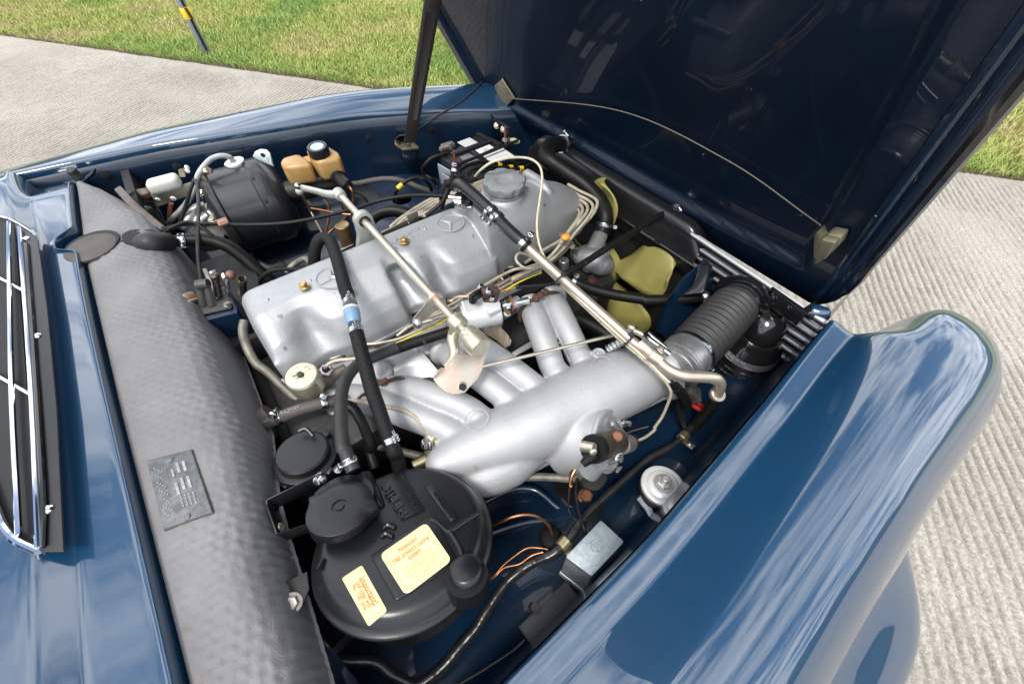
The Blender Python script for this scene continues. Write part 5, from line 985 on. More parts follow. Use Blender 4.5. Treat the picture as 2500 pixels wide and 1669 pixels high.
q0, q1 = on('E', 905, 700), on('E', 1010, 810); mb = MB(); lathe(mb, on('E', 925, 735), sd, [(.010, -.002), (.0165, 0), (.0175, .004), (.020, .022), (.0205, .034), (.018, .040)], 32); part('cup', mb, MATS['speckled_zinc'], tl)
pn_ = Vector((.1, -.62, .78)).normalized(); pc = sv('E', 900, 960, .855)
pl = [svp('E', u, v, pc, pn_) for u, v in ((862, 862), (945, 870), (1050, 820), (1068, 850), (1050, 920), (1038, 975), (1010, 1030), (965, 1075), (930, 1112), (885, 1132), (840, 1134), (790, 1115), (745, 1080), (712, 1032), (735, 995), (790, 950))]
mb = MB(); prism(mb, pl, pn_*-.004, .001); lp = part('quadrant_plate', mb, mat('rainbow_zinc_plate', (.58, .57, .50), .38, metal=.75, var_col=(.66, .42, .30), vscale=16, bump=.15, bscale=300), tl)
mb = MB(); q = svp('E', 905, 1085, pc, pn_); lathe(mb, q-pn_*.002, pn_, [(.0075, 0), (.0095, .0005), (.0095, .0035), (.0075, .004), (.0072, .001)], 24); part('eyelet', mb, ZINC, lp)
mb = MB(); lathe(mb, q+pn_*.0015, pn_, [(.0062, 0), (.0062, .0008)], 20); part('eyelet_hole', mb, DARK, lp)
mb = MB(); prism(mb, [svp('E', u, v, pc+pn_*h, pn_) for u, v, h in ((712, 1032, 0), (735, 995, 0), (770, 960, 0), (760, 955, .018), (735, 975, .018), (715, 1010, .016))], Vector((.002, -.002, .002)), .0006); part('plate_lip', mb, ZINCP, lp)
hose('throttle_rod', 'slim zinc rod crossing the intake runners to the throttle', 'rod', [('E', 1040, 946, .838), ('E', 1300, 885, .836), ('E', 1600, 813, .834), ('E', 1925, 735, .832)], 4.3, ZINC)
# ================================================================== THROTTLE BODY, BELLOWS, AIR CLEANER
td = thing('throttle_body', 'round silver throttle body at the front end of the manifold', 'throttle body', sv('O', 800, 900, .72))
b0, b1 = sv('O', 905, 835, .765), sv('O', 1375, 350, .772); bd = (b1-b0).normalized(); rb = .0475
mb = MB(); lathe(mb, b0-bd*.055, bd, [(.030, 0), (.040, .006), (.042, .014), (.050, .020), (.050, .050), (.0475, .056)], 48); part('drum', mb, ALU, td)
mb = MB(); 
for k in range(3): lathe(mb, b0-bd*(.046-.006*k), bd, [(.0495, 0), (.0512, .001), (.0512, .003), (.0495, .004)], 48)
part('fin', mb, ALU, td)
mb = MB(); c = sv('O', 500, 680, .842); tube(mb, [c, sv('O', 720, 840, .83)], .0062, 14, 3); tube(mb, PT('O', (510, 640, .84), (690, 790, .826)), .006, 12, 3); lathe(mb, c, (.3, -.3, .9), [(.0095, -.003), (.0095, .004), (.006, .005)], 20); part('lever', mb, STEEL, td)
mb = MB(); ball(mb, sv('O', 355, 590, .848), .0085, 14); tube(mb, PT('O', (370, 610, .845), (440, 640, .843), (480, 670, .842)), .006, 12, 3); part('ball_joint', mb, ZINC, td)
mb = MB(); P0, P1 = sv('O', 130, 795, .79), sv('O', 300, 700, .81); D_ = P1-P0; dd = D_.normalized(); x_, y_, _ = frame(dd); Vv = []
for k in range(26*10+1): t = k/10*2*math.pi; Vv.append(P0+D_*(k/260)+(x_*math.cos(t)+y_*math.sin(t))*.0085)
tube(mb, Vv, .0013, 6, 1, sp=False); tube(mb, [P0, sv('O', 70, 835, .785), sv('O', 55, 845, .78)], .0009, 6, 3); part('return_spring', mb, STEEL, td)
bl = thing('intake_bellows', 'thick ribbed black rubber intake hose to the air cleaner', 'intake hose', b0); LB = (b1-b0).length; mb = MB(); pr_ = [(rb*.98, 0), (rb, .002), (rb, .014)]
nr = 11; ls = .016; le = LB-.012
for k in range(nr):
    for j in range(8):
        f = (k+j/8)/nr; pr_.append((rb*(1.0+.05*math.sin(math.pi*f))+.0032*math.cos(2*math.pi*j/8)*-1, ls+(le-ls)*f))
pr_ += [(rb, le+.002), (rb, LB), (rb*.96, LB+.002)]
lathe(mb, b0, bd, pr_, 56); part('bellows', mb, mat('matt_bellows_rubber', (.030, .028, .028), .55, var=.2, vscale=30), bl, ang=80)
for s in (.006, LB-.004): clamp(bl, b0+bd*s, bd, rb+.0012, (.9, -.4, 0) if s < .1 else (.9, -.3, .2), .0095, mat('dark_band_steel', (.32, .34, .36), .22, metal=1), .006)
ac = thing('air_cleaner', 'round gloss black air cleaner can with printed band beside the bellows', 'air cleaner', (.70, .12, .45))
AC = sv('O', 1490, 735, .685); AN = Vector((-.05, -.12, 1)).normalized(); ar = .076
mb = MB(); lathe(mb, AC-AN*.20, AN, [(ar*.9, 0), (ar, .006), (ar, .150), (ar+.002, .152), (ar+.002, .158), (ar, .160), (ar+.001, .168), (ar+.001, .176), (ar-.001, .178), (ar-.004, .196), (ar*.86, .216), (ar*.72, .224), (ar*.66, .236), (ar*.58, .245)], 64); part('can', mb, BLKG, ac)
mb = MB(); lathe(mb, AC-AN*.005, AN, [(ar-.0035, 0), (ar*.885, .0165)], 64); part('printed_band', mb, mat('dark_grey_band', (.10, .10, .11), .35, coat=.3), ac)
def bandw(off, hgt):
    e = (Vector((0, 0, CAMZ))-AC); e = (e-AN*e.dot(AN)).normalized(); s_ = AN.cross(e)
    def f_(tx, ty):
        t = tx/ar+off; h = hgt+ty; r = ar-.0035-(ar*.115-.0035)*min(1, max(0, (h+.005)/.0165))+.0009
        return AC+AN*h+(e*math.cos(t)+s_*math.sin(t))*r
    return f_
for st, off, h, sz in (('45 120 83 102', .05, .0075, .0085), ('FILTER', -.72, .0005, .0062), ('Patent', .52, .0005, .0070)):
    text('print', st, AC, (1, 0, 0), (0, 1, 0), sz, mat('silver_print', (.42, .42, .43), .5), ac, warp=bandw(off, h))
f_ = bandw(-.12, .0005); mb = MB(); tube(mb, [f_(.011*math.cos(t), .0042*math.sin(t)) for t in np.linspace(0, 2*math.pi, 24)], .0006, 6, 2); part('oval_mark', mb, MATS['silver_print'], ac)
mb = MB(); e0 = b1; up2 = Vector((0, 0, 1)); tube(mb, [b1-bd*.004, b1+bd*.014, b1+bd*.040+Vector((.0, -.004, -.012)), b1+bd*.058+Vector((.004, -.018, -.05)), AC+AN*.06+Vector((.01, .01, 0)), AC+AN*.03], [rb*.98, rb*.98, rb*.95, rb*.92, rb*.9, rb*.9], 36, 6); lathe(mb, b1+bd*.006, bd, [(rb*.9, 0), (rb*1.30, .003), (rb*1.33, .007), (rb*1.30, .011), (rb*1.0, .016)], 48); part('inlet_elbow', mb, BLKG, ac)
bolt(ac, sv('O', 1508, 640, .725), (.2, -.6, .75), .006, .007, STEEL); bolt(ac, sv('O', 1445, 155, .81), (.0, -.3, 1), .0045, .006, DARK)
mb = MB(); tube(mb, PT('O', (1600, 930, .655), (1610, 1000, .65), (1595, 1080, .62), (1560, 1140, .60)), .0055, 8, 6, sx=1.6); part('clip_strap', mb, mat('dull_clip_steel', (.22, .20, .15), .5, metal=.5), ac)
mb = MB(); V = PT('O', (1470, 1150, .60), (1460, 1190, .58), (1490, 1235, .57), (1505, 1200, .58), (1490, 1150, .60), (1530, 1110, .61), (1560, 1130, .61)); tube(mb, V, .0022, 8, 6); part('toggle_clip', mb, MATS['dull_clip_steel'], ac)
# ================================================================== RADIATOR, FAN, THERMOSTAT
ra = thing('radiator', 'glossy black radiator with an oily top tank under the bonnet edge', 'radiator', (.84, .62, .3))
mb = MB(); rows = []
YA, YB = .335, .985
for y in np.concatenate(([YA-.002], np.linspace(YA, YB, 30), [YB+.002])):
    e = min(1, (y-YA)/.05, (YB-y)/.05); e = max(0, e)**.5 if e > 0 else 0; zt = .80+.045*e
    rows.append([Vector((x, y, z)) for x, z in ((.805, .735), (.803, .755), (.800, .765), (.806, .775), (.808, .79+.01*e), (.814, zt-.006), (.826, zt), (.842, zt+.001), (.856, zt-.004), (.864, zt-.02), (.866, .735))])
grid(mb, rows); part('top_tank', mb, mat('satin_black_tank', (.013, .013, .014), .30, coat=.3, var=.3, vscale=20), ra, ang=60, sub=1)
mb = MB(); tube(mb, [Vector((.800, y, .768)) for y in np.linspace(YA-.02, YB, 8)], .0042, 10, 3); part('seam', mb, BLKG, ra)
mb = MB(); box(mb, (.845, .62, .53), (.05, .78, .41)); part('core', mb, mat('radiator_core', (.006, .006, .006), .9, bump=.8, bscale=700), ra)
mb = MB(); tube(mb, PT('L', (1800, 440, .825), (1880, 470, .825), (1960, 560, .815), (2060, 690, .79), (2140, 820, .765)), .003, 8, 6); part('edge_wire', mb, BLKG, ra)
mb = MB(); prism(mb, PT('L', (1740, 500, .832), (1810, 450, .834), (1870, 470, .834), (1950, 540, .826), (1900, 640, .812), (1820, 600, .82)), (0, 0, -.004), .001); part('lug', mb, mat('flaking_steel', (.30, .29, .26), .5, metal=.5, var=.7, vscale=90), ra)
rh = hose('radiator_hose', '', '', [], 1, RUB) if False else None
th = thing('radiator_top_hose', 'fat black radiator hose curling behind the dome to the thermostat', 'hose', sv('S', 1367, 367, .84))
Pr = [sv('S', 1385, 352, .845), sv('S', 1362, 352, .862), sv('S', 1338, 362, .868), sv('S', 1338, 388, .866), sv('S', 1384, 422, .845), sv('S', 1430, 455, .825), sv('S', 1466, 495, .805), sv('S', 1477, 528, .79), sv('S', 1473, 556, .768), sv('S', 1468, 570, .758)]
mb = MB(); tube(mb, Pr, [.0215, .0215, .0215, .022, .022, .022, .022, .022, .0222, .0222], 22, 8); part('tube', mb, RUB, th); C = spline(Pr, 8)
c, d = near_on(C, sv('S', 1376, 352, .853)); clamp(th, c, d, .0226, (.5, -.3, .8), .010, STEEL, .0055)
c, d = near_on(C, sv('S', 1476, 552, .764)); clamp(th, c, d, .0226, (.8, -.5, .2), .010, mat('dark_band_steel', (.32, .34, .36), .22, metal=1), .0065)
mb = MB(); tube(mb, [Pr[0]-Vector((-.05, .0, .02)), Pr[0]], [.019, .019], 18, 3); part('radiator_neck', mb, BLKG, th)
tm = thing('thermostat_housing', 'grey cast thermostat housing with angled neck in front of the engine', 'thermostat', sv('L', 900, 1050, .66)); mb = MB()
tube(mb, PT('L', (1050, 720, .760), (980, 880, .750), (930, 1010, .74)), [.0195, .0205, .024], 24, 5)
tube(mb, PT('L', (760, 1080, .73), (880, 1090, .735), (1000, 1130, .73), (1070, 1180, .70)), [.022, .030, .034, .026], 22, 5)
prism(mb, PT('L', (660, 960, .735), (860, 900, .745), (960, 870, .748), (1110, 930, .742), (1130, 1050, .735), (1060, 1180, .73), (860, 1200, .725), (700, 1060, .73)), (0, 0, -.020), .006)
tube(mb, PT('L', (830, 1280, .67), (950, 1250, .68), (1040, 1200, .68)), [.02, .032, .026], 18, 5); box(mb, sv('L', 960, 1150, .69), (.06, .05, .10), None, .014)
part('casting', mb, mat('matt_grey_casting', (.34, .34, .35), .5, metal=.5, var=.25, vscale=40, bump=.4, bscale=260), tm, remesh=.0026, smooth=2)
mb = MB(); tube(mb, PT('L', (690, 1010, .722), (800, 1120, .718), (930, 1180, .718), (1060, 1170, .722)), .004, 8, 6); part('joint_flange', mb, ALU, tm)
mb = MB(); tube(mb, PT('L', (890, 890, .757), (915, 1030, .757)), .0016, 6, 2); tube(mb, PT('L', (955, 890, .757), (975, 1030, .757)), .0016, 6, 2); part('cast_rib', mb, ALU, tm)
for k in range(4):
    mb = MB(); c = sv('L', 590, 1120+k*22, .76-.008*k); lathe(mb, c, (0, 0, 1), [(.0125-.001*(k == 0), 0), (.0125, .006), (.011, .0072)], 20); part('plug', mb, ALU, tm)
bolt(tm, sv('L', 905, 1335, .70), (.2, -.7, .5), .011, .010, RUST); bolt(tm, sv('L', 1105, 1130, .69), (.6, -.4, .5), .008, .010, ALU); bolt(tm, sv('L', 690, 950, .755), (0, 0, 1), .007, .008, ZINC)
fa = thing('engine_fan', 'pale yellow plastic cooling fan behind the black radiator hose', 'fan', (.772, .58, .61)); FCc = Vector((.785, .585, .600)); mb = MB()
lathe(mb, FCc-Vector((.02, 0, 0)), (1, 0, 0), [(.060, 0), (.068, .008), (.068, .034), (.06, .042)], 40); part('hub', mb, FANY, fa)
mb = MB(); lathe(mb, FCc-Vector((.085, 0, 0)), (1, 0, 0), [(.05, 0), (.058, .01), (.058, .05), (.04, .064)], 32); part('pulley', mb, DARK, fa)
for k in range(5):
    t0 = math.radians(149)+k*2*math.pi/5; rows = []
    for r in np.concatenate((np.linspace(.05, .2, 7), .2+.055*np.sin(np.linspace(.12, 1, 9)*math.pi/2))):
        hw = lerp(r, [(.05, .16), (.09, .23), (.16, .36), (.18, .37)])*(1 if r < .18 else math.sqrt(max(.004, 1-((r-.18)/.0755)**2.6))); rows.append([Vector((FCc.x+.024*(j/8-.5)*2*(.6 if r < .1 else 1)*-1, FCc.y+math.cos(t0+hw*(j/8-.5)*2)*r, FCc.z+math.sin(t0+hw*(j/8-.5)*2)*r)) for j in range(9)])
    mb = MB(); grid(mb, rows); o = part('blade', mb, FANY, fa, ang=70); md = o.modifiers.new('thickness', 'SOLIDIFY'); md.thickness = .004
hose('overflow_hose', 'straight black hose from the radiator corner across the thermostat', 'hose', [('L', 1860, 505, .835), ('L', 1700, 590, .83), ('L', 1400, 770, .82), ('L', 1100, 955, .81), ('L', 850, 1115, .80), ('L', 640, 1240, .795), ('L', 480, 1330, .79)], 8.2, RUB)
mb = MB(); c = sv('L', 1855, 508, .836); d = (sv('L', 1860, 505, .835)-sv('L', 1700, 590, .83)).normalized(); oh = thing('hose_clip', 'small steel hose clip at the radiator corner', 'hose clip', c); clamp(oh, c, d, .0090, (-.2, -.4, .9), .009, STEEL, .004)
bh2 = thing('bypass_hose', 'black water hose from the thermostat to the air cleaner elbow', 'hose', sv('L', 720, 1360, .74))
Pz = [sv('L', 650, 1310, .755), sv('L', 760, 1370, .75), sv('L', 950, 1440, .74), sv('L', 1200, 1500, .735), sv('L', 1500, 1545, .735), sv('O', 500, 325, .735), sv('O', 800, 318, .74), sv('O', 1000, 295, .745), sv('O', 1090, 280, .75)]
mb = MB(); tube(mb, Pz, [mpx(Pz[2])*13]*2+[mpx(Pz[4])*13.5]*2, 18, 8); part('tube', mb, RUB, bh2); C = spline(Pz, 8); c, d = near_on(C, sv('O', 1048, 287, .747)); clamp(bh2, c, d, mpx(c)*13.2, (-.2, -.6, .7), .010, STEEL, .005)
c, d = near_on(C, sv('L', 720, 1345, .752)); clamp(bh2, c, d, mpx(c)*13.2, (.3, .4, .9), .010, STEEL, .006)
hose('lower_radiator_hose', 'dark hose curving low between the front runner and the fan', 'hose', [('N', 1500, 480, .70), ('N', 1650, 520, .69), ('N', 1800, 600, .68), ('N', 1950, 680, .67), ('N', 2150, 640, .66)], 20, RUB)
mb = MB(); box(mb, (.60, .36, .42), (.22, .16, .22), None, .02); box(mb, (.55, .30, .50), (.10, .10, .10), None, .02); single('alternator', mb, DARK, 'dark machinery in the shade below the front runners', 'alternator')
# blue front inner panel edge with black brace
mb = MB(); Pq = PT('O', (1030, -40, .80), (960, 40, .795), (850, 130, .785), (750, 260, .77), (670, 380, .75), (610, 520, .72), (580, 660, .69)); rows = []
for q in spline(Pq, 5): rows.append([q, q+Vector((.010, .004, .004)), q+Vector((.022, -.004, -.006)), q+Vector((.04, -.02, -.03)), q+Vector((.07, -.05, -.10))])
grid(mb, rows); part('front_inner_panel', mb, BLUEI, car, ang=70)
mb = MB(); prism(mb, PT('O', (1005, -20, .81), (1100, -10, .81), (1100, 40, .81), (1040, 250, .785), (850, 270, .765), (945, 180, .775), (980, 90, .79)), (0, 0, -.004), .0015); part('black_brace', mb, BLKG, car)
mb = MB(); prism(mb, PT('O', (1085, -20, .81), (1135, -10, .81), (1060, 240, .78), (1040, 240, .78)), (0, 0, -.02), .001); part('black_brace', mb, BLKG, car)
# coils and plugs by the bellows
pg = thing('switch_plug', 'grey electrical plug with two red wires under the bent zinc pipe', 'plug', sv('O', 950, 1200, .70))
a, b = sv('O', 880, 1160, .735), sv('O', 990, 1250, .71); dd = (b-a).normalized(); mb = MB(); x_, y_, _ = frame(dd); box(mb, (a+b)/2, (.030, .020, (b-a).length), (x_, y_, dd), .002); box(mb, (a+b)/2+dd*.012, (.034, .023, .006), (x_, y_, dd), .001); part('body', mb, mat('dark_grey_plastic', (.06, .055, .055), .5, var=.3, vscale=60), pg)
for p0, p1 in (((985, 1290), (1035, 1340)), ((945, 1330), (1040, 1385))):
    mb = MB(); tube(mb, [sv('O', *p0, .705), sv('O', *p1, .69)], .0042, 10, 2); part('red_wire', mb, RED, pg)
mb = MB(); tube(mb, PT('O', (735, 1110, .81), (790, 1160, .79)), .0055, 12, 2); tube(mb, PT('O', (780, 1150, .79), (840, 1220, .76), (880, 1290, .73), (890, 1340, .71)), .010, 12, 4); part('sheathed_wire', mb, BRAID, pg)
for k, wh in enumerate(('leftmost', 'second from the left', 'third from the left', 'rightmost')):
    hose('thin_black_wire', wh+' of four thin black wires below the throttle plug', 'wire', [('O', 790+k*14, 1280, .70), ('O', 800+k*16, 1380, .685), ('O', 830+k*12, 1480, .67), ('O', 860+k*8, 1560, .66), ('Q', 1830+k*10, 190, .655)], 1.6, RUB, group='thin wires below the throttle plug')
# ================================================================== BATTERY
bt = thing('battery', 'black car battery with white labels in the far front corner', 'battery', (.64, 1.03, .58)); ZB = .80
cor = [sv('U', 835, 590, ZB), sv('U', 1430, 190, ZB), sv('U', 2160, 545, ZB), sv('U', 1500, 1010, ZB)]
mb = MB(); prism(mb, cor, (0, 0, -.19), .004); part('case', mb, BLKP, bt)
bx = (cor[1]-cor[0]); by = (cor[3]-cor[0]); B2 = lambda u, v, h=.002: sv('U', u, v, ZB+h)
mb = MB(); prism(mb, [B2(u, v, .0) for u, v in ((990, 520), (1620, 300), (1700, 330), (1050, 560))], (0, 0, .007), .002); prism(mb, [B2(u, v, 0) for u, v in ((1420, 195), (1480, 180), (1860, 360), (1800, 390))], (0, 0, .006), .002); prism(mb, [B2(u, v, 0) for u, v in ((1340, 480), (1400, 455), (1640, 640), (1580, 680))], (0, 0, .004), .0015); prism(mb, [B2(u, v, 0) for u, v in ((850, 590), (950, 545), (1180, 700), (1090, 760))], (0, 0, .005), .0015); part('lid_rib', mb, BLKP, bt)
lab = []
for nm, P in (('data_label', ((1118, 318), (1320, 240), (1490, 348), (1300, 430))), ('white_label', ((1370, 465), (1640, 355), (1715, 405), (1450, 525))), ('large_label', ((1490, 545), (1850, 400), (2075, 560), (1720, 650), (1620, 640))), ('silver_label', ((1150, 560), (1300, 500), (1400, 550), (1220, 620))), ('silver_label', ((1260, 655), (1420, 580), (1530, 640), (1390, 690)))):
    mb = MB(); prism(mb, [B2(u, v, .0035) for u, v in P], (0, 0, -.001)); lab.append(part(nm, mb, WHITE if 'silver' not in nm else mat('silver_foil_label', (.5, .5, .5), .3, metal=.6, var=.5, vscale=90), bt))
mb = MB()
for k in range(7):
    a = B2(1185+k*34, 310+k*2+k*15*.9, .0042); 
    for j in range(5):
        q = sv('U', 1160+j*38+k*22, 318-j*16+k*15, ZB+.0042); box(mb, q, (.0042, .0016, .0003), ((cor[1]-cor[0]).normalized(), (cor[2]-cor[1]).normalized(), Vector((0, 0, 1))))
box(mb, sv('U', 1305, 395, ZB+.0042), (.007, .007, .0003)); part('print', mb, INKB, lab[0])
text('print', '30%', sv('U', 1580, 440, ZB+.0042), cor[1]-cor[0], Vector((0, 0, 1)).cross(cor[1]-cor[0]), .012, mat('grey_print', (.35, .35, .36), .5), lab[1], .0002)
mb = MB(); tube(mb, [sv('U', 1590+j*45, 560-18*j+10*(j % 2), ZB+.0040) for j in range(8)], .0005, 5, 3); tube(mb, [sv('U', 1700+j*40, 590-14*j+8*(j % 2), ZB+.0040) for j in range(7)], .0005, 5, 3); part('handwriting', mb, mat('pale_red_ink', (.55, .30, .28), .5), lab[2])
mb = MB(); q = sv('U', 1000, 420, ZB); lathe(mb, q, (0, 0, 1), [(.011, 0), (.0095, .018)], 18); box(mb, q+Vector((-.004, .004, .008)), (.042, .026, .014), None, .004); box(mb, q+Vector((-.028, .0, .007)), (.016, .016, .012), None, .003); part('terminal', mb, mat('oxidised_lead', (.27, .24, .19), .6, metal=.4, var=.5, vscale=80, bump=.5, bscale=200), bt)
mb = MB(); a, b = sv('U', 1110, 690, .818), sv('U', 2110, 290, .818); tube(mb, [a, b], .0048, 8, 2); part('hold_down_bar', mb, BLKP, bt)
for (u, v, u2, v2) in ((1085, 690, 1080, 545), (1905, 290, 1912, 150)):
    q = sv('U', u, v, .815); mb = MB(); lathe(mb, q, (0, 0, 1), [(.0042, -.02), (.0042, .042)], 12); part('threaded_rod', mb, MATS['rusty_copper'], bt); bolt(bt, q, (0, 0, 1), .008, .008, STEEL)
mb = MB(); ball(mb, sv('U', 1090, 760, .805), .013, 12, (1.2, 1, .6)); part('wing_nut', mb, STEEL, bt)
mb = MB(); prism(mb, PT('U', (790, 670, .79), (1010, 800, .79), (1060, 1050, .71), (860, 1130, .66)), (.004, .004, 0), .002); part('side_label', mb, mat('grey_blue_label', (.36, .43, .47), .45), bt)
mb = MB(); prism(mb, PT('U', (865, 820, .762), (1000, 900, .757), (1040, 1010, .72), (890, 1020, .70)), (-.0015, -.0015, 0)); part('side_label', mb, WHITE, bt)
mb = MB(); prism(mb, PT('U', (1970, 250, .78), (2050, 235, .78), (2150, 290, .78), (2060, 310, .78), (1990, 290, .78)), (0, 0, -.01), .003); single('side_lamp_back', mb, mat('warm_white_plastic', (.75, .66, .5), .4), 'small cream plastic piece behind the battery rod', 'fitting')
hose('battery_cable', 'black battery cable looping from the terminal down beside the battery', 'cable', [('U', 985, 490, .81), ('U', 850, 525, .81), ('U', 700, 580, .805), ('U', 600, 680, .79), ('U', 545, 760, .77), ('U', 590, 850, .75), ('U', 700, 920, .74), ('U', 770, 1000, .72), ('U', 790, 1060, .71)], 4.5, RUB)
pl_ = [('ignition_lead', 'black ignition lead with a yellow sleeve furthest from the filler cap', [('U', 950, 1010, .90), ('U', 1050, 920, .915), ('U', 1180, 770, .92), ('U', 1330, 680, .92), ('U', 1500, 650, .915), ('U', 1700, 660, .905), ('U', 1860, 690, .89), ('U', 1990, 650, .87)], (1810, 688)), ('ignition_lead', 'black ignition lead with a yellow sleeve in the middle of the three', [('U', 1100, 960, .91), ('U', 1250, 850, .92), ('U', 1420, 760, .92), ('U', 1600, 730, .915), ('U', 1800, 735, .905), ('U', 1990, 728, .895), ('U', 2130, 690, .88), ('U', 2230, 650, .86)], (1990, 728)), ('ignition_lead', 'black ignition lead with a yellow sleeve nearest to the filler cap', [('U', 1230, 920, .915), ('U', 1350, 840, .92), ('U', 1550, 790, .92), ('U', 1800, 770, .91), ('U', 2000, 765, .90), ('U', 2160, 745, .895), ('U', 2260, 720, .885), ('U', 2340, 680, .87)], (2155, 745))]
for nm, lb, P, sl in pl_:
    t = thing(nm, lb, 'ignition lead', sv(*P[0]), 'ignition leads by the battery'); hose('', '', '', P, 4.3, RUB, parent=t, part_name='lead'); C = spline([sv(*q) for q in P], 8); c, d = near_on(C, sv('U', sl[0], sl[1], .895)); mb = MB(); tube(mb, [c-d*.006, c+d*.006], .0056, 12, 2); part('yellow_sleeve', mb, YEL, t)
    mb = MB(); tube(mb, [C[-12], C[-1]], .0062, 12, 3); part('boot', mb, RUB, t)
t = thing('coil_lead', 'black lead with a yellow sleeve arching over the far inner wing', 'ignition lead', sv('U', 200, 1050, .80)); P = [('U', 150, 1340, .74), ('U', 105, 1200, .77), ('U', 120, 1110, .79), ('U', 200, 1020, .80), ('U', 330, 930, .81), ('U', 480, 900, .81), ('U', 600, 950, .80), ('U', 670, 1040, .77), ('U', 690, 1100, .75)]
hose('', '', '', P, 4.6, RUB, parent=t, part_name='lead'); C = spline([sv(*q) for q in P], 8); c, d = near_on(C, sv('U', 185, 1045, .797)); mb = MB(); tube(mb, [c-d*.009, c+d*.009], .0066, 12, 2); part('yellow_sleeve', mb, YEL, t)
for k, P in enumerate((((930, 1050), (870, 1130), (850, 1240), (870, 1400)), ((960, 1060), (920, 1160), (900, 1260), (880, 1340)), ((1000, 1060), (960, 1130), (970, 1200), (1000, 1240)), ((1010, 1040), (900, 1260), (760, 1400), (600, 1520)))):
    hose('plug_lead', ('black plug lead dropping straight beside the steel clip barrel', 'black plug lead just right of the straight one', 'shortest black plug lead tucked under the breather hose', 'black plug lead running down towards the gold rail')[k]+' behind the breather hose', 'ignition lead', [('U', u, v, .905-.012*j) for j, (u, v) in enumerate(P)], 5, RUB, group='plug leads behind the breather hose')
mb = MB()
for k in range(70):
    c = sv('U', 1000+random.uniform(0, 380), 900+random.uniform(-60, 90), .925+random.uniform(-.01, .01)); v = Vector((random.gauss(0, 1), random.gauss(0, 1), random.gauss(0, .6))).normalized(); tube(mb, [c-v*.006, c+v*random.uniform(.008, .022)], .0007, 4, 1, sp=False)
fs = part('frayed_sheath', mb, RUB); c = sum((v.co for v in fs.data.vertices), Vector())/len(fs.data.vertices); fs['label'] = 'frayed black cable sheath beside the filler cap'; fs['category'] = 'cable sheath'
hose('lead_conduit', 'black sheathed conduit gathering the ignition leads', 'conduit', [('U', 930, 1030, .905), ('U', 1010, 970, .915), ('U', 1120, 890, .92), ('U', 1230, 880, .92), ('U', 1330, 930, .92), ('U', 1420, 880, .925)], 9, BRAID)
for k, wh in enumerate(('farthest', 'second farthest', 'middle', 'second nearest', 'nearest')):
    hose('far_beige_cable', wh+' of five beige cables lying behind the valve cover', 'cable', [('K', 400+k*60, 920-k*10, .80), ('K', 480+k*50, 850-k*8, .81), ('K', 640+k*30, 740+k*16, .825), ('K', 820+k*14, 640+k*22, .835), ('K', 1000, 590+k*20, .84), ('K', 1180, 520+k*22, .845), ('K', 1400, 440+k*22, .85), ('K', 1700, 370+k*12, .85)], 4.2, BEIGE, group='beige cables behind the valve cover')
cr = thing('cable_rail', 'gold zinc rail with an upright tab along the far side of the valve cover', 'bracket', sv('K', 440, 930, .80))
mb = MB(); prism(mb, PT('K', (300, 980, .82), (560, 850, .82), (580, 900, .805), (330, 1010, .805)), (.002, .003, 0), .0006); part('rail', mb, ZINC, cr)
mb = MB(); prism(mb, PT('K', (555, 805, .85), (660, 765, .85), (680, 860, .82), (590, 905, .82)), (.002, .003, 0), .0006); part('tab', mb, ZINC, cr)
mb = MB(); prism(mb, PT('J', (2050, 1150, .82), (2200, 1085, .82), (2200, 1110, .81), (2060, 1190, .81)), (.002, .003, 0), .0006); part('rail', mb, ZINC, cr)
mb = MB(); a, b = sv('J', 2095, 900, .83), sv('J', 2160, 1080, .775); lathe(mb, b, a-b, [(.0175, 0), (.0175, (a-b).length), (.016, (a-b).length+.002), (.012, (a-b).length)], 24); single('brass_canister', mb, mat('old_brass', (.42, .28, .14), .4, metal=.8, var=.4, vscale=50), 'small old brass cylinder beside the linkage pedestal', 'cylinder')
hose('fat_black_hose', 'fat black hose arching behind the valve cover near the pedestal', 'hose', [('K', 180, 920, .76), ('K', 230, 830, .785), ('K', 340, 770, .795), ('K', 480, 765, .795), ('K', 620, 810, .785), ('K', 720, 850, .77)], 15, RUB)
hose('long_black_cable', 'long black cable running across the brake servo to the plug leads', 'cable', [('J', 360, 965, .84), ('J', 450, 920, .85), ('J', 620, 890, .855), ('J', 800, 885, .86), ('J', 960, 890, .862), ('J', 1200, 897, .862), ('J', 1500, 885, .86), ('J', 1750, 850, .86), ('J', 2000, 795, .862), ('J', 2200, 745, .865), ('K', 60, 750, .868), ('K', 250, 680, .872), ('K', 450, 635, .878), ('K', 650, 615, .885), ('K', 850, 620, .89), ('K', 960, 630, .895)], 4.4, RUB)
hose('black_cable_loop', 'black cable humping over beside the long black cable', 'cable', [('J', 380, 985, .84), ('J', 480, 920, .855), ('J', 590, 872, .862), ('J', 690, 880, .86), ('J', 770, 930, .85), ('J', 860, 1000, .835)], 4.2, RUB)
hose('cover_edge_cable', 'black sleeved cable arching at the rear far corner of the valve cover', 'cable', [('J', 1310, 1460, .80), ('J', 1325, 1400, .82), ('J', 1400, 1345, .835), ('J', 1500, 1322, .84), ('J', 1650, 1322, .845), ('J', 1800, 1335, .845)], 5, BRAID)
hose('fuel_stub_pipe', 'short mottled pipe by the braided hose behind the cover', 'pipe', [('J', 1560, 1350, .78), ('J', 1640, 1270, .79), ('J', 1740, 1220, .79), ('J', 1790, 1260, .79)], 7, MATS['mottled_pipe'])
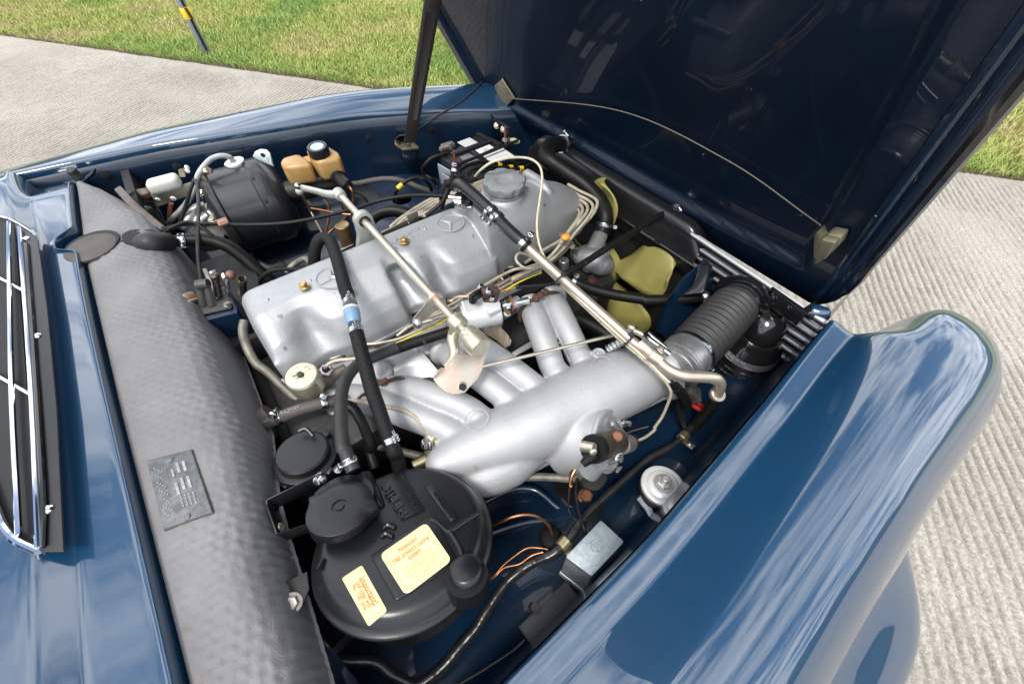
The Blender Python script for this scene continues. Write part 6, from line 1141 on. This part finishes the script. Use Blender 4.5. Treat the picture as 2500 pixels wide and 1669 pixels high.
# ================================================================== BRAKE SERVO AND RESERVOIR
bs_ = thing('brake_servo', 'big satin black brake servo drum', 'brake servo', (.0, 1.3, .55)); sA = sv('J', 985, 770, .705); sB = sv('J', 1500, 660, .705); sx1 = (sB-sA); sx1.z = 0; sx1 = Vector((1, -.06, 0)).normalized(); ln = (sB-sA).length
SC = (sA+sB)/2; R_ = .124
mb = MB(); lathe(mb, SC, sx1, [(.05, -.105), (.085, -.100), (R_*.98, -.088), (R_*1.03, -.080), (R_*1.03, -.068), (R_*.965, -.064), (R_*.965, .03), (R_, .034), (R_, .066), (R_*.97, .074), (R_*.86, .092), (R_*.66, .106), (.045, .112), (.035, .15)], 72); part('drum', mb, mat('satin_black_enamel', (.026, .027, .030), .33, coat=.25, var=.2, vscale=12, wear=((.10, .10, .10), 120, .735)), bs_)
for t in (.5, 1.05, 1.6, 2.2):
    mb = MB(); u_ = Vector((0, -math.cos(t), math.sin(t))); box(mb, SC+sx1*.034+u_*R_*.985, (.010, .012, .007), (sx1, sx1.cross(u_), u_), .002); part('crimp', mb, DARK, bs_)
mb = MB(); prism(mb, PT('J', (1240, 245, .845), (1260, 200, .86), (1310, 178, .87), (1370, 185, .87), (1405, 220, .862), (1420, 300, .84), (1440, 340, .825), (1300, 280, .835)), Vector((.003, .004, 0)), .001); tb_ = part('lifting_tab', mb, PALE, bs_); mb = MB(); lathe(mb, sv('J', 1342, 228, .862)-Vector((.001, .001, 0)), (-.6, -.8, 0), [(.0062, 0), (.0062, .0012)], 18); part('hole', mb, DARK, tb_)
mb = MB(); lathe(mb, sv('J', 1062, 292, .83), (-.1, 0, 1), [(.026, -.01), (.027, 0), (.02, .003), (.01, .006)], 28); part('vacuum_valve', mb, WHITE, bs_)
hose('clear_tube', 'clear plastic tube arching from the brake servo valve', 'tube', [('J', 1055, 285, .835), ('J', 1020, 250, .85), ('J', 940, 236, .86), ('J', 850, 265, .86), ('J', 780, 330, .855), ('J', 720, 420, .84), ('J', 690, 540, .81), ('J', 600, 700, .77), ('J', 480, 830, .73), ('J', 420, 900, .70)], 6, CLEAR)
mb = MB(); prism(mb, PT('J', (715, 400, .84), (740, 355, .855), (790, 340, .86), (840, 365, .86), (850, 400, .85), (830, 420, .848), (800, 365, .856), (770, 420, .845), (810, 470, .83), (740, 560, .80), (715, 480, .82)), (.003, .003, -.001), .001); part('strap_bracket', mb, MATS['dull_zinc'], bs_)
mb = MB(); lathe(mb, sv('J', 800, 395, .845), (.3, -.5, .8), [(.008, 0), (.008, .010), (.005, .012)], 14); part('gold_nut', mb, ZINC, bs_)
bolt(bs_, sv('J', 748, 590, .80), (-.2, -.7, .6), .006, .008, ZINC); mb = MB(); tube(mb, PT('J', (735, 600, .80), (760, 640, .79), (785, 690, .775)), .003, 8, 2); part('push_rod', mb, STEEL, bs_)
rs = thing('brake_fluid_reservoir', 'yellowed twin brake fluid reservoir with a black screw cap', 'reservoir', sv('J', 1800, 450, .76)); 
mb = MB(); zr = .842
def pod(P, z, h, bev): prism(mb, [sv('J', u, v, z) for u, v in P], (0, 0, -h), bev, 3)
pod(((1490, 290), (1520, 245), (1680, 205), (1770, 265), (1800, 310), (1530, 345)), zr, .060, .012)
part('rear_chamber', mb, RESV, rs, ang=60); mb = MB()
pod(((1760, 235), (1820, 200), (1960, 130), (2060, 190), (2080, 250), (1860, 290)), zr+.004, .062, .012); part('front_chamber', mb, RESV, rs, ang=60); mb = MB()
pod(((1700, 250), (1780, 225), (1850, 260), (1770, 290)), zr-.008, .03, .005); part('bridge', mb, RESV, rs, ang=60)
kc = sv('J', 1853, 145, .872); kn = Vector((-.05, -.08, 1)).normalized(); mb = MB(); x_, y_, _ = frame(kn); rows = []
for r_, h_, g_ in ((.95, -.026, 1), (1, -.024, 1), (1, -.004, 1), (.94, 0, .3), (.70, .0005, 0), (.68, -.0012, 0), (.05, -.0012, 0)):
    rr = [kc+kn*h_+(x_*math.cos(2*math.pi*k/120)+y_*math.sin(2*math.pi*k/120))*.0285*r_*(1-.035*g_*(k % 5 < 2)) for k in range(121)]; rows.append(rr)
grid(mb, rows); part('screw_cap', mb, BLKP, rs, ang=30); mb = MB(); lathe(mb, kc-kn*.0012, kn, [(.0185, 0), (.0185, .0008)], 32); cd = part('cap_disc', mb, mat('pale_blue_disc', (.45, .55, .72), .4, var=.3, vscale=200), rs)
mb = MB()
for k in range(30):
    t = 2*math.pi*k/30; e_ = x_*math.cos(t)+y_*math.sin(t); box(mb, kc+e_*.0235+kn*.0005, (.003, .0014, .0004), (e_, kn.cross(e_), kn))
part('cap_lettering', mb, INKW, rs)
mb = MB(); lathe(mb, sv('J', 1850, 225, .845), kn, [(.022, -.01), (.021, .012)], 24); part('neck', mb, RESV, rs)
xa = sv('J', 1990, 240, .812); text('moulded_mark', 'Ate', sv('J', 1985, 320, .80), sv('J', 2050, 300, .80)-sv('J', 1930, 335, .80), Vector((0, -.3, 1)), .018, mat('yellowed_nylon_mark', (.52, .33, .12), .4), rs, .0008)
mb = MB(); a, b = sv('J', 1480, 600, .74), sv('J', 2140, 480, .74); lathe(mb, a, b-a, [(.030, 0), (.030, (b-a).length*.5), (.026, (b-a).length*.52), (.026, (b-a).length)], 28); mc = single('master_cylinder', mb, mat('grimy_black_casting', (.03, .027, .024), .5, metal=.3, var=.5, vscale=50, bump=.3, bscale=200), 'grimy black brake master cylinder under the yellowed reservoir', 'brake cylinder')
mb = MB(); a, b = sv('J', 2050, 430, .79), sv('J', 2140, 525, .785); lathe(mb, a, b-a, [(.022, -.01), (.022, .012), (.017, .014), (.017, (b-a).length), (.012, (b-a).length+.004)], 24); single('brake_switch', mb, BLKP, 'black cylindrical brake switch at the end of the master cylinder', 'switch')
hose('copper_brake_pipe', 'copper brake pipe curling down from the black brake switch', 'pipe', [('J', 2145, 515, .785), ('J', 2185, 560, .78), ('J', 2205, 620, .76), ('J', 2195, 700, .73), ('J', 2150, 800, .69), ('J', 2050, 900, .66), ('J', 1960, 980, .64)], 3.2, COPPER)
hose('copper_brake_pipe', 'copper pipe crossing behind the long black cable', 'pipe', [('J', 1800, 738, .72), ('J', 1900, 755, .72), ('J', 2050, 785, .72), ('J', 2180, 800, .715)], 3.0, COPPER)
hose('copper_brake_pipe', 'copper pipe dropping under the cast throttle lever', 'pipe', [('J', 1925, 650, .75), ('J', 1965, 720, .73), ('J', 1968, 820, .70), ('J', 1940, 960, .66)], 3.0, COPPER)
hose('bay_wire', 'black wire with a bared copper end near the brake switch', 'wire', [('J', 2220, 585, .76), ('J', 2290, 620, .75), ('J', 2349, 690, .73)], 3, RUB)
hose('wing_harness', 'wrapped black wiring harness along the far inner wing', 'wiring harness', [('J', 2190, 505, .76), ('K', 100, 500, .76), ('K', 280, 465, .765), ('K', 430, 460, .77), ('K', 560, 490, .76), ('K', 680, 540, .745), ('K', 780, 575, .73)], 6.5, RUBB)
mb = MB(); lathe(mb, sv('K', 110, 640, .70), (0, -.1, 1), [(.062, -.02), (.064, 0), (.058, .003), (.02, .001)], 40); single('tower_cover', mb, BLKP, 'dark round cover on the far suspension tower', 'cover')
rows = []; mb = MB()
for t in np.linspace(0, 2*math.pi, 49):
    q = sv('K', 520, 680, .69); rows.append([q+Vector((math.cos(t)*r, math.sin(t)*r*1.0, z)) for r, z in ((.20, -.06), (.17, .0), (.145, .012), (.10, .008), (.03, .01))])
grid(mb, rows); single('far_wing_tower', mb, BLUEI, 'dark blue pressed tower in the far inner wing beside the cover', 'panel')
# ballast resistor on its plate
br_ = thing('ballast_resistor', 'white ceramic resistor on a dull gold plate beside the brake servo', 'resistor', sv('J', 400, 560, .79))
mb = MB(); prism(mb, PT('J', (262, 605, .81), (690, 480, .815), (700, 590, .79), (335, 725, .775)), (.002, .004, 0), .0008); part('plate', mb, mat('dull_gold_plate', (.30, .27, .19), .42, metal=.6, var=.3, vscale=40), br_)
a, b = sv('J', 245, 545, .825), sv('J', 545, 465, .83); dd = (b-a).normalized(); mb = MB(); box(mb, (a+b)/2, ((b-a).length, .040, .036), (dd, Vector((0, 0, 1)).cross(dd), Vector((0, 0, 1))), .012, 3); part('ceramic', mb, mat('ivory_ceramic', (.62, .62, .55), .4, var=.12, vscale=40), br_, ang=60)
mb = MB(); prism(mb, PT('J', (325, 560, .82), (490, 495, .825), (530, 515, .82), (335, 585, .812)), (0, 0, .002), .0005); part('label', mb, mat('mauve_grey_label', (.30, .27, .26), .5), br_)
mb = MB(); prism(mb, PT('J', (122, 555, .82), (225, 535, .82), (250, 590, .81), (140, 630, .805)), (0, 0, -.014), .002); part('connector', mb, mat('brown_plug', (.085, .05, .035), .5), br_)
for u, v in ((452, 582), (480, 648), (600, 560), (330, 660)): bolt(br_, sv('J', u, v, .80), (-.2, -.9, .4), .0048, .003, STEEL, 'rivet', washer=u < 500)
mb = MB(); lathe(mb, sv('J', 90, 610, .815), (-.3, -.2, 1), [(.010, -.01), (.011, .006), (.008, .010)], 16); part('rubber_knob', mb, RUBW, br_)
mb = MB(); prism(mb, PT('J', (525, 370, .835), (580, 360, .835), (595, 440, .825), (540, 440, .825)), (.003, .003, 0), .001); part('upright', mb, MATS['dull_zinc'], br_)
for u, v in ((612, 348), (618, 380)): bolt(br_, sv('J', u, v, .83), (-.1, -.8, .5), .004, .004, STEEL)
hose('red_brown_tube', 'short red brown tube below the resistor plate', 'tube', [('J', 462, 690, .76), ('J', 452, 760, .74), ('J', 445, 840, .72)], 5, mat('red_brown_rubber', (.30, .10, .06), .5))
hose('speedo_cable', 'black sheathed cable doubled over beside the brake servo', 'cable', [('J', 545, 870, .74), ('J', 600, 720, .78), ('J', 640, 580, .82), ('J', 672, 490, .84), ('J', 690, 470, .845), ('J', 708, 500, .845), ('J', 722, 640, .84), ('J', 722, 800, .835), ('J', 718, 960, .83), ('J', 715, 1100, .82), ('J', 722, 1250, .81), ('J', 745, 1430, .80)], 4.2, RUBW)
hose('thin_loop_wire', 'thin black wire pair looping beside the pad rail', 'wire', [('J', 160, 680, .78), ('J', 300, 690, .77), ('J', 330, 780, .76), ('J', 380, 870, .75), ('J', 410, 910, .74), ('J', 370, 800, .76), ('J', 320, 720, .77), ('J', 300, 660, .78)], 2.6, RUB)
mb = MB(); c = sv('J', 955, 870, .868); box(mb, c, (.021, .026, .006), None, .001); box(mb, c+Vector((0, -.006, .0035)), (.012, .003, .002)); single('copper_clip', mb, mat('copper_clip', (.34, .19, .13), .4, metal=.7), 'small copper coloured clip on the long black cable', 'clip')
st = thing('steering_arm', 'rough silver cast bracket below the brake servo', 'casting', sv('J', 780, 800, .70)); mb = MB()
tube(mb, PT('J', (570, 950, .70), (640, 840, .72), (700, 750, .735), (780, 720, .74), (840, 730, .74)), .015, 12, 5); tube(mb, PT('J', (720, 930, .70), (760, 850, .715), (830, 800, .72), (870, 780, .72)), .013, 12, 5); prism(mb, PT('J', (735, 700, .75), (820, 655, .755), (925, 830, .72), (880, 870, .72)), (0, 0, -.016), .004); part('casting', mb, ALU, st, remesh=.0035, smooth=3); mb = MB(); lathe(mb, sv('J', 790, 960, .69), (.1, -.3, 1), [(.05, -.03), (.05, 0), (.04, .006)], 24); part('housing', mb, mat('grey_casting', (.20, .20, .20), .55, metal=.4, var=.4, vscale=60), st); bolt(st, sv('J', 855, 850, .725), (0, -.2, 1), .008, .008, ZINC)
# ================================================================== PEDAL LINKAGE BRACKET AT THE BULKHEAD
kb = thing('linkage_bracket', 'dark blue bracket with black plate and steel levers on the bulkhead', 'bracket', sv('W', 640, 900, .66)); zk = .812
mb = MB(); prism(mb, PT('W', (300, 1010, zk), (940, 850, zk), (930, 780, zk), (790, 500, zk), (420, 590, zk), (260, 850, zk)), (0, 0, -.125), .003); part('box', mb, BLUEI, kb)
mb = MB(); prism(mb, rrect(PT('W', (330, 930, zk+.002), (890, 800, zk+.002), (780, 530, zk+.002), (410, 640, zk+.002)), .08), (0, 0, .004), .001); part('cover_plate', mb, mat('worn_black_plate', (.055, .052, .050), .5, var=.4, vscale=50, wear=((.20, .20, .20), 120, .68)), kb)
for u, v in ((405, 872), (815, 752)):
    s_ = screw(kb, sv('W', u, v, zk+.006), (0, 0, 1), .0085, MATS['dull_steel']); mb = MB(); c = sv('W', u, v, zk+.0112); box(mb, c, (.009, .0016, .001), (Vector((.7, .7, 0)), Vector((-.7, .7, 0)), Vector((0, 0, 1)))); box(mb, c, (.0016, .009, .001), (Vector((.7, .7, 0)), Vector((-.7, .7, 0)), Vector((0, 0, 1)))); part('cross_slot', mb, DARK, s_)
mb = MB()
for dx in (0, 105): tube(mb, [sv('W', 445+dx, 500, zk+.045), sv('W', 500+dx, 770, zk+.006)], .0055, 8, 2, sx=1.4)
tube(mb, [sv('W', 425, 500, zk+.047), sv('W', 570, 480, zk+.047)], .010, 14, 2); part('fork_lever', mb, MATS['worn_black_plate'], kb)
mb = MB(); prism(mb, PT('W', (485, 290, zk+.04), (545, 280, zk+.04), (690, 660, zk+.01), (640, 680, zk+.01)), (0, 0, -.006), .0015); part('steel_lever', mb, mat('worn_steel', (.30, .28, .26), .35, metal=.9, var=.6, vscale=40), kb)
mb = MB(); tube(mb, [sv('W', 655, 400, zk+.045), sv('W', 700, 640, zk+.008)], .007, 12, 2); lathe(mb, sv('W', 650, 385, zk+.048), (0, -.1, 1), [(.0085, -.004), (.0085, .003), (.006, .005)], 14); part('pivot_post', mb, MATS['dark_steel'], kb)
mb = MB(); prism(mb, PT('W', (570, 330, zk+.035), (660, 290, zk+.035), (740, 500, zk+.012), (690, 520, zk+.012)), (0, 0, -.004), .001); part('bell_crank', mb, MATS['worn_steel'], kb)
mb = MB(); ball(mb, sv('W', 850, 370, zk+.03), .0095, 12); part('brown_ball', mb, mat('brown_ball', (.20, .10, .07), .4), kb); mb = MB(); tube(mb, PT('W', (760, 360, zk+.03), (790, 450, zk+.02), (810, 540, zk+.006)), .0052, 10, 3); part('bright_link', mb, STEEL, kb)
P0, P1 = sv('W', 1000, 420, .80), sv('W', 1000, 600, .75); D_ = P1-P0; x_, y_, _ = frame(D_); V = [P0+D_*(k/160)+(x_*math.cos(k/8*2*math.pi)+y_*math.sin(k/8*2*math.pi))*.0085 for k in range(161)]; mb = MB(); tube(mb, V, .0012, 6, 1, sp=False); part('coil_spring', mb, MATS['dark_steel'], kb)
mb = MB(); tube(mb, PT('W', (230, 800, zk+.01), (200, 740, zk+.018), (280, 660, zk+.024), (380, 625, zk+.018)), .005, 10, 6, sx=1.6); tube(mb, PT('W', (240, 830, zk+.006), (240, 790, zk+.016), (320, 720, zk+.02), (420, 690, zk+.010)), .0045, 10, 6, sx=1.6); part('copper_strap', mb, mat('tan_strap', (.36, .24, .18), .4, metal=.5), kb)
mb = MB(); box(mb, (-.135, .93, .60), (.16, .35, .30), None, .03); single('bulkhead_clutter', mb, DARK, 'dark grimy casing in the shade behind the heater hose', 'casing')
# ================================================================== NEAR INNER WING FITTINGS
rl_ = thing('relay_box', 'galvanised relay box with an embossed round emblem', 'relay', sv('Q', 900, 1350, .66)); zr = .735
top = PT('Q', (1045, 1052, zr), (1268, 1258, zr), (960, 1590, zr), (710, 1400, zr)); RN = (top[1]-top[0]).cross(top[3]-top[0]).normalized(); RN = RN if RN.z > 0 else -RN
RX = sv('Q', 655, 1545, zr-.042)-sv('Q', 710, 1400, zr)
mb = MB(); prism(mb, rrect(top, .07), RX, .004, 3); part('cover', mb, GALV, rl_); cb_ = sum(top, Vector())/4
mb = MB(); prism(mb, [cb_+(q-cb_)*1.04+RX for q in top], RX*.2, .002); part('base', mb, GALV, rl_)
ex1 = (top[3]-top[0]).normalized(); ey1 = RN.cross(ex1); c = svp('Q', 1002, 1293, cb_+RN*.0006, RN); mb = MB()
tube(mb, [c+(ex1*math.cos(t)+ey1*math.sin(t))*.0088 for t in np.linspace(0, 2*math.pi, 40)], .0007, 6, 1)
for s in (-1, 1):
    tube(mb, [c+ex1*.0028*s+ey1*.0075, c+ex1*.0034*s+ey1*.004, c+ex1*.0030*s, c+ex1*.0034*s-ey1*.004, c+ex1*.0028*s-ey1*.0075], .0006, 6, 3)
for k in (-1, 1): tube(mb, [c-ex1*.003+ey1*.0022*k, c+ex1*.003+ey1*.0022*k], .0006, 6, 2)
part('emblem', mb, GALV, rl_)
mb = MB(); prism(mb, PT('H', (1282, 1182, .70), (1600, 875, .70), (1690, 985, .70), (1380, 1315, .70)), (0, 0, -.005), .0008); prism(mb, PT('H', (1282, 1182, .70), (1330, 1250, .70), (1380, 1335, .67), (1350, 1330, .66)), (.002, .001, 0), .0005)
sp = thing('mounting_plate', 'black speckled steel plate below the galvanised relay box', 'plate', sv('H', 1480, 1100, .66)); part('plate', mb, mat('speckled_black_plate', (.014, .014, .016), .5, wear=((.5, .5, .5), 260, .735)), sp)
mb = MB(); lathe(mb, sv('H', 1385, 1050, .705), Vector((.1, -.2, 1)), [(.006, -.01), (.0065, .010)], 10); part('grey_stud', mb, RUBW, sp)
mt = thing('tower_mount', 'white painted round mount with a hex nut on the near suspension tower', 'mount', sv('Q', 1645, 720, .66)); mn = Vector((.05, .12, 1)).normalized(); c = sv('Q', 1645, 705, .712)
mb = MB(); lathe(mb, c, mn, [(.030, -.016), (.0375, -.012), (.038, -.008), (.037, -.0052), (.034, -.0035), (.028, -.003), (.026, -.001), (.018, .0012), (.012, .0015)], 56); part('cap', mb, WCAP, mt)
mb = MB(); lathe(mb, c-mn*.014, mn, [(.036, -.022), (.0395, -.014), (.0395, -.004), (.034, 0)], 40); part('rubber_pad', mb, RUB, mt); bolt(mt, c+mn*.001, mn, .0125, .008, mat('satin_nut_steel', (.55, .54, .52), .38, metal=.6, var=.25, vscale=120), 'nut', stud=.010)
mb = MB(); lathe(mb, sv('Q', 1645, 720, .62), mn, [(.046, -.04), (.042, .02), (.036, .045)], 40); part('tower_top', mb, BLUEI, mt)
mb = MB(); prism(mb, PT('Q', (1390, 850, .685), (1440, 800, .69), (1530, 910, .69), (1575, 1075, .685), (1550, 1105, .683), (1480, 970, .684)), (0, 0, -.003), .001); part('clear_tape', mb, mat('silvery_tape', (.40, .43, .46), .25, metal=.2, var=.5, vscale=60), mt)
hn = thing('wiring_harness', 'black taped wiring harness lying along the near inner wing', 'wiring harness', sv('Q', 1200, 800, .68)); zh = .672
Phn = [('Q', 1990, 60, .655), ('Q', 1850, 240, .665), ('Q', 1700, 360, .67), ('Q', 1500, 470, .672), ('Q', 1300, 640, .675), ('Q', 1100, 820, .68), ('Q', 940, 970, .685), ('Q', 840, 1090, .69), ('Q', 740, 1230, .692), ('Q', 600, 1370, .69), ('Q', 420, 1450, .68), ('Q', 300, 1520, .675), ('H', 1200, 890, .67), ('H', 1080, 1060, .665), ('H', 1000, 1190, .66), ('H', 880, 1330, .655), ('H', 780, 1450, .65), ('H', 640, 1560, .645), ('H', 500, 1620, .64)]
Cq = [sv(*q) for q in Phn]; mb = MB(); C = spline(Cq, 8); RRr = [(.0066+.0014*sstep(5, 9, i/8)+.0005*math.sin(i*.37)+.0004*math.sin(i*.83+1)+.0003*math.sin(i*1.7)) for i in range(len(C))]; tube(mb, C, RRr, 14, 1, sp=False); part('taped_loom', mb, mat('crinkled_tape', (.020, .020, .021), .28, var=.3, vscale=40, bump=.5, bscale=90), hn)
for (u, v, w2) in (('Q', 1855, 225), ('Q', 690, 1290)):
    c, d = near_on(C, sv(u, v, w2, .68)); mb = MB(); rr2 = .0095 if v > 1000 else .0110; lathe(mb, c-d*.009, d, [(rr2, 0), (rr2+.0012, .001), (rr2+.0012, .017), (rr2, .018)], 28); cl_ = part('gold_clip', mb, mat('gold_clip', (.56, .48, .28), .3, metal=.9, var=.3, vscale=60), hn)
    s2 = Vector((.4, -.9, 0)); s2 = (s2-d*s2.dot(d)).normalized()
    if v > 1000: pass
    mb = MB(); box(mb, c+s2*(rr2+.008)-Vector((0, 0, .008)), (.020, .014, .003), (s2, d, s2.cross(d)), .001); part('clip_foot', mb, MATS['gold_clip'], cl_); bolt(cl_, c+s2*(rr2+.009)-Vector((0, 0, .006)), s2.cross(d) if s2.cross(d).z > 0 else d.cross(s2), .004, .004, STEEL)
hose('valve_wire', 'black wire from the cold start valve looping under the harness', 'wire', [('Q', 860, 530, .72), ('Q', 800, 555, .72), ('Q', 762, 610, .715), ('Q', 750, 720, .70), ('Q', 738, 850, .695), ('Q', 740, 960, .695), ('Q', 790, 1040, .69), ('Q', 880, 1060, .692), ('Q', 980, 1010, .69), ('Q', 1080, 910, .682)], 3.4, RUB)
hose('valve_wire', 'straight black wire beside the looping wire down to the relay box', 'wire', [('Q', 820, 660, .70), ('Q', 805, 760, .70), ('Q', 820, 900, .70), ('Q', 850, 1020, .703), ('Q', 880, 1120, .705), ('Q', 900, 1190, .70)], 4, RUB)
mb = MB(); tube(mb, PT('Q', (800, 570, .722), (765, 640, .715), (750, 720, .705)), .0022, 6, 4); box(mb, sv('Q', 757, 728, .706), (.006, .006, .010), None, .001); single('bared_wire', mb, COPPER, 'bared copper wire end hanging from the cold start valve', 'wire')
hose('copper_pipe', 'copper pipe arching out of the rubber grommet by the tank', 'pipe', [('H', 1085, 515, .665), ('H', 1170, 475, .69), ('H', 1260, 440, .70), ('H', 1350, 430, .70), ('H', 1430, 452, .69), ('H', 1490, 505, .67), ('H', 1510, 560, .645)], 3.6, COPPER)
hose('copper_wire', 'upper of the two copper brown wires leaving the gold clip', 'wire', [('H', 1480, 662, .69), ('H', 1420, 652, .69), ('H', 1340, 655, .685), ('H', 1260, 705, .68), ('H', 1180, 770, .675), ('H', 1130, 830, .67), ('H', 1085, 860, .66)], 2.3, COPPER)
hose('copper_wire', 'lower of the two copper brown wires leaving the gold clip', 'wire', [('H', 1450, 680, .69), ('H', 1370, 705, .685), ('H', 1290, 760, .68), ('H', 1190, 785, .675), ('H', 1130, 840, .67), ('H', 1080, 870, .66)], 2.3, COPPER)
mb = MB(); lathe(mb, sv('H', 1500, 585, .640), (.05, .25, 1), [(.021, -.004), (.022, .002), (.018, .006), (.008, .008)], 28); single('grommet', mb, RUB, 'round black rubber grommet in the near inner wing', 'grommet')
em = thing('engine_mount', 'dark round engine mount set in the near inner wing', 'mount', sv('Q', 970, 640, .56))
mb = MB(); lathe(mb, sv('Q', 960, 640, .607), (.05, .12, 1), [(.080, -.03), (.083, 0), (.078, .003), (.05, .001), (.03, .001)], 48); part('well', mb, BLKG, em)
mb = MB(); lathe(mb, sv('Q', 965, 650, .611), (.05, .12, 1), [(.030, -.01), (.028, .006), (.018, .008)], 36); part('rubber_disc', mb, RUBW, em)
bolt(em, sv('Q', 1228, 600, .612), (.05, .1, 1), .0105, .010, ZINC); bolt(em, sv('Q', 905, 835, .614), (.05, .1, 1), .0115, .012, MATS['rusty_copper'])
hose('thin_grey_wire', 'thin grey brown wire trailing from the black plate to the foreground', 'wire', [('H', 1330, 1265, .68), ('H', 1250, 1340, .68), ('H', 1130, 1420, .675), ('H', 1020, 1490, .67), ('H', 900, 1560, .665), ('H', 820, 1620, .66)], 2.2, RUBB)
hose('thin_grey_wire', 'thin dark wire running from the harness to the rear of the manifold', 'wire', [('Q', 1500, 160, .66), ('Q', 1350, 200, .66), ('Q', 1250, 240, .66)], 2.2, RUBB)
hose('lower_harness', 'twisted black harness in the shade under the black tank', 'wiring harness', [('T', 700, 1300, .64), ('T', 740, 1400, .66), ('G', 2230, 1400, .68), ('H', 300, 1420, .66), ('H', 420, 1500, .65), ('H', 540, 1560, .645), ('H', 660, 1640, .64)], 13, mat('crinkled_tape', (.02, .02, .021), .28))
